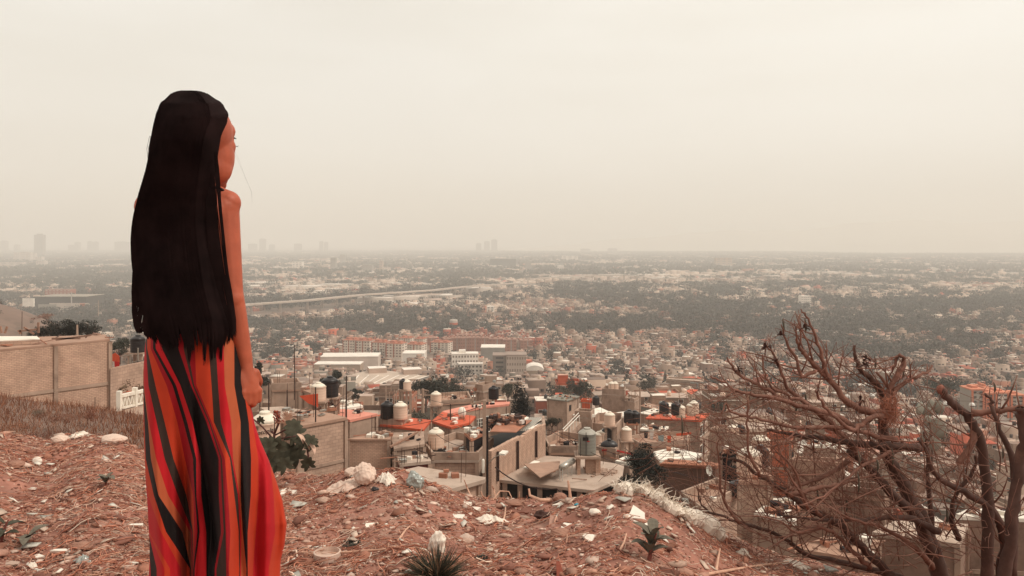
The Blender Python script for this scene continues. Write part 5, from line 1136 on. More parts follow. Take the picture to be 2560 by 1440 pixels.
# scattered single trees between houses
n = 520; ex_d = rng.uniform(170, 900, n); ex_x = rng.uniform(-.66, .66, n) * ex_d; e_ok = rng.random(n) < .65
tx = np.concatenate([tx[okt], ex_x[e_ok]]); ty = np.concatenate([ty[okt], ex_d[e_ok]]); ts = np.concatenate([ts[okt], np.full(e_ok.sum(), 7.)])
tz = ground(tx, ty); srt = np.argsort(ty); tx, ty, tz, ts = tx[srt], ty[srt], tz[srt], ts[srt]; nT = len(tx)
tk = rng.choice(3, nT, p=[.82, .13, .05]); tr = ts * rng.uniform(.38, .75, nT); tr = np.where(ty < 1700, np.clip(tr, 2.2, 7), tr); th = tr * rng.uniform(.75, 1.25, nT); hillm = (tx < -90) & (ty < 560)
tr = np.where(hillm, rng.uniform(1.4, 3.6, nT), tr); th = np.where(hillm, tr * .6, th)
th = np.where(ty > 2600, np.minimum(th, 9), th)
tcol = np.array([(.042, .036, .025), (.034, .030, .022), (.055, .045, .032), (.070, .050, .036)])[rng.choice(4, nT, p=[.4, .3, .2, .1])] * rng.uniform(.75, 1.25, (nT, 1))
tcol = np.where((hillm & (rng.random(nT) < .45))[:, None], np.array([[.22, .09, .05]]), tcol)
KN = ['round', 'tall', 'cypress']
PR = {k: [crown_proto(1700, k, 20 + j) for j in range(2)] for k in KN}
def trunk_mb(r, h):
    m = MB(); m.tube([(0, 0, -1.5), (0, 0, h * .3), (r * .08, 0, h * .7)], [r * .09, r * .07, r * .03], 7)
    for k in range(5):
        a = k * 1.257; m.tube([(0, 0, h * .3), (math.cos(a) * r * .3, math.sin(a) * r * .3, h * .75), (math.cos(a) * r * .55, math.sin(a) * r * .55, h * 1.15)], [r * .05, r * .03, r * .012], 5)
    return m
NTI = 200
TMESH = {}
def tree_obj(x, y, z, r, hf, kind, col, j, label=None, group='trees among the houses', n=900, name='tree'):
    key = (kind, j, round(col[0], 2))
    if key not in TMESH:
        v = (PR[kind][j] if n == 900 else crown_proto(n, kind, 90 + j)); g = np.random.default_rng(j); nf = len(v) // 3
        c = np.array(col) * g.uniform(.55, 1.35, (nf, 1))
        ob = np_mesh('crown', v, np.arange(len(v)).reshape(-1, 3), M_leaf, c); TMESH[key] = [ob.data]; bpy.data.objects.remove(ob)
        t_ = trunk_mb(1, 1).build('trunk', M_bark); TMESH[key].append(t_.data); bpy.data.objects.remove(t_)
    o = empty(name, (x, y, z), label, 'tree', group, rr.uniform(0, 6.28))
    add_part('crown', TMESH[key][0], o, (0, 0, 0), (r, r, r * hf))
    add_part('trunk', TMESH[key][1], o, (0, 0, 0), (r, r, r * hf))
    return o
def q2(c): return (round(c[0] / .02) * .02, c[1], c[2])
TN = {'round': 'round tree', 'tall': 'tall narrow tree', 'cypress': 'pointed cypress'}
for i in range(min(NTI, nT)):
    k = KN[tk[i]]; c = tuple(tcol[i]); dkn = 'brown scrubby' if c[0] > .15 else ('dark' if c[0] < .06 else 'grey-green'); cc = {'brown scrubby': (.20, .085, .05), 'dark': (.045, .043, .03), 'grey-green': (.08, .07, .048)}[dkn]
    r_ = min(tr[i], 3.4 if ty[i] < 220 else 4.5) * {'round': .9, 'tall': .6, 'cypress': .35}[k] * rr.uniform(.7, 1.1)
    o = tree_obj(tx[i], ty[i], tz[i], r_, 1.0, k, cc, i % 2)
    AUTO.append((o, '%s %s' % (dkn, TN[k]), CX + FPX * tx[i] / ty[i], HZ - FPX * (tz[i] + r_) / ty[i], 'tree'))
parts = []
for lo, hi_, n in ((0, 700, 260), (700, 1300, 130), (1300, 2600, 60), (2600, 9900, 26)):
    for kk, kn in enumerate(KN):
        mk = np.zeros(nT, bool); mk[NTI:] = True; mk &= (ty >= lo) & (ty < hi_) & (tk == kk)
        if not mk.any(): continue
        pv = crown_proto(n, kn, 50 + kk + n).reshape(1, -1, 3); c = mk.sum(); q = rot_z(np.repeat(pv, c, 0), rng.uniform(0, 6.28, (c, 1)))
        R_ = tr[mk][:, None]; R_ = R_ * (1.0, .62, .35)[kk]; hf = np.minimum(R_ * th[mk][:, None] / tr[mk][:, None], 8); q = q * np.stack([R_, R_, hf], -1)
        q = q + np.stack([tx[mk], ty[mk], tz[mk] - .3], -1)[:, None]
        q = q.reshape(-1, 3); cc = np.repeat(tcol[mk], n, 0) * rng.uniform(.55, 1.4, (c * n, 1)); parts.append((q, np.arange(len(q)).reshape(-1, 3), cc))
V, F, C = join_arrays(parts); print('tree tris', len(F))
o = np_mesh('far_trees', V, F, M_leaf, C); tag(o, 'dark woods and tree clumps spreading between the houses on the plain', 'trees', kind='stuff')
# ---- trees one can name
def named_tree(px, rtop, rbase, D, wpx, kind, col, label, n=900, land=None, name='tree', fill=1.9):
    p = P(px, rbase, D); h = (rbase - rtop) / FPX * D; r = wpx / 2 / FPX * D
    key = len(TMESH) + 100; v = crown_proto(n, kind, key, r, h, fill); g = np.random.default_rng(key); nf = len(v) // 3
    c = np.array(col) * g.uniform(.5, 1.5, (nf, 1)); o = empty(name, p, label, 'tree'); x = np_mesh('crown', v, np.arange(len(v)).reshape(-1, 3), M_leaf, c, parent=o)
    t_ = trunk_mb(r, h * .6).build('trunk', M_bark); t_.parent = o; TMESH[key] = 0
    if land: LAND.append((land, px, (rtop + rbase) / 2))
    return o
DKG = (.040, .038, .028)
named_tree(1608, 1126, 1250, 44, 108, 'round', (.022, .022, .017), 'large round dark tree standing behind the rubble crest right of centre', 9000, 'the round dark tree')
named_tree(1615, 1104, 1180, 45, 46, 'tall', (.022, .022, .017), 'leafy top of another dark tree behind the round one', 2500)
named_tree(1296, 945, 1045, 84, 32, 'cypress', (.022, .020, .018), 'taller spire of the twin black cypress at centre', 2600, 'the twin cypress', 'cypress')
named_tree(1309, 964, 1045, 84, 30, 'cypress', (.022, .020, .018), 'shorter spire of the twin black cypress at centre', 2400, None, 'cypress')
for a in ((1065, 948, 1010, 150, 70, 'round', DKG, 'dark conifer clump, left part, below ribbed warehouse'), (1105, 935, 1000, 160, 60, 'tall', DKG, 'tallest spiky conifer of the dark clump at centre left'), (1125, 945, 1005, 155, 60, 'tall', DKG, 'second spiky conifer right of the tallest in the clump'), (1150, 960, 1008, 145, 75, 'round', DKG, 'dark round tree at right end of the conifer clump'), (845, 925, 985, 150, 36, 'round', DKG, 'dark round-headed tree left of the ribbed warehouse'), (815, 945, 1000, 140, 50, 'round', (.05, .046, .032), 'bushy tree below the round-headed tree'), (893, 972, 1015, 120, 24, 'round', DKG, 'small dark tree in front of ribbed warehouse corner'), (1270, 958, 1005, 150, 40, 'round', (.06, .056, .038), 'grey-green tree left of the twin cypress'), (1402, 965, 1010, 210, 60, 'round', (.075, .066, .048), 'left half of grey round tree pair above the grey lid'), (1445, 945, 1010, 215, 66, 'round', (.075, .066, .048), 'taller grey round tree above the orange cube house'), (1612, 948, 985, 260, 50, 'round', (.08, .066, .052), 'airy grey-brown tree above the cable tower left side'), (1617, 976, 1000, 230, 16, 'tall', DKG, 'small dark pointed tree left of the apartment block'), (1566, 928, 962, 380, 18, 'tall', DKG, 'lone narrow dark tree above the grey towers of houses'), (1663, 925, 953, 360, 9, 'cypress', DKG, 'tiny lone cypress above the blank warehouse'), (1380, 1042, 1075, 85, 42, 'round', (.06, .052, .036), 'olive bush below the grey-lidded house'), (130, 800, 850, 75, 60, 'tall', (.028, .026, .02), 'black spiky tree left of the pale post behind brick building'), (175, 795, 850, 76, 75, 'tall', (.026, .024, .019), 'tallest black tree right behind the brick building'), (222, 800, 850, 76, 80, 'round', (.028, .026, .02), 'black round tree right of pale post behind brick building'), (100, 815, 850, 75, 50, 'round', (.028, .026, .02), 'low dark bush at left end of the trees behind brick building'), (300, 845, 905, 90, 50, 'round', (.05, .046, .032), 'dark green tree above the laundry frame'), (650, 905, 1000, 110, 46, 'round', (.035, .033, .024), 'dark tree just right of her wrist'), (1870, 960, 1000, 290, 110, 'round', (.045, .043, .030), 'broad dark tree behind the upper left branches'), (1800, 1005, 1045, 150, 46, 'round', (.045, .043, .030), 'round green tree left of the branches above the red-topped building'), (1900, 1018, 1068, 140, 66, 'round', (.04, .038, .028), 'dark bush tree behind left branches'), (2350, 935, 1000, 330, 90, 'round', (.045, .043, .030), 'dark tall tree left of the orange estate'), (2330, 1070, 1125, 60, 60, 'round', (.10, .095, .075), 'grey-green bush below the cactus pads'), (1835, 1120, 1250, 46, 44, 'tall', (.016, .014, .012), 'black narrow tree beside the dark garage box')):
    named_tree(*a[:7], a[7], 3200)
# ---------------------------------------------------------------- things lying on the mound
def G(px, row, lift=0.):
    """the point of the mound seen at this photo pixel"""
    lo, hi_ = 1.6, 6.5; best = None
    for k in range(200):
        D = lo + (hi_ - lo) * k / 199; z = float(ground_fg((px - CX) / FPX * D, D)); r = HZ - FPX * z / D
        if r <= row: best = D; break
    D = best or float(crest_y(px)); x = (px - CX) / FPX * D; return Vector((x, D, float(ground_fg(x, D)) + lift))
def crumple(name, label, cat, px, row, w, h, mt, seed, fold=.25, group=None, lift=.0, depth=None, tilt=None, bite=None):
    """a crumpled hollow bag or cloth: displaced closed lump, creased"""
    p = G(px, row); s = p.y / FPX; rx = w / 2 * s; rz = h / 2 * s; ry = depth or rx * .7; v, f = ico2(5)
    g = np.random.default_rng(seed); n = np.zeros(len(v))
    for k in range(14):
        d = g.normal(0, 1, 3); d /= np.linalg.norm(d); n += (1 - np.abs(np.sin(v @ d * (g.uniform(1.2, 3.4) if k < 9 else g.uniform(4, 12)) + g.uniform(0, 6))) ** .7) * fold / (1 + k * .22)
    v = v * (0.55 + n[:, None] * .62); v *= 1 / np.percentile(np.abs(v), 99)
    v = v * np.array([rx, ry, rz])
    v[:, 2] = np.maximum(v[:, 2], -rz * .75)
    if tilt: v = v @ np.array(Matrix.Rotation(R(tilt), 3, 'Y')).T
    v = v + np.array([0, 0, rz * .7])
    o = np_mesh(name, v, f, mt); o.location = (p.x, p.y, p.z + lift); tag(o, label, cat, group); return o
def rag(name, label, cat, px, row, w, h, mt, seed, hump=.5, group=None, thick=.003):
    """a crumpled sheet of plastic: a ragged disc with sharp creases, its middle humped up, lying on the mound"""
    c = G(px, row); s = c.y / FPX; rx = w / 2 * s; hz_ = h * s; g = np.random.default_rng(seed); NR, NA = 26, 64; V = np.zeros((NR + 1, NA, 3)); rag_ = 1 + g.normal(0, .10, NA) + .22 * np.sin(np.arange(NA) / NA * 6.283 * 3 + seed) + .12 * np.sin(np.arange(NA) / NA * 6.283 * 7 + seed)
    dirs = [(g.uniform(0, 6.28), g.uniform(3, 14), g.uniform(0, 6.28)) for _ in range(12)]
    for i in range(NR + 1):
        t = i / NR
        for j in range(NA):
            a = 6.28318 * j / NA; x = math.cos(a) * t * rx * rag_[j]; y = math.sin(a) * t * rx * .75 * rag_[j]; cr_ = sum((1 - abs(math.sin((x * math.cos(d) + y * math.sin(d)) / rx * f + p_)) ** .6) / (1 + k * .15) for k, (d, f, p_) in enumerate(dirs)) / 5
            z = hz_ * (max(0, 1 - t ** 2.2) * hump * (.55 + .7 * cr_) + cr_ * .16); V[i, j] = (c.x + x, c.y + y, float(ground_fg(c.x + x, c.y + y)) + z + .004)
    v = V.reshape(-1, 3); n = len(v); v2 = v - np.array([0, 0, thick]); F = []
    for i in range(NR):
        for j in range(NA):
            q_ = (i * NA + j, (i + 1) * NA + j, (i + 1) * NA + (j + 1) % NA, i * NA + (j + 1) % NA); F.append(q_); F.append(tuple(n + k for k in q_[::-1]))
    for j in range(NA): F.append((NR * NA + j, n + NR * NA + j, n + NR * NA + (j + 1) % NA, NR * NA + (j + 1) % NA))
    o = np_mesh(name, np.concatenate([v, v2]) - np.array(c[:]), np.array(F), mt); o.location = c; tag(o, label, cat, group); return o
M_bag = mat('woven_bag', (.66, .49, .40), .8, .2, 8, .3, 60, stain=((.45, .20, .13), 14, .55, .8))
M_bag2 = mat('pale_bag', (.78, .68, .58), .7, .12, 10, .3, 60, stain=((.50, .28, .2), 18, .6, .7))
M_clear = mat('clear_plastic', (.32, .33, .30), .2, .2, 20, .4, 30, spec=.7)
crumple('sack', 'big pale woven sack standing half open on the crest in the middle', 'bag', 912, 1212, 66, 62, M_bag, 3, .35, tilt=12)
rag('sack', 'low flattened torn sack lying left of the big woven sack', 'bag', 862, 1222, 90, 30, M_bag, 4)
rag('plastic_bag', 'frayed white plastic rag right of the big woven sack', 'bag', 966, 1202, 46, 32, M_bag2, 5)
crumple('plastic_bag', 'clear silvery plastic bag at the crest before the grey slab', 'bag', 1037, 1226, 42, 58, M_clear, 6, .3, tilt=-15)
crumple('plastic_bag', 'white plastic bag standing up behind the grass tuft', 'bag', 1092, 1392, 54, 76, M_bag2, 7, .35, tilt=14)
crumple('stone', 'large pale rounded stone cluster left of centre crest', 'stone', 880, 1192, 40, 26, M_bag, 12, .1)
rag('plastic_bag', 'lumpy pale bag pieces near three white tile shards', 'bag', 1228, 1308, 70, 34, M_bag2, 8)
rag('plastic_bag', 'cream crumpled bag by the crest at lower right', 'bag', 1860, 1392, 34, 26, M_bag2, 10)
rag('plastic_bag', 'cream rag half under the straw at bottom right', 'bag', 1990, 1418, 60, 20, M_bag2, 13)
rag('plastic_bag', 'cream plastic heap under the bare tree at bottom right', 'bag', 2262, 1432, 66, 26, M_bag2, 14)
rag('plastic_bag', 'shiny crumpled wrapper lowest at left of the skirt', 'wrapper', 206, 1412, 34, 28, M_clear, 15)
rag('plastic_bag', 'bright white crumpled wrapper at bottom left', 'wrapper', 82, 1424, 24, 22, M_white, 16)
crumple('plastic_bag', 'small black bag scrap under the big woven sack', 'bag', 938, 1228, 20, 12, M_black, 17, .3)
rag('plastic_bag', 'white torn cloth on the heap at the left crest', 'cloth', 196, 1092, 46, 18, M_bag2, 18)
crumple('stone', 'broad flat boulder on the crest at left', 'stone', 285, 1112, 66, 26, M_bag, 19, .12, group=None)
crumple('stone', 'smooth boulder left of the white torn cloth', 'stone', 150, 1110, 44, 24, M_bag, 20, .1)
crumple('stone', 'rounded stone standing on the crest near the stick pile', 'stone', 1400, 1256, 36, 28, mat('brown_stone', (.33, .17, .12), .9, .25, 10, .4, 40), 21, .12)
crumple('stone', 'wide brown stone low on the slope below the plank', 'stone', 1400, 1345, 52, 26, MATS['brown_stone'], 22, .12)
crumple('stone', 'pale round stone between plank and torn white plate', 'stone', 1487, 1290, 30, 18, M_bag2, 23, .1)
crumple('stone', 'egg-shaped pale stone at upper left of the mound', 'stone', 93, 1162, 24, 22, M_bag2, 24, .06)
crumple('stone', 'dark wide stone at left edge below the egg-shaped one', 'stone', 40, 1172, 42, 20, MATS['brown_stone'], 25, .1)
crumple('stone', 'dark brown pair of stones below the white shards at left', 'stone', 205, 1374, 54, 20, MATS['brown_stone'], 26, .12)
crumple('dark_rag', 'dark rag with twigs on the slope left of the plank', 'rag', 1355, 1300, 42, 26, mat('dark_rag', (.07, .035, .028), .9), 27, .4)
crumple('bottle_scrap', 'small turquoise plastic scrap on the slope', 'scrap', 1442, 1268, 15, 9, mat('turquoise', (.02, .30, .40), .4), 28, .2)
crumple('bark', 'brown cylindrical bark piece with shadow under it near the crest', 'wood', 1290, 1262, 54, 14, MATS['brown_stone'], 29, .1)
def plate(name, label, cat, pts, mt, th=.010, lift=.012, tilt=0.):
    c = G(sum(p[0] for p in pts) / len(pts), sum(p[1] for p in pts) / len(pts), lift); sl_ = .22 + tilt * 4; nz_ = Vector((0, -sl_, 1)).normalized(); w = []
    for p in pts: y = (c.z - sl_ * c.y) / (-(p[1] - HZ) / FPX - sl_); w.append(Vector(((p[0] - CX) / FPX * y, y, c.z + sl_ * (y - c.y))))
    n = len(w); u = [q - nz_ * th for q in w]; q = MB()
    q.add(w + u, [tuple(range(n)), tuple(range(n, 2 * n))[::-1]] + [(i, n + i, n + (i + 1) % n, (i + 1) % n) for i in range(n)])
    return tag(q.build(name, mt, loc=c), label, cat)
M_tile = mat('white_tile', (.74, .66, .57), .6, .1, 12, stain=((.5, .3, .22), 20, .62, .6))
plate('torn_plate', 'large torn white sheet with concave edges on the right slope', 'sheet', [(1556, 1304), (1560, 1288), (1575, 1282), (1583, 1262), (1592, 1268), (1612, 1282), (1612, 1296), (1622, 1304)], M_tile, lift=.03)
plate('torn_plate', 'round pale scrap under the large torn white sheet', 'sheet', [(1604, 1322), (1612, 1308), (1630, 1304), (1634, 1314), (1626, 1330), (1612, 1332)], M_bag2, lift=.03)
plate('tile_shard', 'small white square tile right of the plank', 'tile', [(1402, 1318), (1410, 1306), (1430, 1309), (1418, 1322)], M_tile, .016)
plate('tile_shard', 'white shard with torn edge below the square tile', 'tile', [(1456, 1338), (1462, 1334), (1488, 1336), (1480, 1352), (1472, 1354)], M_tile)
for i, (a, l) in enumerate((([(1145, 1262), (1152, 1253), (1180, 1255), (1168, 1270)], 'top white tile shard of the three at centre'), ([(1170, 1272), (1182, 1266), (1202, 1268), (1192, 1276)], 'middle white tile shard of the three at centre'), ([(1114, 1292), (1122, 1284), (1162, 1286), (1156, 1296)], 'lowest and longest white tile shard of the three at centre'))): plate('tile_shard', l, 'tile', a, M_tile, .018)
plate('tile_shard', 'pale brick-shaped block nearest the skirt hem at right', 'tile', [(700, 1236), (704, 1224), (742, 1225), (728, 1238)], M_tile, .02)
plate('tile_shard', 'pale square fragment in mid slope right of the skirt', 'tile', [(912, 1318), (914, 1308), (938, 1306), (936, 1318)], M_bag2, .012)
plate('tile_shard', 'thin white shard, upper of the two at lower left', 'tile', [(124, 1376), (140, 1372), (180, 1371), (172, 1378)], M_tile, .008)
plate('tile_shard', 'thin white shard, lower of the two at lower left', 'tile', [(72, 1392), (98, 1384), (112, 1390), (90, 1394)], M_tile, .008)
plate('tile_shard', 'white sliver close left of the skirt', 'tile', [(322, 1313), (328, 1309), (358, 1308), (356, 1312)], M_tile, .006)
plate('tile_shard', 'white shard on the crest left of the orange rock', 'tile', [(1380, 1262), (1398, 1256), (1424, 1255), (1418, 1261)], M_tile, .01)
plate('cardboard', 'grey-brown sheet of cardboard at left bottom edge', 'cardboard', [(0, 1412), (18, 1400), (50, 1404), (44, 1410)], mat('grey_paper', (.42, .30, .24), .9), .006)
plate('wood_block', 'upright brown wooden block with nail holes on the slope', 'wood block', [(1371, 1326), (1375, 1288), (1396, 1288), (1394, 1326)], mat('brown_board', (.36, .20, .15), .85, .2, 30), .02, .02)
plate('bark', 'dark red pointed bark sliver at bottom centre-right', 'wood', [(1392, 1440), (1390, 1405), (1398, 1402), (1412, 1440)], mat('red_bark', (.20, .05, .03), .9), .012, .04)
o = empty('broken_pipe_ring', G(818, 1404), 'pale round plastic lid ring lying in the straw', 'lid'); p = G(818, 1404); q = MB(); rt = .052
q.lathe((p.x, p.y, p.z + .01), [(rt, -.01), (rt * 1.02, .022), (rt * .92, .024), (rt * .88, .004), (rt * .5, .001), (.001, .0)], 26); q.build('ring', mat('lid_plastic', (.58, .42, .34), .6), o)
# frayed white rope of sacking along the right crest
def fray():
    rr_ = random.Random(5)
    base = [(1545, 1232), (1575, 1226), (1610, 1232), (1640, 1246), (1668, 1268), (1700, 1286), (1735, 1302), (1770, 1318), (1795, 1342)]
    pts = [G(a, b + 10, .02) for a, b in base]; q = MB(); n = 0
    dense = []
    for a, b in zip(pts, pts[1:]):
        for k in range(8): dense.append(a.lerp(b, k / 8) + Vector((rr_.uniform(-.012, .012), rr_.uniform(-.02, .02), rr_.uniform(-.008, .012))))
    rad = [.018 + .018 * abs(math.sin(k * .31)) + (.02 if k > 48 else 0) for k in range(len(dense))]
    q.tube(dense, rad, 9)
    for k in range(420):
        i = rr_.randrange(1, len(dense) - 1); p = dense[i] + Vector((rr_.uniform(-.03, .03), rr_.uniform(-.03, .03), .01)); d = Vector((rr_.gauss(.1, .6), rr_.gauss(-.2, .6), rr_.uniform(.1, 1.1) if i < 40 else rr_.uniform(-.1, .4))).normalized(); l = rr_.uniform(.02, .085)
        q.tube([p, p + d * l * .5 + Vector((0, 0, .004)), p + d * l + Vector((rr_.uniform(-.01, .01), 0, -.012))], [.0024, .002, .0008], 3)
    return q.build('frayed_sacking', mat('white_fibre', (.74, .64, .54), .8, .12, 20), loc=pts[0])
tag(fray(), 'long frayed white sacking trailing along the right crest to the branches', 'sacking')
def stick(label, pts, r, mt=None, name='stick'):
    v = [G(a, b, c) for a, b, c in pts]; q = MB(); n = len(v); q.tube(v, [r * (1 - .5 * k / (n - 1)) for k in range(n)], 7)
    return tag(q.build(name, mt or M_stick, loc=v[0]), label, 'stick', 'sticks along the crest')
M_stick = mat('pale_stick', (.58, .34, .24), .8, .25, 20)
for i, (pts, r, l) in enumerate((([(1378, 1252, .0), (1350, 1240, .03), (1325, 1238, .05), (1322, 1240, .09)], .012, 'thick forked pale stick on the crest leaning left'), ([(1426, 1248, 0), (1424, 1244, .05), (1420, 1243, .105)], .010, 'upright pale stick at crest before the wide pale roof'), ([(1215, 1250, 0), (1206, 1246, .04), (1202, 1246, .07)], .006, 'short leaning stick below the lamp pole'), ([(1240, 1250, 0), (1234, 1248, .06), (1230, 1246, .10)], .006, 'second leaning stick right of the lamp pole foot'), ([(1232, 1256, .0), (1250, 1252, .05), (1272, 1250, .045), (1282, 1256, .01)], .005, 'bent hoop-like stick on the crest'), ([(1296, 1252, 0), (1298, 1250, .04), (1299, 1250, .068)], .005, 'thin upright stick right of the bent hoop stick'), ([(1178, 1244, 0), (1168, 1240, .05), (1160, 1238, .095)], .005, 'thin reddish stick leaning across the slab edge'), ([(1255, 1320, 0), (1262, 1300, .02), (1264, 1282, .03)], .006, 'curved pale stick standing in the slope'), ([(994, 1356, 0), (1015, 1338, .015), (1036, 1322, .02)], .005, 'pale stick lying above the grass tuft'), ([(700, 1378, 0), (800, 1396, .01), (960, 1384, .01), (1010, 1372, .005)], .006, 'very long bent stick lying right of the skirt'), ([(1790, 1430, 0), (1796, 1410, .03), (1800, 1398, .05)], .007, 'pale broken stick standing at lower right'), ([(1545, 1386, 0), (1560, 1372, .02), (1566, 1358, .03)], .005, 'pale twig just left of the leafy stem plant'), ([(1750, 1440, 0), (1880, 1425, .01), (2000, 1405, .01)], .007, 'long straight stick lying at the bottom right'))): stick(l, pts, r)
for i, l in enumerate(('leftmost thin reddish stick, above the three white shards', 'thin reddish stick right above the white shards', 'thin reddish stick below the lamp pole foot', 'thin reddish stick by the bent hoop stick', 'thin reddish stick beside the brown bark piece')): 
    a = 1120 + i * 48; stick(l, [(a, 1254, 0), (a + rnd.uniform(-14, 14), 1250, rnd.uniform(.01, .03)), (a + rnd.uniform(-30, 30), 1248, rnd.uniform(.0, .05))], .003, M_rst if 'M_rst' in globals() else mat('red_stick', (.42, .16, .10)))
# ---------------------------------------------------------------- small plants
M_gl = mat('grey_green_leaf', (.15, .128, .098), .9, .3, 60, spec=.1); M_dl = mat('dark_green_leaf', (.060, .054, .036), .75, .3, 30, spec=.15)
def leaf(q, a, d, l, w, cup=.25, m=0, up=Vector((0, 0, 1))):
    """a leaf blade with a mid-rib fold and thickness"""
    d = d.normalized(); s = d.cross(up); s = s.normalized() if s.length > .01 else Vector((1, 0, 0)); n = s.cross(d); K = 7; vs = []; vb = []
    for k in range(K + 1):
        t = k / K; c = a + d * l * t + n * (.12 * l * math.sin(t * 2.6)) - Vector((0, 0, l * .15 * t * t)); ww = w * math.sin(math.pi * min(1, t * .93 + .05)) ** .75
        vs += [c - s * ww + n * cup * ww, c, c + s * ww + n * cup * ww]
    vb = [v - n * .0015 for v in vs]; fs = []; N3 = len(vs)
    for k in range(K):
        for j in (0, 1): i0 = k * 3 + j; fs += [(i0, i0 + 1, i0 + 4, i0 + 3), (N3 + i0 + 3, N3 + i0 + 4, N3 + i0 + 1, N3 + i0)]
    q.add(vs + vb, fs, m)
def stemplant(label, px, row, h, leaves, lw, mt=M_gl, stemc=(.20, .06, .045), seed=1, spread=1.):
    g = random.Random(seed); p = G(px, row); o = empty('leafy_plant', p, label, 'plant'); q = MB(); q.tube([p, p + Vector((.01, 0, h * .5)), p + Vector((.03, 0, h))], [h * .09, h * .06, h * .03], 7); q.build('stem', mat('plant_stem', stemc), o)
    q = MB()
    for k in range(leaves):
        a = k * 2.4 + g.uniform(-.3, .3); z = h * (.25 + .75 * k / leaves); leaf(q, p + Vector((.02 * k / leaves, 0, z)), Vector((math.cos(a) * spread, math.sin(a) * spread, g.uniform(-.1, 1.1))), lw * g.uniform(.8, 1.2), lw * .24)
    q.build('leaves', mt, o, True)
stemplant('broad-leaved grey-green plant with red stem on the lower right slope', 1622, 1404, .11, 12, .092, seed=3)
stemplant('small drooping grey-green seedling upper left of the skirt', 262, 1222, .06, 6, .055, seed=5)
stemplant('oval-leaved grey plant at lower left', 62, 1368, .05, 4, .085, seed=8, spread=1.2)
stemplant('oval-leaved plant cut by the left edge', 2, 1362, .09, 5, .09, mt=M_dl, seed=9)
p = G(1092, 1452); o = empty('grass_tuft', p, 'dark spiky grass tuft at the bottom edge in the centre', 'grass tuft'); q = MB(); g_ = random.Random(2)
for k in range(420):
    a = g_.uniform(0, 6.28); t = g_.random() ** .7; l = g_.uniform(.05, .135); b = p + Vector((math.cos(a) * .035 * g_.random(), math.sin(a) * .035 * g_.random(), 0)); d = Vector((math.cos(a) * t * 1.1, math.sin(a) * t, 1 - t * .55)).normalized()
    c1 = b + d * l * .5; c2 = b + d * l + Vector((math.cos(a), math.sin(a), 0)) * l * .12 - Vector((0, 0, l * .1 * t)); q.tube([b, c1, c2], [.0022, .0017, .0004], 3, 0 if g_.random() < .8 else 1)
q.build('blades', [mat('dark_grass', (.050, .045, .030), .8, .3, 20), mat('dry_grass_blade', (.30, .17, .10), .8)], o)
for px, row, s, l in ((880, 1366, .045, 'flat dark green weed cushion in mid slope'), (1205, 1405, .03, 'small dark weed right of the grass tuft')):
    p = G(px, row); q = MB()
    for k in range(300): a = g_.uniform(0, 6.28); r_ = g_.random() ** .5 * s; c = p + Vector((r_ * math.cos(a), r_ * math.sin(a), g_.uniform(.002, .016))); q.add([c + Vector((g_.uniform(-.006, .006), g_.uniform(-.006, .006), g_.uniform(-.004, .006))) for _ in range(3)], [(0, 1, 2)])
    tag(q.build('weed', mat('weed_green', (.05, .052, .042), .8, .3, 60), loc=p), l, 'weed')
# castor plant right of the skirt
p = G(742, 1178); p.y = min(p.y, 5.2); o = empty('castor_plant', p, 'big-lobed dark green plant with red seed spike right of the skirt', 'plant'); LAND.append(('the castor plant', 715, 1110))
S5 = 4.9 / FPX
def Q(px, row, D=4.9): return P(px, row, D)
q = MB()
for pts, r in (([(680, 1165), (684, 1120), (686, 1085), (678, 1078)], .008), ([(678, 1092), (655, 1066), (636, 1050), (628, 1046)], .005), ([(686, 1085), (696, 1060), (694, 1030)], .007), ([(684, 1090), (718, 1072), (735, 1055)], .005), ([(690, 1098), (740, 1090)], .004), ([(772, 1170), (771, 1140), (766, 1110)], .006)): q.tube([Q(a, b) for a, b in pts], [r] * len(pts), 7)
q.build('stem', mat('castor_stem', (.10, .035, .03), .6), o, True)
def lobed(q, c, nrm, r, ang, lobes=7, m=0):
    nrm = nrm.normalized(); u = nrm.orthogonal().normalized(); w = nrm.cross(u); 
    for k in range(lobes):
        a = ang + (k - lobes // 2) * .72; d = u * math.cos(a) + w * math.sin(a); L_ = r * (1 - .28 * abs(k - lobes // 2) / (lobes / 2)); leaf(q, c, d, L_, L_ * .26, .12, m, nrm)
q = MB()
for k, (a, b, r, D) in enumerate(((636, 1108, 34, 4.85), (664, 1116, 38, 4.95), (690, 1118, 42, 4.8), (660, 1140, 46, 4.9), (700, 1150, 44, 4.85), (726, 1130, 40, 4.9), (742, 1085, 44, 4.95), (735, 1068, 34, 4.85), (760, 1108, 36, 4.9), (745, 1145, 40, 4.95), (775, 1105, 30, 4.85), (670, 1120, 40, 4.75), (640, 1120, 34, 4.9), (772, 1160, 30, 4.8), (652, 1052, 18, 4.9), (645, 1155, 36, 4.9), (715, 1165, 34, 4.8), (780, 1112, 26, 4.9))):
    lobed(q, Q(a, b, D), Vector((g_.uniform(-.5, .5), -1, g_.uniform(-.1, .9))), r * S5 * .86, g_.uniform(-.6, .6) - 1.57)
q.build('leaves', M_dl, o, True)
q = MB()
for k in range(80): c = Q(696 + g_.gauss(0, 5) - k * .08, 1058 - k * .4 * 1.0, 4.9) + Vector((0, g_.uniform(-.01, .01), 0)); q.ball(c, .005, seg=5, ring=4)
for k in range(60): t = g_.random(); q.tube([Q(712 + 12 * t, 1065 - 26 * t, 4.88), Q(712 + 12 * t + g_.gauss(0, 12), 1062 - 26 * t - g_.uniform(0, 16), 4.88)], [.003, .001], 4, 1)
q.build('seed_spike', [mat('seed_red', (.30, .07, .04)), mat('seed_dry', (.45, .25, .17))], o)
q = MB(); 
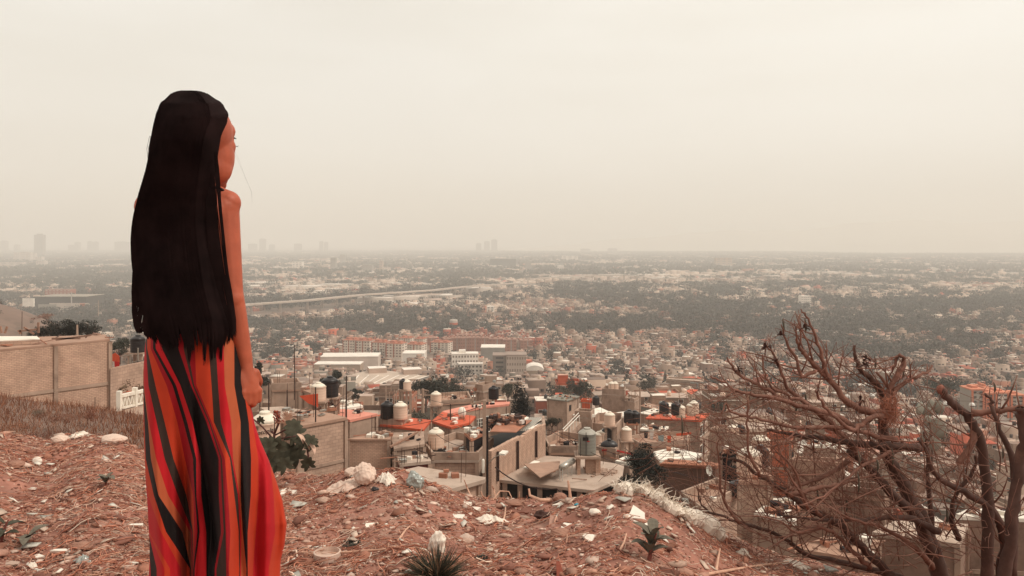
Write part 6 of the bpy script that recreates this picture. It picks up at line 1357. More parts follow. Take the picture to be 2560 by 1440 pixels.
for k in range(3): leaf(q, Q(742 + k * 14, 1085 + k * 12, 4.85), Vector((.6, -.2, -.8)), .07, .02, .6)
leaf(q, Q(655, 1160, 4.8), Vector((.15, 0, 1)), .13, .014, .8); q.build('dead_leaves', mat('dead_leaf', (.55, .36, .27), .8, .2, 20), o, True)
# dry dead plants on the left bank and crest: uncountable
q = MB()
for k in range(16000):
    px = g_.uniform(-80, 420); D = g_.uniform(10, 24); x = (px - CX) / FPX * D; z = gz(x, D); hh_ = g_.uniform(.06, .30) * D / 22; b = Vector((x, D, z - .05)); d = Vector((g_.gauss(0, .35), g_.gauss(0, .35), 1)).normalized()
    e = b + d * hh_; w_ = Vector((.010, 0, 0)); q.add([b - w_, b + w_, e], [(0, 1, 2)], 0, None, g_.choice(((.26, .10, .055), (.36, .17, .10), (.20, .075, .045), (.30, .14, .085))))
tag(q.build('dry_grass', mat('dry_grass', (.3, .1, .06), .9, .2, 3, attr=True, coords='World')), 'brown dry grass covering the bank at far left', 'grass', kind='stuff')
def drybush(px, rt, rb, D, wpx, col, label):
    p = P(px, rb, D); h = (rb - rt) / FPX * D; r = wpx / 2 / FPX * D; g2 = np.random.default_rng(int(px)); n = 2600; v = crown_proto(n, 'round', int(px), r, h)
    c = np.array(col) * g2.uniform(.6, 1.5, (n, 1)); o = empty('dry_bush', p, label, 'bush'); np_mesh('foliage', v, np.arange(len(v)).reshape(-1, 3), M_leaf, c, parent=o)
for a in ((235, 1018, 1066, 21, 50, (.24, .085, .05), 'rust-brown bush, tallest one below the brick building'), (190, 1030, 1060, 20, 60, (.24, .10, .06), 'rust-brown bush left of the tallest one'), (130, 1028, 1058, 20, 80, (.22, .09, .055), 'wide rust-brown bush in the middle of the bank'), (90, 1022, 1050, 20, 50, (.20, .09, .055), 'rust-brown bush near left on the bank'), (95, 1024, 1034, 19.5, 36, (.12, .12, .09), 'small grey-green shrub among the rust-brown bushes'), (30, 1045, 1105, 12, 90, (.19, .08, .045), 'dark dry bush at the left edge of the bank'), (110, 1072, 1100, 11, 70, (.13, .05, .035), 'dark dry bush in the hollow above the rubble')): drybush(*a)
# ---------------------------------------------------------------- the bare tree at right
def bare_tree():
    base = P(2360, 1520, 4.6); o = empty('bare_tree', base, 'bare brown many-stemmed tree with tangled curving branches at right', 'tree'); g = random.Random(12)
    # traced limbs: photo pixel points, distance at root and tip, radius at root and tip in pixels
    Lm = [
     ([(2300, 1470), (2232, 1440), (2170, 1385), (2114, 1322), (2060, 1292), (2015, 1270), (1985, 1246), (1956, 1224), (1900, 1191), (1851, 1152), (1820, 1146), (1799, 1145)], 4.5, 4.2, 20, 3),
     ([(2290, 1470), (2196, 1427), (2097, 1404), (2015, 1385), (1970, 1352), (1917, 1326), (1851, 1309), (1800, 1290), (1759, 1270), (1746, 1240)], 4.6, 4.3, 13, 2.5),
     ([(2400, 1500), (2352, 1440), (2322, 1345), (2284, 1263), (2245, 1191), (2219, 1145), (2209, 1093), (2212, 1034), (2212, 1008), (2196, 965), (2170, 938), (2147, 916), (2137, 885), (2137, 864)], 4.6, 4.4, 38, 4),
     ([(2212, 1012), (2218, 990), (2224, 972), (2240, 940), (2258, 920), (2259, 893), (2245, 893), (2232, 925)], 4.4, 4.4, 9, 3),
     ([(2218, 1008), (2232, 985), (2245, 969), (2268, 952), (2294, 939), (2322, 930), (2330, 912)], 4.4, 4.5, 8, 2),
     ([(2330, 1380), (2294, 1296), (2245, 1247), (2196, 1198), (2147, 1145), (2117, 1129)], 4.5, 4.4, 22, 12),
     ([(2350, 1330), (2284, 1299), (2232, 1293), (2173, 1299), (2110, 1300), (2048, 1299), (1960, 1290)], 4.4, 4.2, 14, 3),
     ([(2370, 1500), (2340, 1400), (2327, 1296), (2320, 1198), (2317, 1125), (2310, 1080)], 4.7, 4.6, 18, 4),
     ([(2520, 1500), (2501, 1440), (2512, 1380), (2507, 1329), (2484, 1280), (2425, 1237), (2360, 1204), (2330, 1171), (2317, 1132), (2300, 1100)], 4.4, 4.1, 22, 5),
     ([(2480, 1500), (2468, 1440), (2471, 1296), (2466, 1200), (2452, 1115), (2436, 1070), (2409, 1031), (2376, 1005), (2353, 975)], 4.3, 4.2, 24, 12),
     ([(2440, 1060), (2425, 1110), (2395, 1160)], 4.25, 4.2, 9, 7),
     ([(2430, 1034), (2480, 1030), (2530, 1020), (2600, 1010)], 4.2, 4.1, 8, 5),
     ([(2530, 1440), (2534, 1300), (2534, 1165), (2507, 1090), (2484, 1031), (2478, 1000), (2462, 985)], 4.1, 4.1, 16, 4),
     ([(2500, 1500), (2524, 1360), (2538, 1240), (2550, 1165), (2556, 1090), (2553, 1040), (2550, 1020)], 4.0, 3.9, 21, 13),
     ([(2208, 1042), (2179, 1044), (2147, 1070), (2127, 1072), (2097, 1051), (2068, 1024), (2048, 995), (2040, 975)], 4.3, 4.1, 7, 2.5),
     ([(2211, 1032), (2166, 1028), (2114, 1001), (2074, 949), (2048, 923), (2025, 900), (2009, 883), (1998, 865), (1989, 847)], 4.4, 4.3, 10, 3),
     ([(2074, 949), (2060, 915), (2050, 880), (2035, 834), (2015, 792), (2002, 772)], 4.35, 4.3, 6, 1.5),
     ([(2040, 925), (2005, 942), (1989, 893), (1966, 857), (1958, 830), (1953, 811)], 4.3, 4.3, 5, 1.5),
     ([(2130, 1068), (2081, 1035), (2020, 1020), (1963, 1000), (1920, 975), (1884, 956), (1845, 936), (1818, 893)], 4.3, 4.2, 8, 2),
     ([(1975, 1005), (1905, 990), (1851, 979), (1825, 965), (1805, 952), (1776, 941)], 4.2, 4.1, 5, 1.5),
     ([(2240, 1100), (2170, 1085), (2097, 1067), (1999, 1070), (1930, 1055), (1877, 1044), (1828, 1028), (1815, 1008), (1803, 1035)], 4.3, 4.1, 6, 1.5),
     ([(2300, 1120), (2258, 1116), (2180, 1112), (2114, 1103), (2060, 1096), (2002, 1090), (1960, 1082), (1917, 1074)], 4.4, 4.2, 11, 2.5),
     ([(2140, 1130), (2080, 1060), (2030, 1020), (1985, 985), (1963, 960), (1945, 900), (1916, 862)], 4.4, 4.2, 8, 2),
     ([(2060, 1040), (2000, 1000), (1960, 985), (1925, 960), (1910, 925), (1907, 886)], 4.3, 4.2, 5, 1.5),
     ([(2210, 1040), (2240, 1000), (2190, 930)], 4.4, 4.4, 6, 3),
     ([(2120, 1150), (2060, 1190), (2010, 1210), (1960, 1230)], 4.4, 4.2, 7, 3),
     ([(2230, 1130), (2180, 1150), (2120, 1190), (2060, 1240), (2000, 1262)], 4.3, 4.0, 5, 1.5),
     ([(1975, 1240), (2040, 1220), (2100, 1212), (2150, 1196), (2190, 1185)], 4.1, 4.3, 6, 2),
     ([(2050, 1290), (2010, 1235), (1990, 1190), (1975, 1160), (1940, 1120)], 4.2, 4.0, 4, 1.5),
     ([(2020, 1272), (1980, 1200), (1960, 1170)], 4.1, 4.0, 4, 1.2),
     ([(1900, 1191), (1870, 1130), (1868, 1060), (1872, 1010), (1866, 985)], 4.1, 4.0, 4, 1.2),
     ([(1850, 1310), (1810, 1250), (1800, 1190), (1795, 1120), (1805, 1090)], 4.2, 4.1, 4, 1.2),
     ([(2400, 1350), (2380, 1300), (2390, 1240), (2430, 1180), (2440, 1140)], 4.5, 4.4, 12, 5),
     ([(2330, 1420), (2300, 1380), (2250, 1340), (2180, 1310), (2110, 1290), (2040, 1240)], 4.5, 4.1, 8, 1.5),
     ([(2180, 1420), (2130, 1380), (2080, 1330), (2040, 1320), (1990, 1330), (1940, 1300), (1880, 1290)], 4.4, 4.0, 6, 1.5)]
    stems = MB(); tw = MB(); pods = []
    LIM = [(1700, 960), (1776, 932), (1818, 886), (1905, 850), (1950, 800), (2000, 768), (2030, 820), (2060, 850), (2137, 855), (2190, 890), (2260, 885), (2330, 905), (2350, 960), (2420, 985), (2462, 960), (2560, 930)]
    def grow(p, d, r, l, lev, side):
        n = 5; pts = [p]; rad = [r]; q = p.copy(); dd = d.copy(); curl = Vector((g.gauss(-.03, .15), g.gauss(0, .10), g.uniform(.0, .24)))
        kids = []
        for k in range(1, n + 1):
            dd = (dd + curl * .5 + Vector((g.gauss(0, .10), g.gauss(0, .08), g.gauss(0, .10)))).normalized(); q = q + dd * l / n
            if HZ - FPX * q.z / q.y < ip(CX + FPX * q.x / q.y, LIM): break
            pts.append(q.copy()); rad.append(max(.0012, r * (1 - .65 * k / n)))
            if lev < 2 and k > 1 and g.random() < (.6 if lev == 0 else .28): kids.append((q.copy(), dd.copy(), rad[-1]))
        if len(pts) < 2: return
        rad[-1] = .0009; tw.tube(pts, rad, 5 if lev else 6)
        for kp, kd, kr in kids:
            s = g.choice((-1, 1)); nd = (kd + Vector((s * kd.z, g.gauss(0, .35), -s * kd.x)) * g.uniform(.5, 1.1)).normalized(); grow(kp, nd, kr * .7, l * g.uniform(.4, .75), lev + 1, s)
        if lev >= 1 and g.random() < .05 and len(pods) < 22:      # hanging seed pod
            pd = MB(); pods.append(pd); c = pts[-1]; L_ = g.uniform(.05, .11); pd.tube([c, c + Vector((.006, 0, -L_ * .3)), c + Vector((.008, 0, -L_ * .7)), c + Vector((.003, 0, -L_))], [.0015, .005, .006, .001], 6)
    for pts, d0, d1, r0, r1 in Lm:
        n = len(pts); P3 = []; 
        for i, (a, b) in enumerate(pts): P3.append(P(a, b, d0 + (d1 - d0) * i / (n - 1)))
        # smooth and add knobbly bends
        dense = []; rad = []
        for i in range(n - 1):
            p0 = P3[max(i - 1, 0)]; p1 = P3[i]; p2 = P3[i + 1]; p3 = P3[min(i + 2, n - 1)]
            for k in range(4):
                t = k / 4; q = .5 * ((2 * p1) + (p2 - p0) * t + (2 * p0 - 5 * p1 + 4 * p2 - p3) * t * t + (3 * p1 - p0 - 3 * p2 + p3) * t ** 3)
                u = (i + t) / (n - 1); rr_ = ((r0 + (r1 - r0) * u ** .8) * (.66 if r0 > 11 else 1.05)) / FPX * 4.4 * (1 + g.uniform(-.07, .13)) * 1.0; dense.append(q + Vector((g.gauss(0, .0035), g.gauss(0, .004), g.gauss(0, .0035)))); rad.append(rr_)
        dense.append(P3[-1]); rad.append(r1 / FPX * 4.4 * .8)
        (stems if r0 >= 11 else tw).tube(dense, rad, 12 if r0 > 11 else 8)
        step = 1 if r0 < 15 else 2
        for i in range(3, len(dense) - 1, step):
            if g.random() < (.36 if r0 < 15 else .30):
                d = (dense[i + 1] - dense[i - 1]).normalized(); s = g.choice((-1, 1)); nd = (d * g.uniform(.4, 1.2) + Vector((s * d.z, g.gauss(0, .5), -s * d.x)) * .8 + Vector((-.32, 0, .16))).normalized()
                grow(dense[i], nd, min(rad[i] * .6, g.uniform(.0026, .0062)), g.uniform(.12, .42), 0, s)
    # extra tangle low on the left flank
    for k in range(180):
        a = g.uniform(1900, 2540); b = g.uniform(1130, 1430); 
        if b < 1290 - (a - 1900) * .2 and g.random() < .4: continue
        c = P(a, b, g.uniform(4.1, 4.9)); grow(c, Vector((g.uniform(-1.2, .2), g.gauss(0, .4), g.uniform(-.2, .7))).normalized(), g.uniform(.0022, .0046), g.uniform(.3, .75), 0, 1)
    mb_ = mat('branch_bark', (.19, .088, .063), .85, .35, 14, .5, 60, stain=((.36, .21, .155), 6, .57, .7))
    mk_ = mat('stem_bark', (.095, .052, .041), .9, .35, 9, .6, 40, stain=((.25, .14, .10), 4, .6, .6))
    stems.build('trunk', mk_, o, True); tw.build('branches', mb_, o, True); [x.build('seed_pod', mat('pod', (.09, .075, .055), .7), o, True) for x in pods]
    # cut face of the sawn limb
    q = MB(); c = P(2352, 974, 4.2); q.ball(c, (.022, .02, .026), seg=10, ring=6); q.build('cut_end', mat('cut_wood', (.22, .085, .06), .9, .3, 40), o)
    return o
bare_tree(); LAND.append(('the bare tree fork', 2212, 1010))
# orange straw tuft in the fork
p = P(2226, 1030, 4.3); q = MB(); g_ = random.Random(4)
for k in range(520):
    c = p + Vector((g_.gauss(0, .022), g_.gauss(0, .02), g_.gauss(0, .04))); d = Vector((g_.gauss(0, .7), g_.gauss(0, .5), g_.gauss(0, 1))).normalized(); q.tube([c, c + d * .02 + Vector((0, 0, .003)), c + d * .045], [.0011, .001, .0005], 3)
tag(q.build('straw_tuft', mat('orange_straw', (.36, .14, .085), .8, .3, 30), loc=p), 'orange straw tuft caught in the fork of the bare tree', 'straw')
# dead dark flower heads on twig tips
for i, (a, b) in enumerate(((1953, 838), (1916, 868), (1940, 905), (1847, 924), (2151, 1000), (2010, 820), (2165, 897), (2160, 912))):
    p = P(a, b, 4.2); q = MB()
    for k in range(7): leaf(q, p + Vector((g_.gauss(0, .004), 0, 0)), Vector((g_.gauss(0, .7), g_.gauss(0, .3), g_.gauss(.2, .7))), .03, .007, .4)
    tag(q.build('dead_leaf_cluster', mat('dead_dark_leaf', (.07, .03, .025), .8), loc=p), ['second from top left', 'upper left', 'below the upper left', 'far left', 'centre, beside a silver cabin', 'topmost', 'right of centre, upper', 'right of centre, lower'][i] + ' dark dead leaf cluster on the bare tree twigs', 'leaves', 'dead leaf clusters on the bare tree')
# cactus pads behind
o = empty('prickly_pear', P(2330, 1080, 12), 'grey-green prickly pear with round flat pads between the trunks', 'cactus')
q = MB()
for a, b, r, t in ((2326, 1012, 14, .2), (2346, 1018, 17, -.3), (2300, 1022, 18, .7), (2316, 1028, 16, -.8), (2345, 1070, 26, -.2), (2318, 1052, 14, .3), (2312, 1090, 17, .6), (2338, 1108, 20, .1)):
    D = 12 + rnd.uniform(-.15, .15); rt = Matrix.Rotation(t * .8, 3, 'Z') @ Matrix.Rotation(t, 3, 'Y'); q.ball(P(a, b, D), (r / FPX * D * .8, .03, r / FPX * D), rt, 16, 10)
q.build('pads', mat('cactus_grey', (.23, .215, .175), .8, .2, 5, stain=((.09, .09, .07), 30, .6, .5)), o, True)
# ---------------------------------------------------------------- the woman
WD = 2.3; WS = WD / FPX
def wz(row): return -(row - HZ) * WS
def wx(px): return (px - CX) * WS
M_skin = mat('skin', (.42, .100, .052), .5, .2, 9, .05, 60, spec=.25, sss=.12)
def woman():
    A = R(21); fdir = Vector((math.sin(A), math.cos(A), 0)); rdir = Vector((math.cos(A), -math.sin(A), 0)); up = Vector((0, 0, 1))
    H = Vector((wx(505), WD + .0, wz(352))); rot = Matrix((rdir, fdir, up)).transposed()
    def h(r, f, u): return H + rdir * r + fdir * f + up * u
    b = MB()
    # head
    b.ball(h(0, 0, .028), (.075, .098, .088), rot, 28, 18); b.ball(h(0, .036, -.04), (.067, .066, .096), rot, 28, 18); b.ball(h(0, .030, -.075), (.056, .058, .062), rot, 28, 18)
    for s in (-1, 1):
        b.ball(h(s * .032, .050, -.046), .030, rot); b.ball(h(s * .036, .03, -.075), (.030, .045, .048), rot)
        b.ball(h(s * .024, .082, .008), (.020, .014, .012), rot); b.ball(h(s * .012, .112, -.043), .0085, rot)
        b.ball(h(s * .066, -.034, -.028), (.010, .016, .028), rot); b.ball(h(s * .071, -.038, -.020), (.004, .014, .016), rot)
    b.ball(h(0, .078, .035), (.05, .026, .035), rot); b.ball(h(.030, .062, -.012), .030, rot); b.ball(h(-.030, .062, -.012), .030, rot); b.ball(h(0, .04, -.105), (.044, .048, .034), rot); b.ball(h(0, .078, -.122), (.018, .016, .015), rot)
    b.cone(h(0, .094, .006), h(0, .117, -.036), .008, .011); b.ball(h(0, .102, -.070), (.021, .010, .0055), rot); b.ball(h(0, .100, -.081), (.018, .010, .0062), rot)
    # neck, trunk
    nk = Vector((wx(478), WD - .01, wz(500))); b.cone(h(0, -.02, -.06), nk, .047, .052)
    T = lambda px, row, dy=0.: Vector((wx(px), WD + dy, wz(row)))
    b.ball(T(465, 600, .0), (.112, .075, .125)); b.ball(T(465, 545, -.01), (.108, .062, .07)); b.ball(T(463, 700, .0), (.100, .068, .13)); b.ball(T(462, 800, 0), (.105, .072, .10)); b.ball(T(474, 880, .0), (.100, .068, .11)); b.ball(T(476, 930, .0), (.098, .068, .09))
    for s in (-1, 1): b.ball(T(466 + s * 42, 600, .065), (.045, .04, .05))
    b.cone(T(478, 498), T(560, 512, -.005), .036, .036); b.cone(T(478, 498), T(382, 512, -.005), .036, .036); b.cone(T(490, 488), T(572, 508, -.005), .03, .036); b.ball(T(540, 535, -.02), (.055, .05, .06)); b.ball(T(548, 610, -.01), (.040, .05, .09)); b.ball(T(520, 505, -.01), .048); b.ball(T(556, 514, -.008), .042); b.ball(T(548, 494, -.01), .033); b.ball(T(532, 486, -.01), .033); b.cone(T(515, 478, -.01), T(574, 506, -.008), .028, .034)
    # arms
    def arm(sh, el, wr, r):
        b.ball(sh, .043); b.cone(sh, el, r[0], r[1]); b.ball(el, r[1] * 1.02); b.cone(el, el.lerp(wr, .3), r[1], r[2]); b.cone(el.lerp(wr, .3), wr, r[2], r[3])
    wr = T(619, 902, -.02); arm(T(564, 522, -.01), T(587, 728, -.03), wr, (.0415, .033, .031, .0215)); b.ball(T(592, 745, -.035), (.031, .03, .036))
    arm(T(375, 517, -.0), T(372, 728, .06), T(425, 880, .17), (.036, .031, .030, .0205))
    # right hand: palm, four curled fingers, thumb, all unequal
    palm = T(629, 948, -.025)
    def hand(wr, palm, px_dir, back, mirror=1):
        d = (palm - wr).normalized(); side = back.cross(d).normalized() * mirror
        rt = Matrix((side, back.normalized(), d)).transposed(); b.ball(palm, (.034, .014, .044), rt, 22, 14); b.cone(wr, palm, .0205, .017)
        for k, (o_, l1, l2, l3) in enumerate(((.027, .030, .022, .016), (.010, .034, .025, .018), (-.008, .031, .023, .017), (-.024, .025, .018, .014))):
            a0 = palm + d * (.036 - .004 * abs(k - 1)) + side * o_; c1 = (d * .93 - back * .30 + side * .02 * (1 - k)).normalized(); c2 = (d * .30 - back * .95).normalized(); c3 = (-d * .55 - back * .8).normalized()
            q1 = a0 + c1 * l1; q2_ = q1 + c2 * l2; q3 = q2_ + c3 * l3
            b.ball(a0, .0105); b.cone(a0, q1, .0100, .0090, 10); b.cone(q1, q2_, .0090, .0082, 10); b.cone(q2_, q3, .0080, .0070, 10)
        t0 = palm - d * .018 + side * .026; t1 = t0 + (d * .75 + side * .45 - back * .35).normalized() * .036; t2 = t1 + (d * .8 - side * .1 - back * .6).normalized() * .028
        b.cone(t0, t1, .0135, .0105, 10); b.cone(t1, t2, .0100, .0085, 10)
    hand(wr, palm, None, Vector((.80, -.60, .05)), 1)
    hand(T(425, 880, .17), T(436, 930, .185), None, Vector((-.8, -.5, 0)), -1)
    # legs
    for s in (-1, 1):
        hip = T(478 + s * 38, 940, .0); kn = Vector((hip.x + s * .005, WD - .0, -.77)); an = Vector((kn.x, WD - .03, -1.115)); b.cone(hip, kn, .066, .047); b.cone(kn, kn.lerp(an, .35), .046, .050); b.cone(kn.lerp(an, .35), an, .050, .030)
        b.cone(an + Vector((0, -.02, -.03)), an + Vector((s * .02, .12, -.045)), .030, .022); b.ball(an + Vector((s * .02, .15, -.055)), (.036, .04, .014))
    me_o = b.build('person', M_skin); mod = me_o.modifiers.new('r', 'REMESH'); mod.mode = 'VOXEL'; mod.voxel_size = .0036; mod.use_smooth_shade = True
    sm = me_o.modifiers.new('s', 'SMOOTH'); sm.factor = .5; sm.iterations = 6
    dg = bpy.context.evaluated_depsgraph_get(); me = bpy.data.meshes.new_from_object(me_o.evaluated_get(dg)); bpy.data.objects.remove(me_o)
    body = bpy.data.objects.new('person', me); COL.objects.link(body); me.transform(Matrix.Translation((-H.x, -WD, 1.17))); body.location = (H.x, WD, -1.17); me.materials.clear(); me.materials.append(M_skin)
    for p_ in me.polygons: p_.use_smooth = True
    tag(body, 'person with very long dark hair and red striped long dress looking over the city', 'person'); LAND.append(('the woman', 480, 900))
    # eyes, lashes, brows
    for s in (-1, 1):
        q = MB(); q.ball(h(s * .030, .0795, -.010), .0125, rot, 16, 10); e = q.build('eye', mat('eye_white', (.6, .5, .45), .3), body, True)
        q = MB()
        for k in range(16):
            a = (k - 7.5) / 7.5; c = h(s * .030 + a * .013, .092 - abs(a) * .004, -.006 - abs(a) * .002); q.tube([c, c + fdir * .006 + rdir * (s * .001 + a * .003) + up * .000, c + fdir * .010 + rdir * a * .006 + up * .002], [.0006, .0005, .0002], 3)
        q.build('eyelashes', M_black, body)
        q = MB(); q.tube([h(s * .014, .1035, .014), h(s * .030, .101, .019), h(s * .047, .088, .014)], [.0022, .0026, .0012], 6); q.build('eyebrow', M_black, body)
    # ---- hair: smooth inner mass + several thousand strands that follow it
    SIL = [(226, 462, 480), (227.5, 449, 495), (230, 439, 506), (234, 429, 517), (240, 420, 529), (248, 411, 541), (256, 405, 550), (264, 400, 558), (280, 394, 567), (292, 391, 570), (304, 388, 567), (318, 385, 558), (335, 382, 551), (350, 379, 548), (380, 375, 543), (410, 371, 538), (440, 363, 533), (470, 354, 532), (500, 345, 530), (530, 338, 531), (560, 333, 535), (600, 330, 540), (650, 332, 548), (700, 338, 556), (740, 347, 564), (770, 358, 571), (790, 364, 576), (815, 369, 583), (840, 374, 582), (858, 386, 580), (872, 408, 560)]
    rows = [a[0] for a in SIL]
    SM = (-7, -3.5, 0, 3.5, 7)
    def sil(row):
        k_ = min(1., max(.0, (row - 226) / 16)); return sum(np.interp(row + d_ * k_, rows, [a[1] for a in SIL]) for d_ in SM) / 5, sum(np.interp(row + d_ * k_, rows, [a[2] for a in SIL]) for d_ in SM) / 5
    def depth(row):   # half depth behind (towards camera), in front, centre y
        back = np.interp(row, [226, 240, 260, 300, 350, 420, 500, 600, 700, 870], [.012, .058, .088, .110, .116, .108, .098, .095, .105, .125]); front = np.interp(row, [226, 240, 262, 285, 310, 420, 500, 870], [.012, .055, .080, .078, .030, -.0, -.025, -.04]); return back, front
    q = MB(); NT = 64; vs = []; rws = np.concatenate([226.2 + np.linspace(0, 1, 30) ** 1.8 * 74, np.linspace(306, 838, 70)])
    for row in rws:
        l, r = sil(row); cxp = (l + r) / 2; hwid = (r - l) / 2 - 3.5; bk, fr = depth(row); bk -= .007 if row > 300 else .004
        for j in range(NT):
            th = 2 * math.pi * j / NT; cx_ = math.cos(th); sy = math.sin(th); ex = np.interp(row, [226, 300, 400, 480, 560], [1.0, .78, .45, .45, .6]); yy = -bk * abs(sy) ** ex if sy < 0 else fr * sy
            wav = .0035 * math.sin(th * 17 + row * .004) * min(1, max(0, (row - 300) / 150)) + .002 * math.sin(th * 41)
            D = WD + yy + (wav if sy < 0 else 0); rw = row - max(0, row - 740) / 112 * (14 + 12 * math.sin(th * 7) + 9 * math.sin(th * 19 + 2) + 26 * abs(cx_) ** 3); vs.append(((cxp + hwid * cx_ - CX) / FPX * D, D, -(rw - HZ) / FPX * D))
    nR = len(rws); fs = []
    for i in range(nR - 1):
        for j in range(NT): fs.append((i * NT + j, i * NT + (j + 1) % NT, (i + 1) * NT + (j + 1) % NT, (i + 1) * NT + j))
    fs.append(tuple(range(NT))); fs.append(tuple((nR - 1) * NT + j for j in range(NT))[::-1]); q.add(vs, fs)
    M_hair = mat('dark_hair', (.0125, .0068, .0072), .95, .3, 6, spec=.0)
    hair = q.build('hair', M_hair, body, True)
    g = random.Random(21); q = MB()
    for k in range(4600):
        t = g.random(); a = math.pi * t; end = 876 - 46 * abs(2 * t - 1) ** 2 + g.gauss(0, 8) - 7 + 9 * math.sin(t * 24) + 8 * math.sin(t * 55 + 1) - (40 if t < .12 else 0) * g.random() - (25 * g.random() if g.random() < .2 else 0)
        st_ = g.choice((227, 228, 229, 231, 234)); ph = g.uniform(0, 6.28); off = g.uniform(.0, .006); tj = g.gauss(0, .012); kc = round(t * 30); end += [g2_ for g2_ in (random.Random(kc).gauss(0, 19),)][0]; tc2 = (kc / 30 - t) * math.pi * .85; pts = []; rad = []; n = 22
        for i in range(n):
            u = i / (n - 1); row = st_ + (end - st_) * u; l, r = sil(min(row, 860)); 
            if row > 860: l, r = sil(860)
            bk, fr = depth(row); aa = min(math.pi, max(0, a + tj * math.sin(u * 5 + ph) + tc2 * max(0, (u - .8) / .2) ** 1.5)); cxp = (l + r) / 2; hwid = (r - l) / 2 + off / WS * .35
            x = cxp - hwid * math.cos(aa); y = -(bk + off) * math.sin(aa) ** np.interp(row, [226, 300, 400, 480, 560], [1.0, .78, .45, .45, .6]) if math.sin(aa) > 0 else 0
            wob = 2.2 * math.sin(u * 9 + ph) * u + (6 * math.sin(u * 7 + ph) * max(0, u - .75) * 3 if t < .15 else 0)
            pts.append(((x + wob - CX) / FPX * (WD + y), WD + y, -(row - HZ) / FPX * (WD + y))); rad.append(.0014 * (1 - .7 * max(0, u - .7) / .3))
        q.tube(pts, rad, 3, cap=False)
    # loose locks over the right shoulder and arm, and at the lower left
    def lock(path, n, w0, r=.0011, D=WD - .075):
        for k in range(n):
            j = g.gauss(0, 1) * w0; ph = g.uniform(0, 6); m_ = len(path); pts = []
            for i, (a_, b_) in enumerate(path): pts.append(((a_ + j * (1 + .25 * i / m_) + 1.5 * math.sin(i * 1.3 + ph) - CX) / FPX * D, D + .0015 * math.sin(ph + i), -(b_ + (g.uniform(-14, 4) if i == m_ - 1 else 0) - HZ) / FPX * D))
            sp = []
            for i in range(len(pts) - 1):
                for t in (0, .33, .66): sp.append(tuple(pts[i][c] + (pts[i + 1][c] - pts[i][c]) * t for c in range(3)))
            sp.append(pts[-1]); q.tube(sp, [r] * (len(sp) - 3) + [r * .7, r * .5, r * .2], 3, cap=False)
    lock([(540, 380), (543, 420), (546, 460), (551, 520), (557, 590), (565, 660), (576, 730), (586, 800), (588, 840)], 46, 1.6, D=WD - .10)
    lock([(530, 430), (533, 480), (537, 540), (543, 600), (555, 680), (570, 750), (581, 810), (582, 835)], 70, 2.6, D=WD - .08)
    lock([(522, 470), (526, 540), (532, 620), (544, 700), (560, 780), (574, 842)], 80, 4.5, D=WD - .08)
    lock([(345, 560), (338, 650), (340, 730), (337, 780), (342, 810), (352, 830)], 26, 2.6, D=WD - .03)
    lock([(337, 680), (336, 730), (337, 780), (341, 815), (349, 832), (356, 826)], 46, 1.8, .0013, D=WD - .03); lock([(343, 690), (347, 730), (352, 770), (347, 805), (350, 828)], 34, 1.8, .0013, D=WD - .03); lock([(350, 700), (358, 745), (366, 780), (360, 812), (366, 836), (374, 846)], 46, 2.0, .0013, D=WD - .04); lock([(356, 720), (370, 770), (377, 815), (384, 850)], 46, 2.2, .0013, D=WD - .06)
    lock([(352, 740), (362, 785), (372, 815), (366, 838)], 18, 3.0, D=WD - .05)
    lock([(376, 340), (370, 372), (371, 400), (368, 430)], 4, 1.2, .0005, WD)
    lock([(574, 360), (596, 400), (612, 440), (630, 480), (632, 520)], 2, 2, .00012, WD + .02)
    q.build('hair_strands', mat('hair_strand', (.0150, .0078, .0076), .7, .6, 8, spec=.04), hair)
    # ---- dress
    SK = [(560, 405, 552, .066), (640, 402, 552, .070), (720, 402, 548, .070), (800, 385, 565, .085), (830, 368, 584, .10), (870, 362, 596, .11), (930, 358, 610, .115), (1000, 358, 624, .118), (1060, 359, 637, .116), (1100, 360, 650, .120), (1150, 362, 672, .126), (1200, 364, 690, .134), (1250, 368, 706, .142), (1310, 371, 717, .150), (1360, 374, 712, .155), (1400, 374, 702, .158), (1440, 372, 700, .162), (1540, 366, 716, .175), (1606, 360, 735, .185)]
    r0 = [a[0] for a in SK]; q = MB(); NT = 560; rws = np.linspace(560, 1606, 210); vs = []; uvs = []
    ZY = [200, 400, 600, 800, 1000, 1200, 1400]
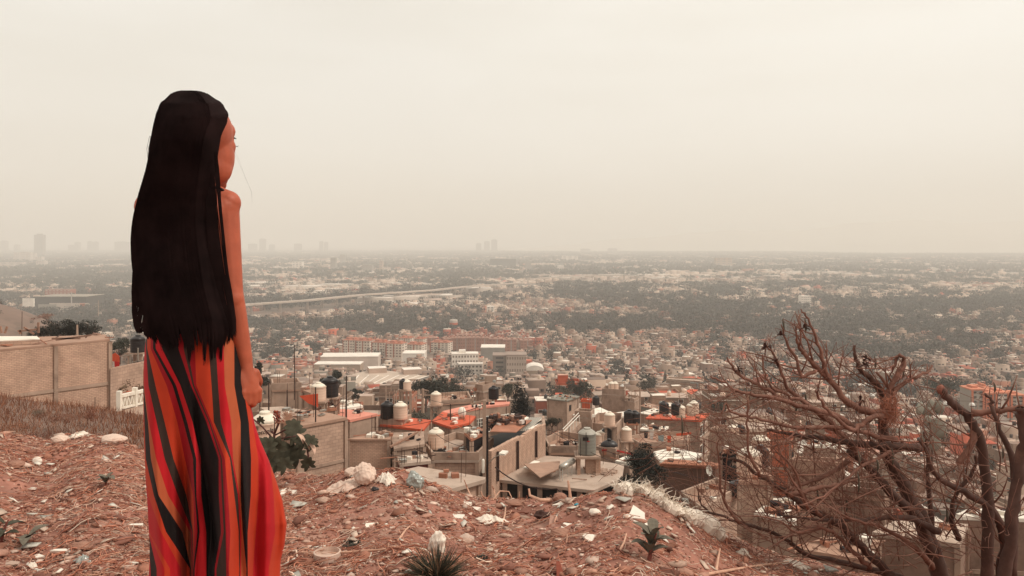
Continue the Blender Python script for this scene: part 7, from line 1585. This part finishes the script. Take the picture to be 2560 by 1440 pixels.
    # stripe edges across the cloth, at the heights above; colour follows each edge
    Bd = [
     ('R', [90, 100, 110, 120, 125, 130, 150]),
     ('D', [100, 110, 120, 128, 130, 150, 165]), ('R', [110, 118, 124, 130, 131, 154, 200]), ('O', [112, 120, 127, 131, 132, 155, 240]), ('R', [114, 122, 129, 131.5, 132, 155, 272]),
     ('O', [116, 124, 130, 132, 150, 222, 330]), ('D', [118, 126, 133, 140, 184, 250, 384]), ('T', [120, 128, 152, 166, 206, 338, 388]), ('R', [130, 130, 156, 196, 262, 384, 391]),
     ('G', [141, 152, 196, 240, 312, 396, 394]), ('O', [148, 192, 242, 290, 362, 399, 396]), ('C', [166, 252, 310, 350, 400, 402, 397]), ('D', [180, 286, 346, 398, 408, 424, 399]), ('R', [192, 304, 364, 414, 415, 432, 402]),
     ('D', [226, 328, 394, 438, 440, 468, 470]), ('C', [316, 386, 470, 538, 538, 550, 516]), ('G', [346, 396, 484, 549, 556, 566, 524]), ('C', [364, 404, 490, 554, 564, 574, 578]), ('O', [406, 413, 500, 570, 588, 600, 592]),
     ('G', [480, 496, 508, 600, 622, 648, 650]), ('R', [522, 534, 548, 608, 644, 654, 655]), ('T', [560, 566, 602, 613, 651, 662, 657]), ('D', [622, 622, 656, 656, 655, 668, 690]), ('O', [656, 669, 700, 711, 709, 692, 694]),
     ('R', [663, 691, 722, 752, 752, 736, 722]), ('O', [720, 730, 745, 812, 832, 838, 802]), ('R', [760, 780, 800, 860, 890, 920, 900])]
    NB = len(Bd)
    def band(px, row):
        zx = (px - 300) * 2.1818; zy = (row - 780) * 2.1818; e = [np.interp(zy, ZY, b_[1]) for b_ in Bd]
        for i in range(1, NB): e[i] = max(e[i], e[i - 1] + .02)
        if zx <= e[0]: return 0.
        for i in range(NB - 1):
            if zx < e[i + 1]: return i + (zx - e[i]) / (e[i + 1] - e[i])
        return NB - .5
    for row in rws:
        l = np.interp(row, r0, [a[1] for a in SK]); r = np.interp(row, r0, [a[2] for a in SK]); dp = np.interp(row, r0, [a[3] for a in SK]); f = max(0, (row - 840) / 600) 
        for j in range(NT):
            th = 2 * math.pi * j / NT; x = (l + r) / 2 - (r - l) / 2 * math.cos(th); s = math.sin(th); y = -dp * (abs(s) ** .85) * (1 if s > 0 else -1)
            u = (x - l) / max(1, r - l)
            flow = x - (row - 840) * (.10 if u < .45 else .02)
            fold = .012 * math.sin(flow / 15.5) + .009 * math.sin(flow / 8.3 + 1.7 + row * .004) + .026 * math.sin(flow / 33. + .6)
            fold += -.030 * math.exp(-((x - (403 + 300 - 300 + 84 - (row - 1100) * .004)) / 9.) ** 2) * min(1, max(0, (row - 1080) / 120)) + .028 * math.exp(-((x - 466) / 16.) ** 2) * min(1, max(0, (row - 1080) / 160))
            fold += .022 * math.exp(-((x - (470 + (row - 900) * .16)) / 12.) ** 2) * min(1, max(0, (row - 900) / 200)) - .020 * math.exp(-((x - (600 + (row - 1000) * .05)) / 10.) ** 2) * min(1, max(0, (row - 950) / 200))
            y += fold * 1.35 * min(1, f * 1.4) * (1 if s > 0 else -1) * min(1, abs(s) * 2.2)
            D = WD + y; X_ = (x - CX) / FPX * D
            vs.append((X_, D, -(row - HZ) / FPX * D)); uvs.append((band(x, row), row / 100.))
    nR = len(rws); fs = []; fu = []
    for i in range(nR - 1):
        for j in range(NT):
            a_ = (i * NT + j, (i + 1) * NT + j, (i + 1) * NT + (j + 1) % NT, i * NT + (j + 1) % NT); fs.append(a_); fu.append([uvs[k] for k in a_])
    q.add(vs, fs, 0, fu)
    m = mat('striped_cloth', (.5, .05, .03), .75, .1, 8, .12, 260, spec=.2); t = m.node_tree; tc_ = t.nodes.new('ShaderNodeTexCoord'); sp = t.nodes.new('ShaderNodeSeparateXYZ'); t.links.new(tc_.outputs['UV'], sp.inputs[0])
    ramp = t.nodes.new('ShaderNodeValToRGB'); dv = t.nodes.new('ShaderNodeMath'); dv.operation = 'DIVIDE'; dv.inputs[1].default_value = NB; t.links.new(sp.outputs[0], dv.inputs[0]); t.links.new(dv.outputs[0], ramp.inputs[0])
    CL = {'R': (.42, .008, .013), 'C': (.27, .005, .010), 'O': (.45, .038, .012), 'D': (.006, .003, .003), 'G': (.036, .020, .015), 'T': (.40, .085, .032)}
    ramp.color_ramp.interpolation = 'CONSTANT'; els = ramp.color_ramp.elements
    els[0].position = 0; els[0].color = (*CL[Bd[0][0]], 1); els[1].position = 1 / NB; els[1].color = (*CL[Bd[1][0]], 1)
    for i in range(2, NB): e = els.new(i / NB); e.color = (*CL[Bd[i][0]], 1)
    src = [n for n in t.nodes if n.type == 'VECT_MATH'][0]; t.links.new(ramp.outputs[0], src.inputs[0])
    bs = t.nodes['Principled BSDF']; bs.inputs['Sheen Weight'].default_value = .03
    dress = q.build('dress', m, body, True); q = MB()
    q.tube([(wx(a_), WD + c_, wz(b_)) for a_, b_, c_ in ((520, 462, -.035), (535, 468, -.04), (552, 471, -.042), (563, 474, -.036), (572, 486, .0), (560, 520, .05), (520, 590, .08))], .0042, 6); q.build('shoulder_strap', M_ck, dress)
    # black shorts edge seen at the lower left under the lifted hem
    return body
woman()
# ---------------------------------------------------------------- labels that single out each repeated thing
ORD = ['', 'second ', 'third ', 'fourth ', 'fifth ', 'sixth ', 'seventh ', 'eighth ', 'ninth ', 'tenth ']
def label_all():
    g = {}
    for t_, kd, px, row in TANKS: AUTO.append((t_, '%s water tank on wide grey roof' % kd, px, row, 'tank'))
    for o, ph, px, row, noun in AUTO:
        # nearest landmark in the photograph, and on which side of it the thing lies
        b = min(LAND, key=lambda l: math.hypot((l[1] - px), (l[2] - row) * 2.2)); dx, dy = px - b[1], row - b[2]
        w = ('above' if dy < 0 else 'below') if abs(dy) * 2 > abs(dx) else ('left of' if dx < 0 else 'right of')
        g.setdefault((ph, b[0], w), []).append((math.hypot(dx, dy), o))
    for (ph, l, w), v in g.items():
        v.sort(key=lambda t: t[0])
        for k, (_, o) in enumerate(v):
            s = ph + (', ' + (ORD[k] if k < 10 else '%dth ' % (k + 1)) + 'nearest ' if len(v) > 1 else ', ') + w + ' ' + l
            while len(s.split()) > 16: s = s.replace('water tank', 'tank', 1) if 'water tank' in s else s.replace(' the ', ' ', 1)
            o['label'] = s
label_all()
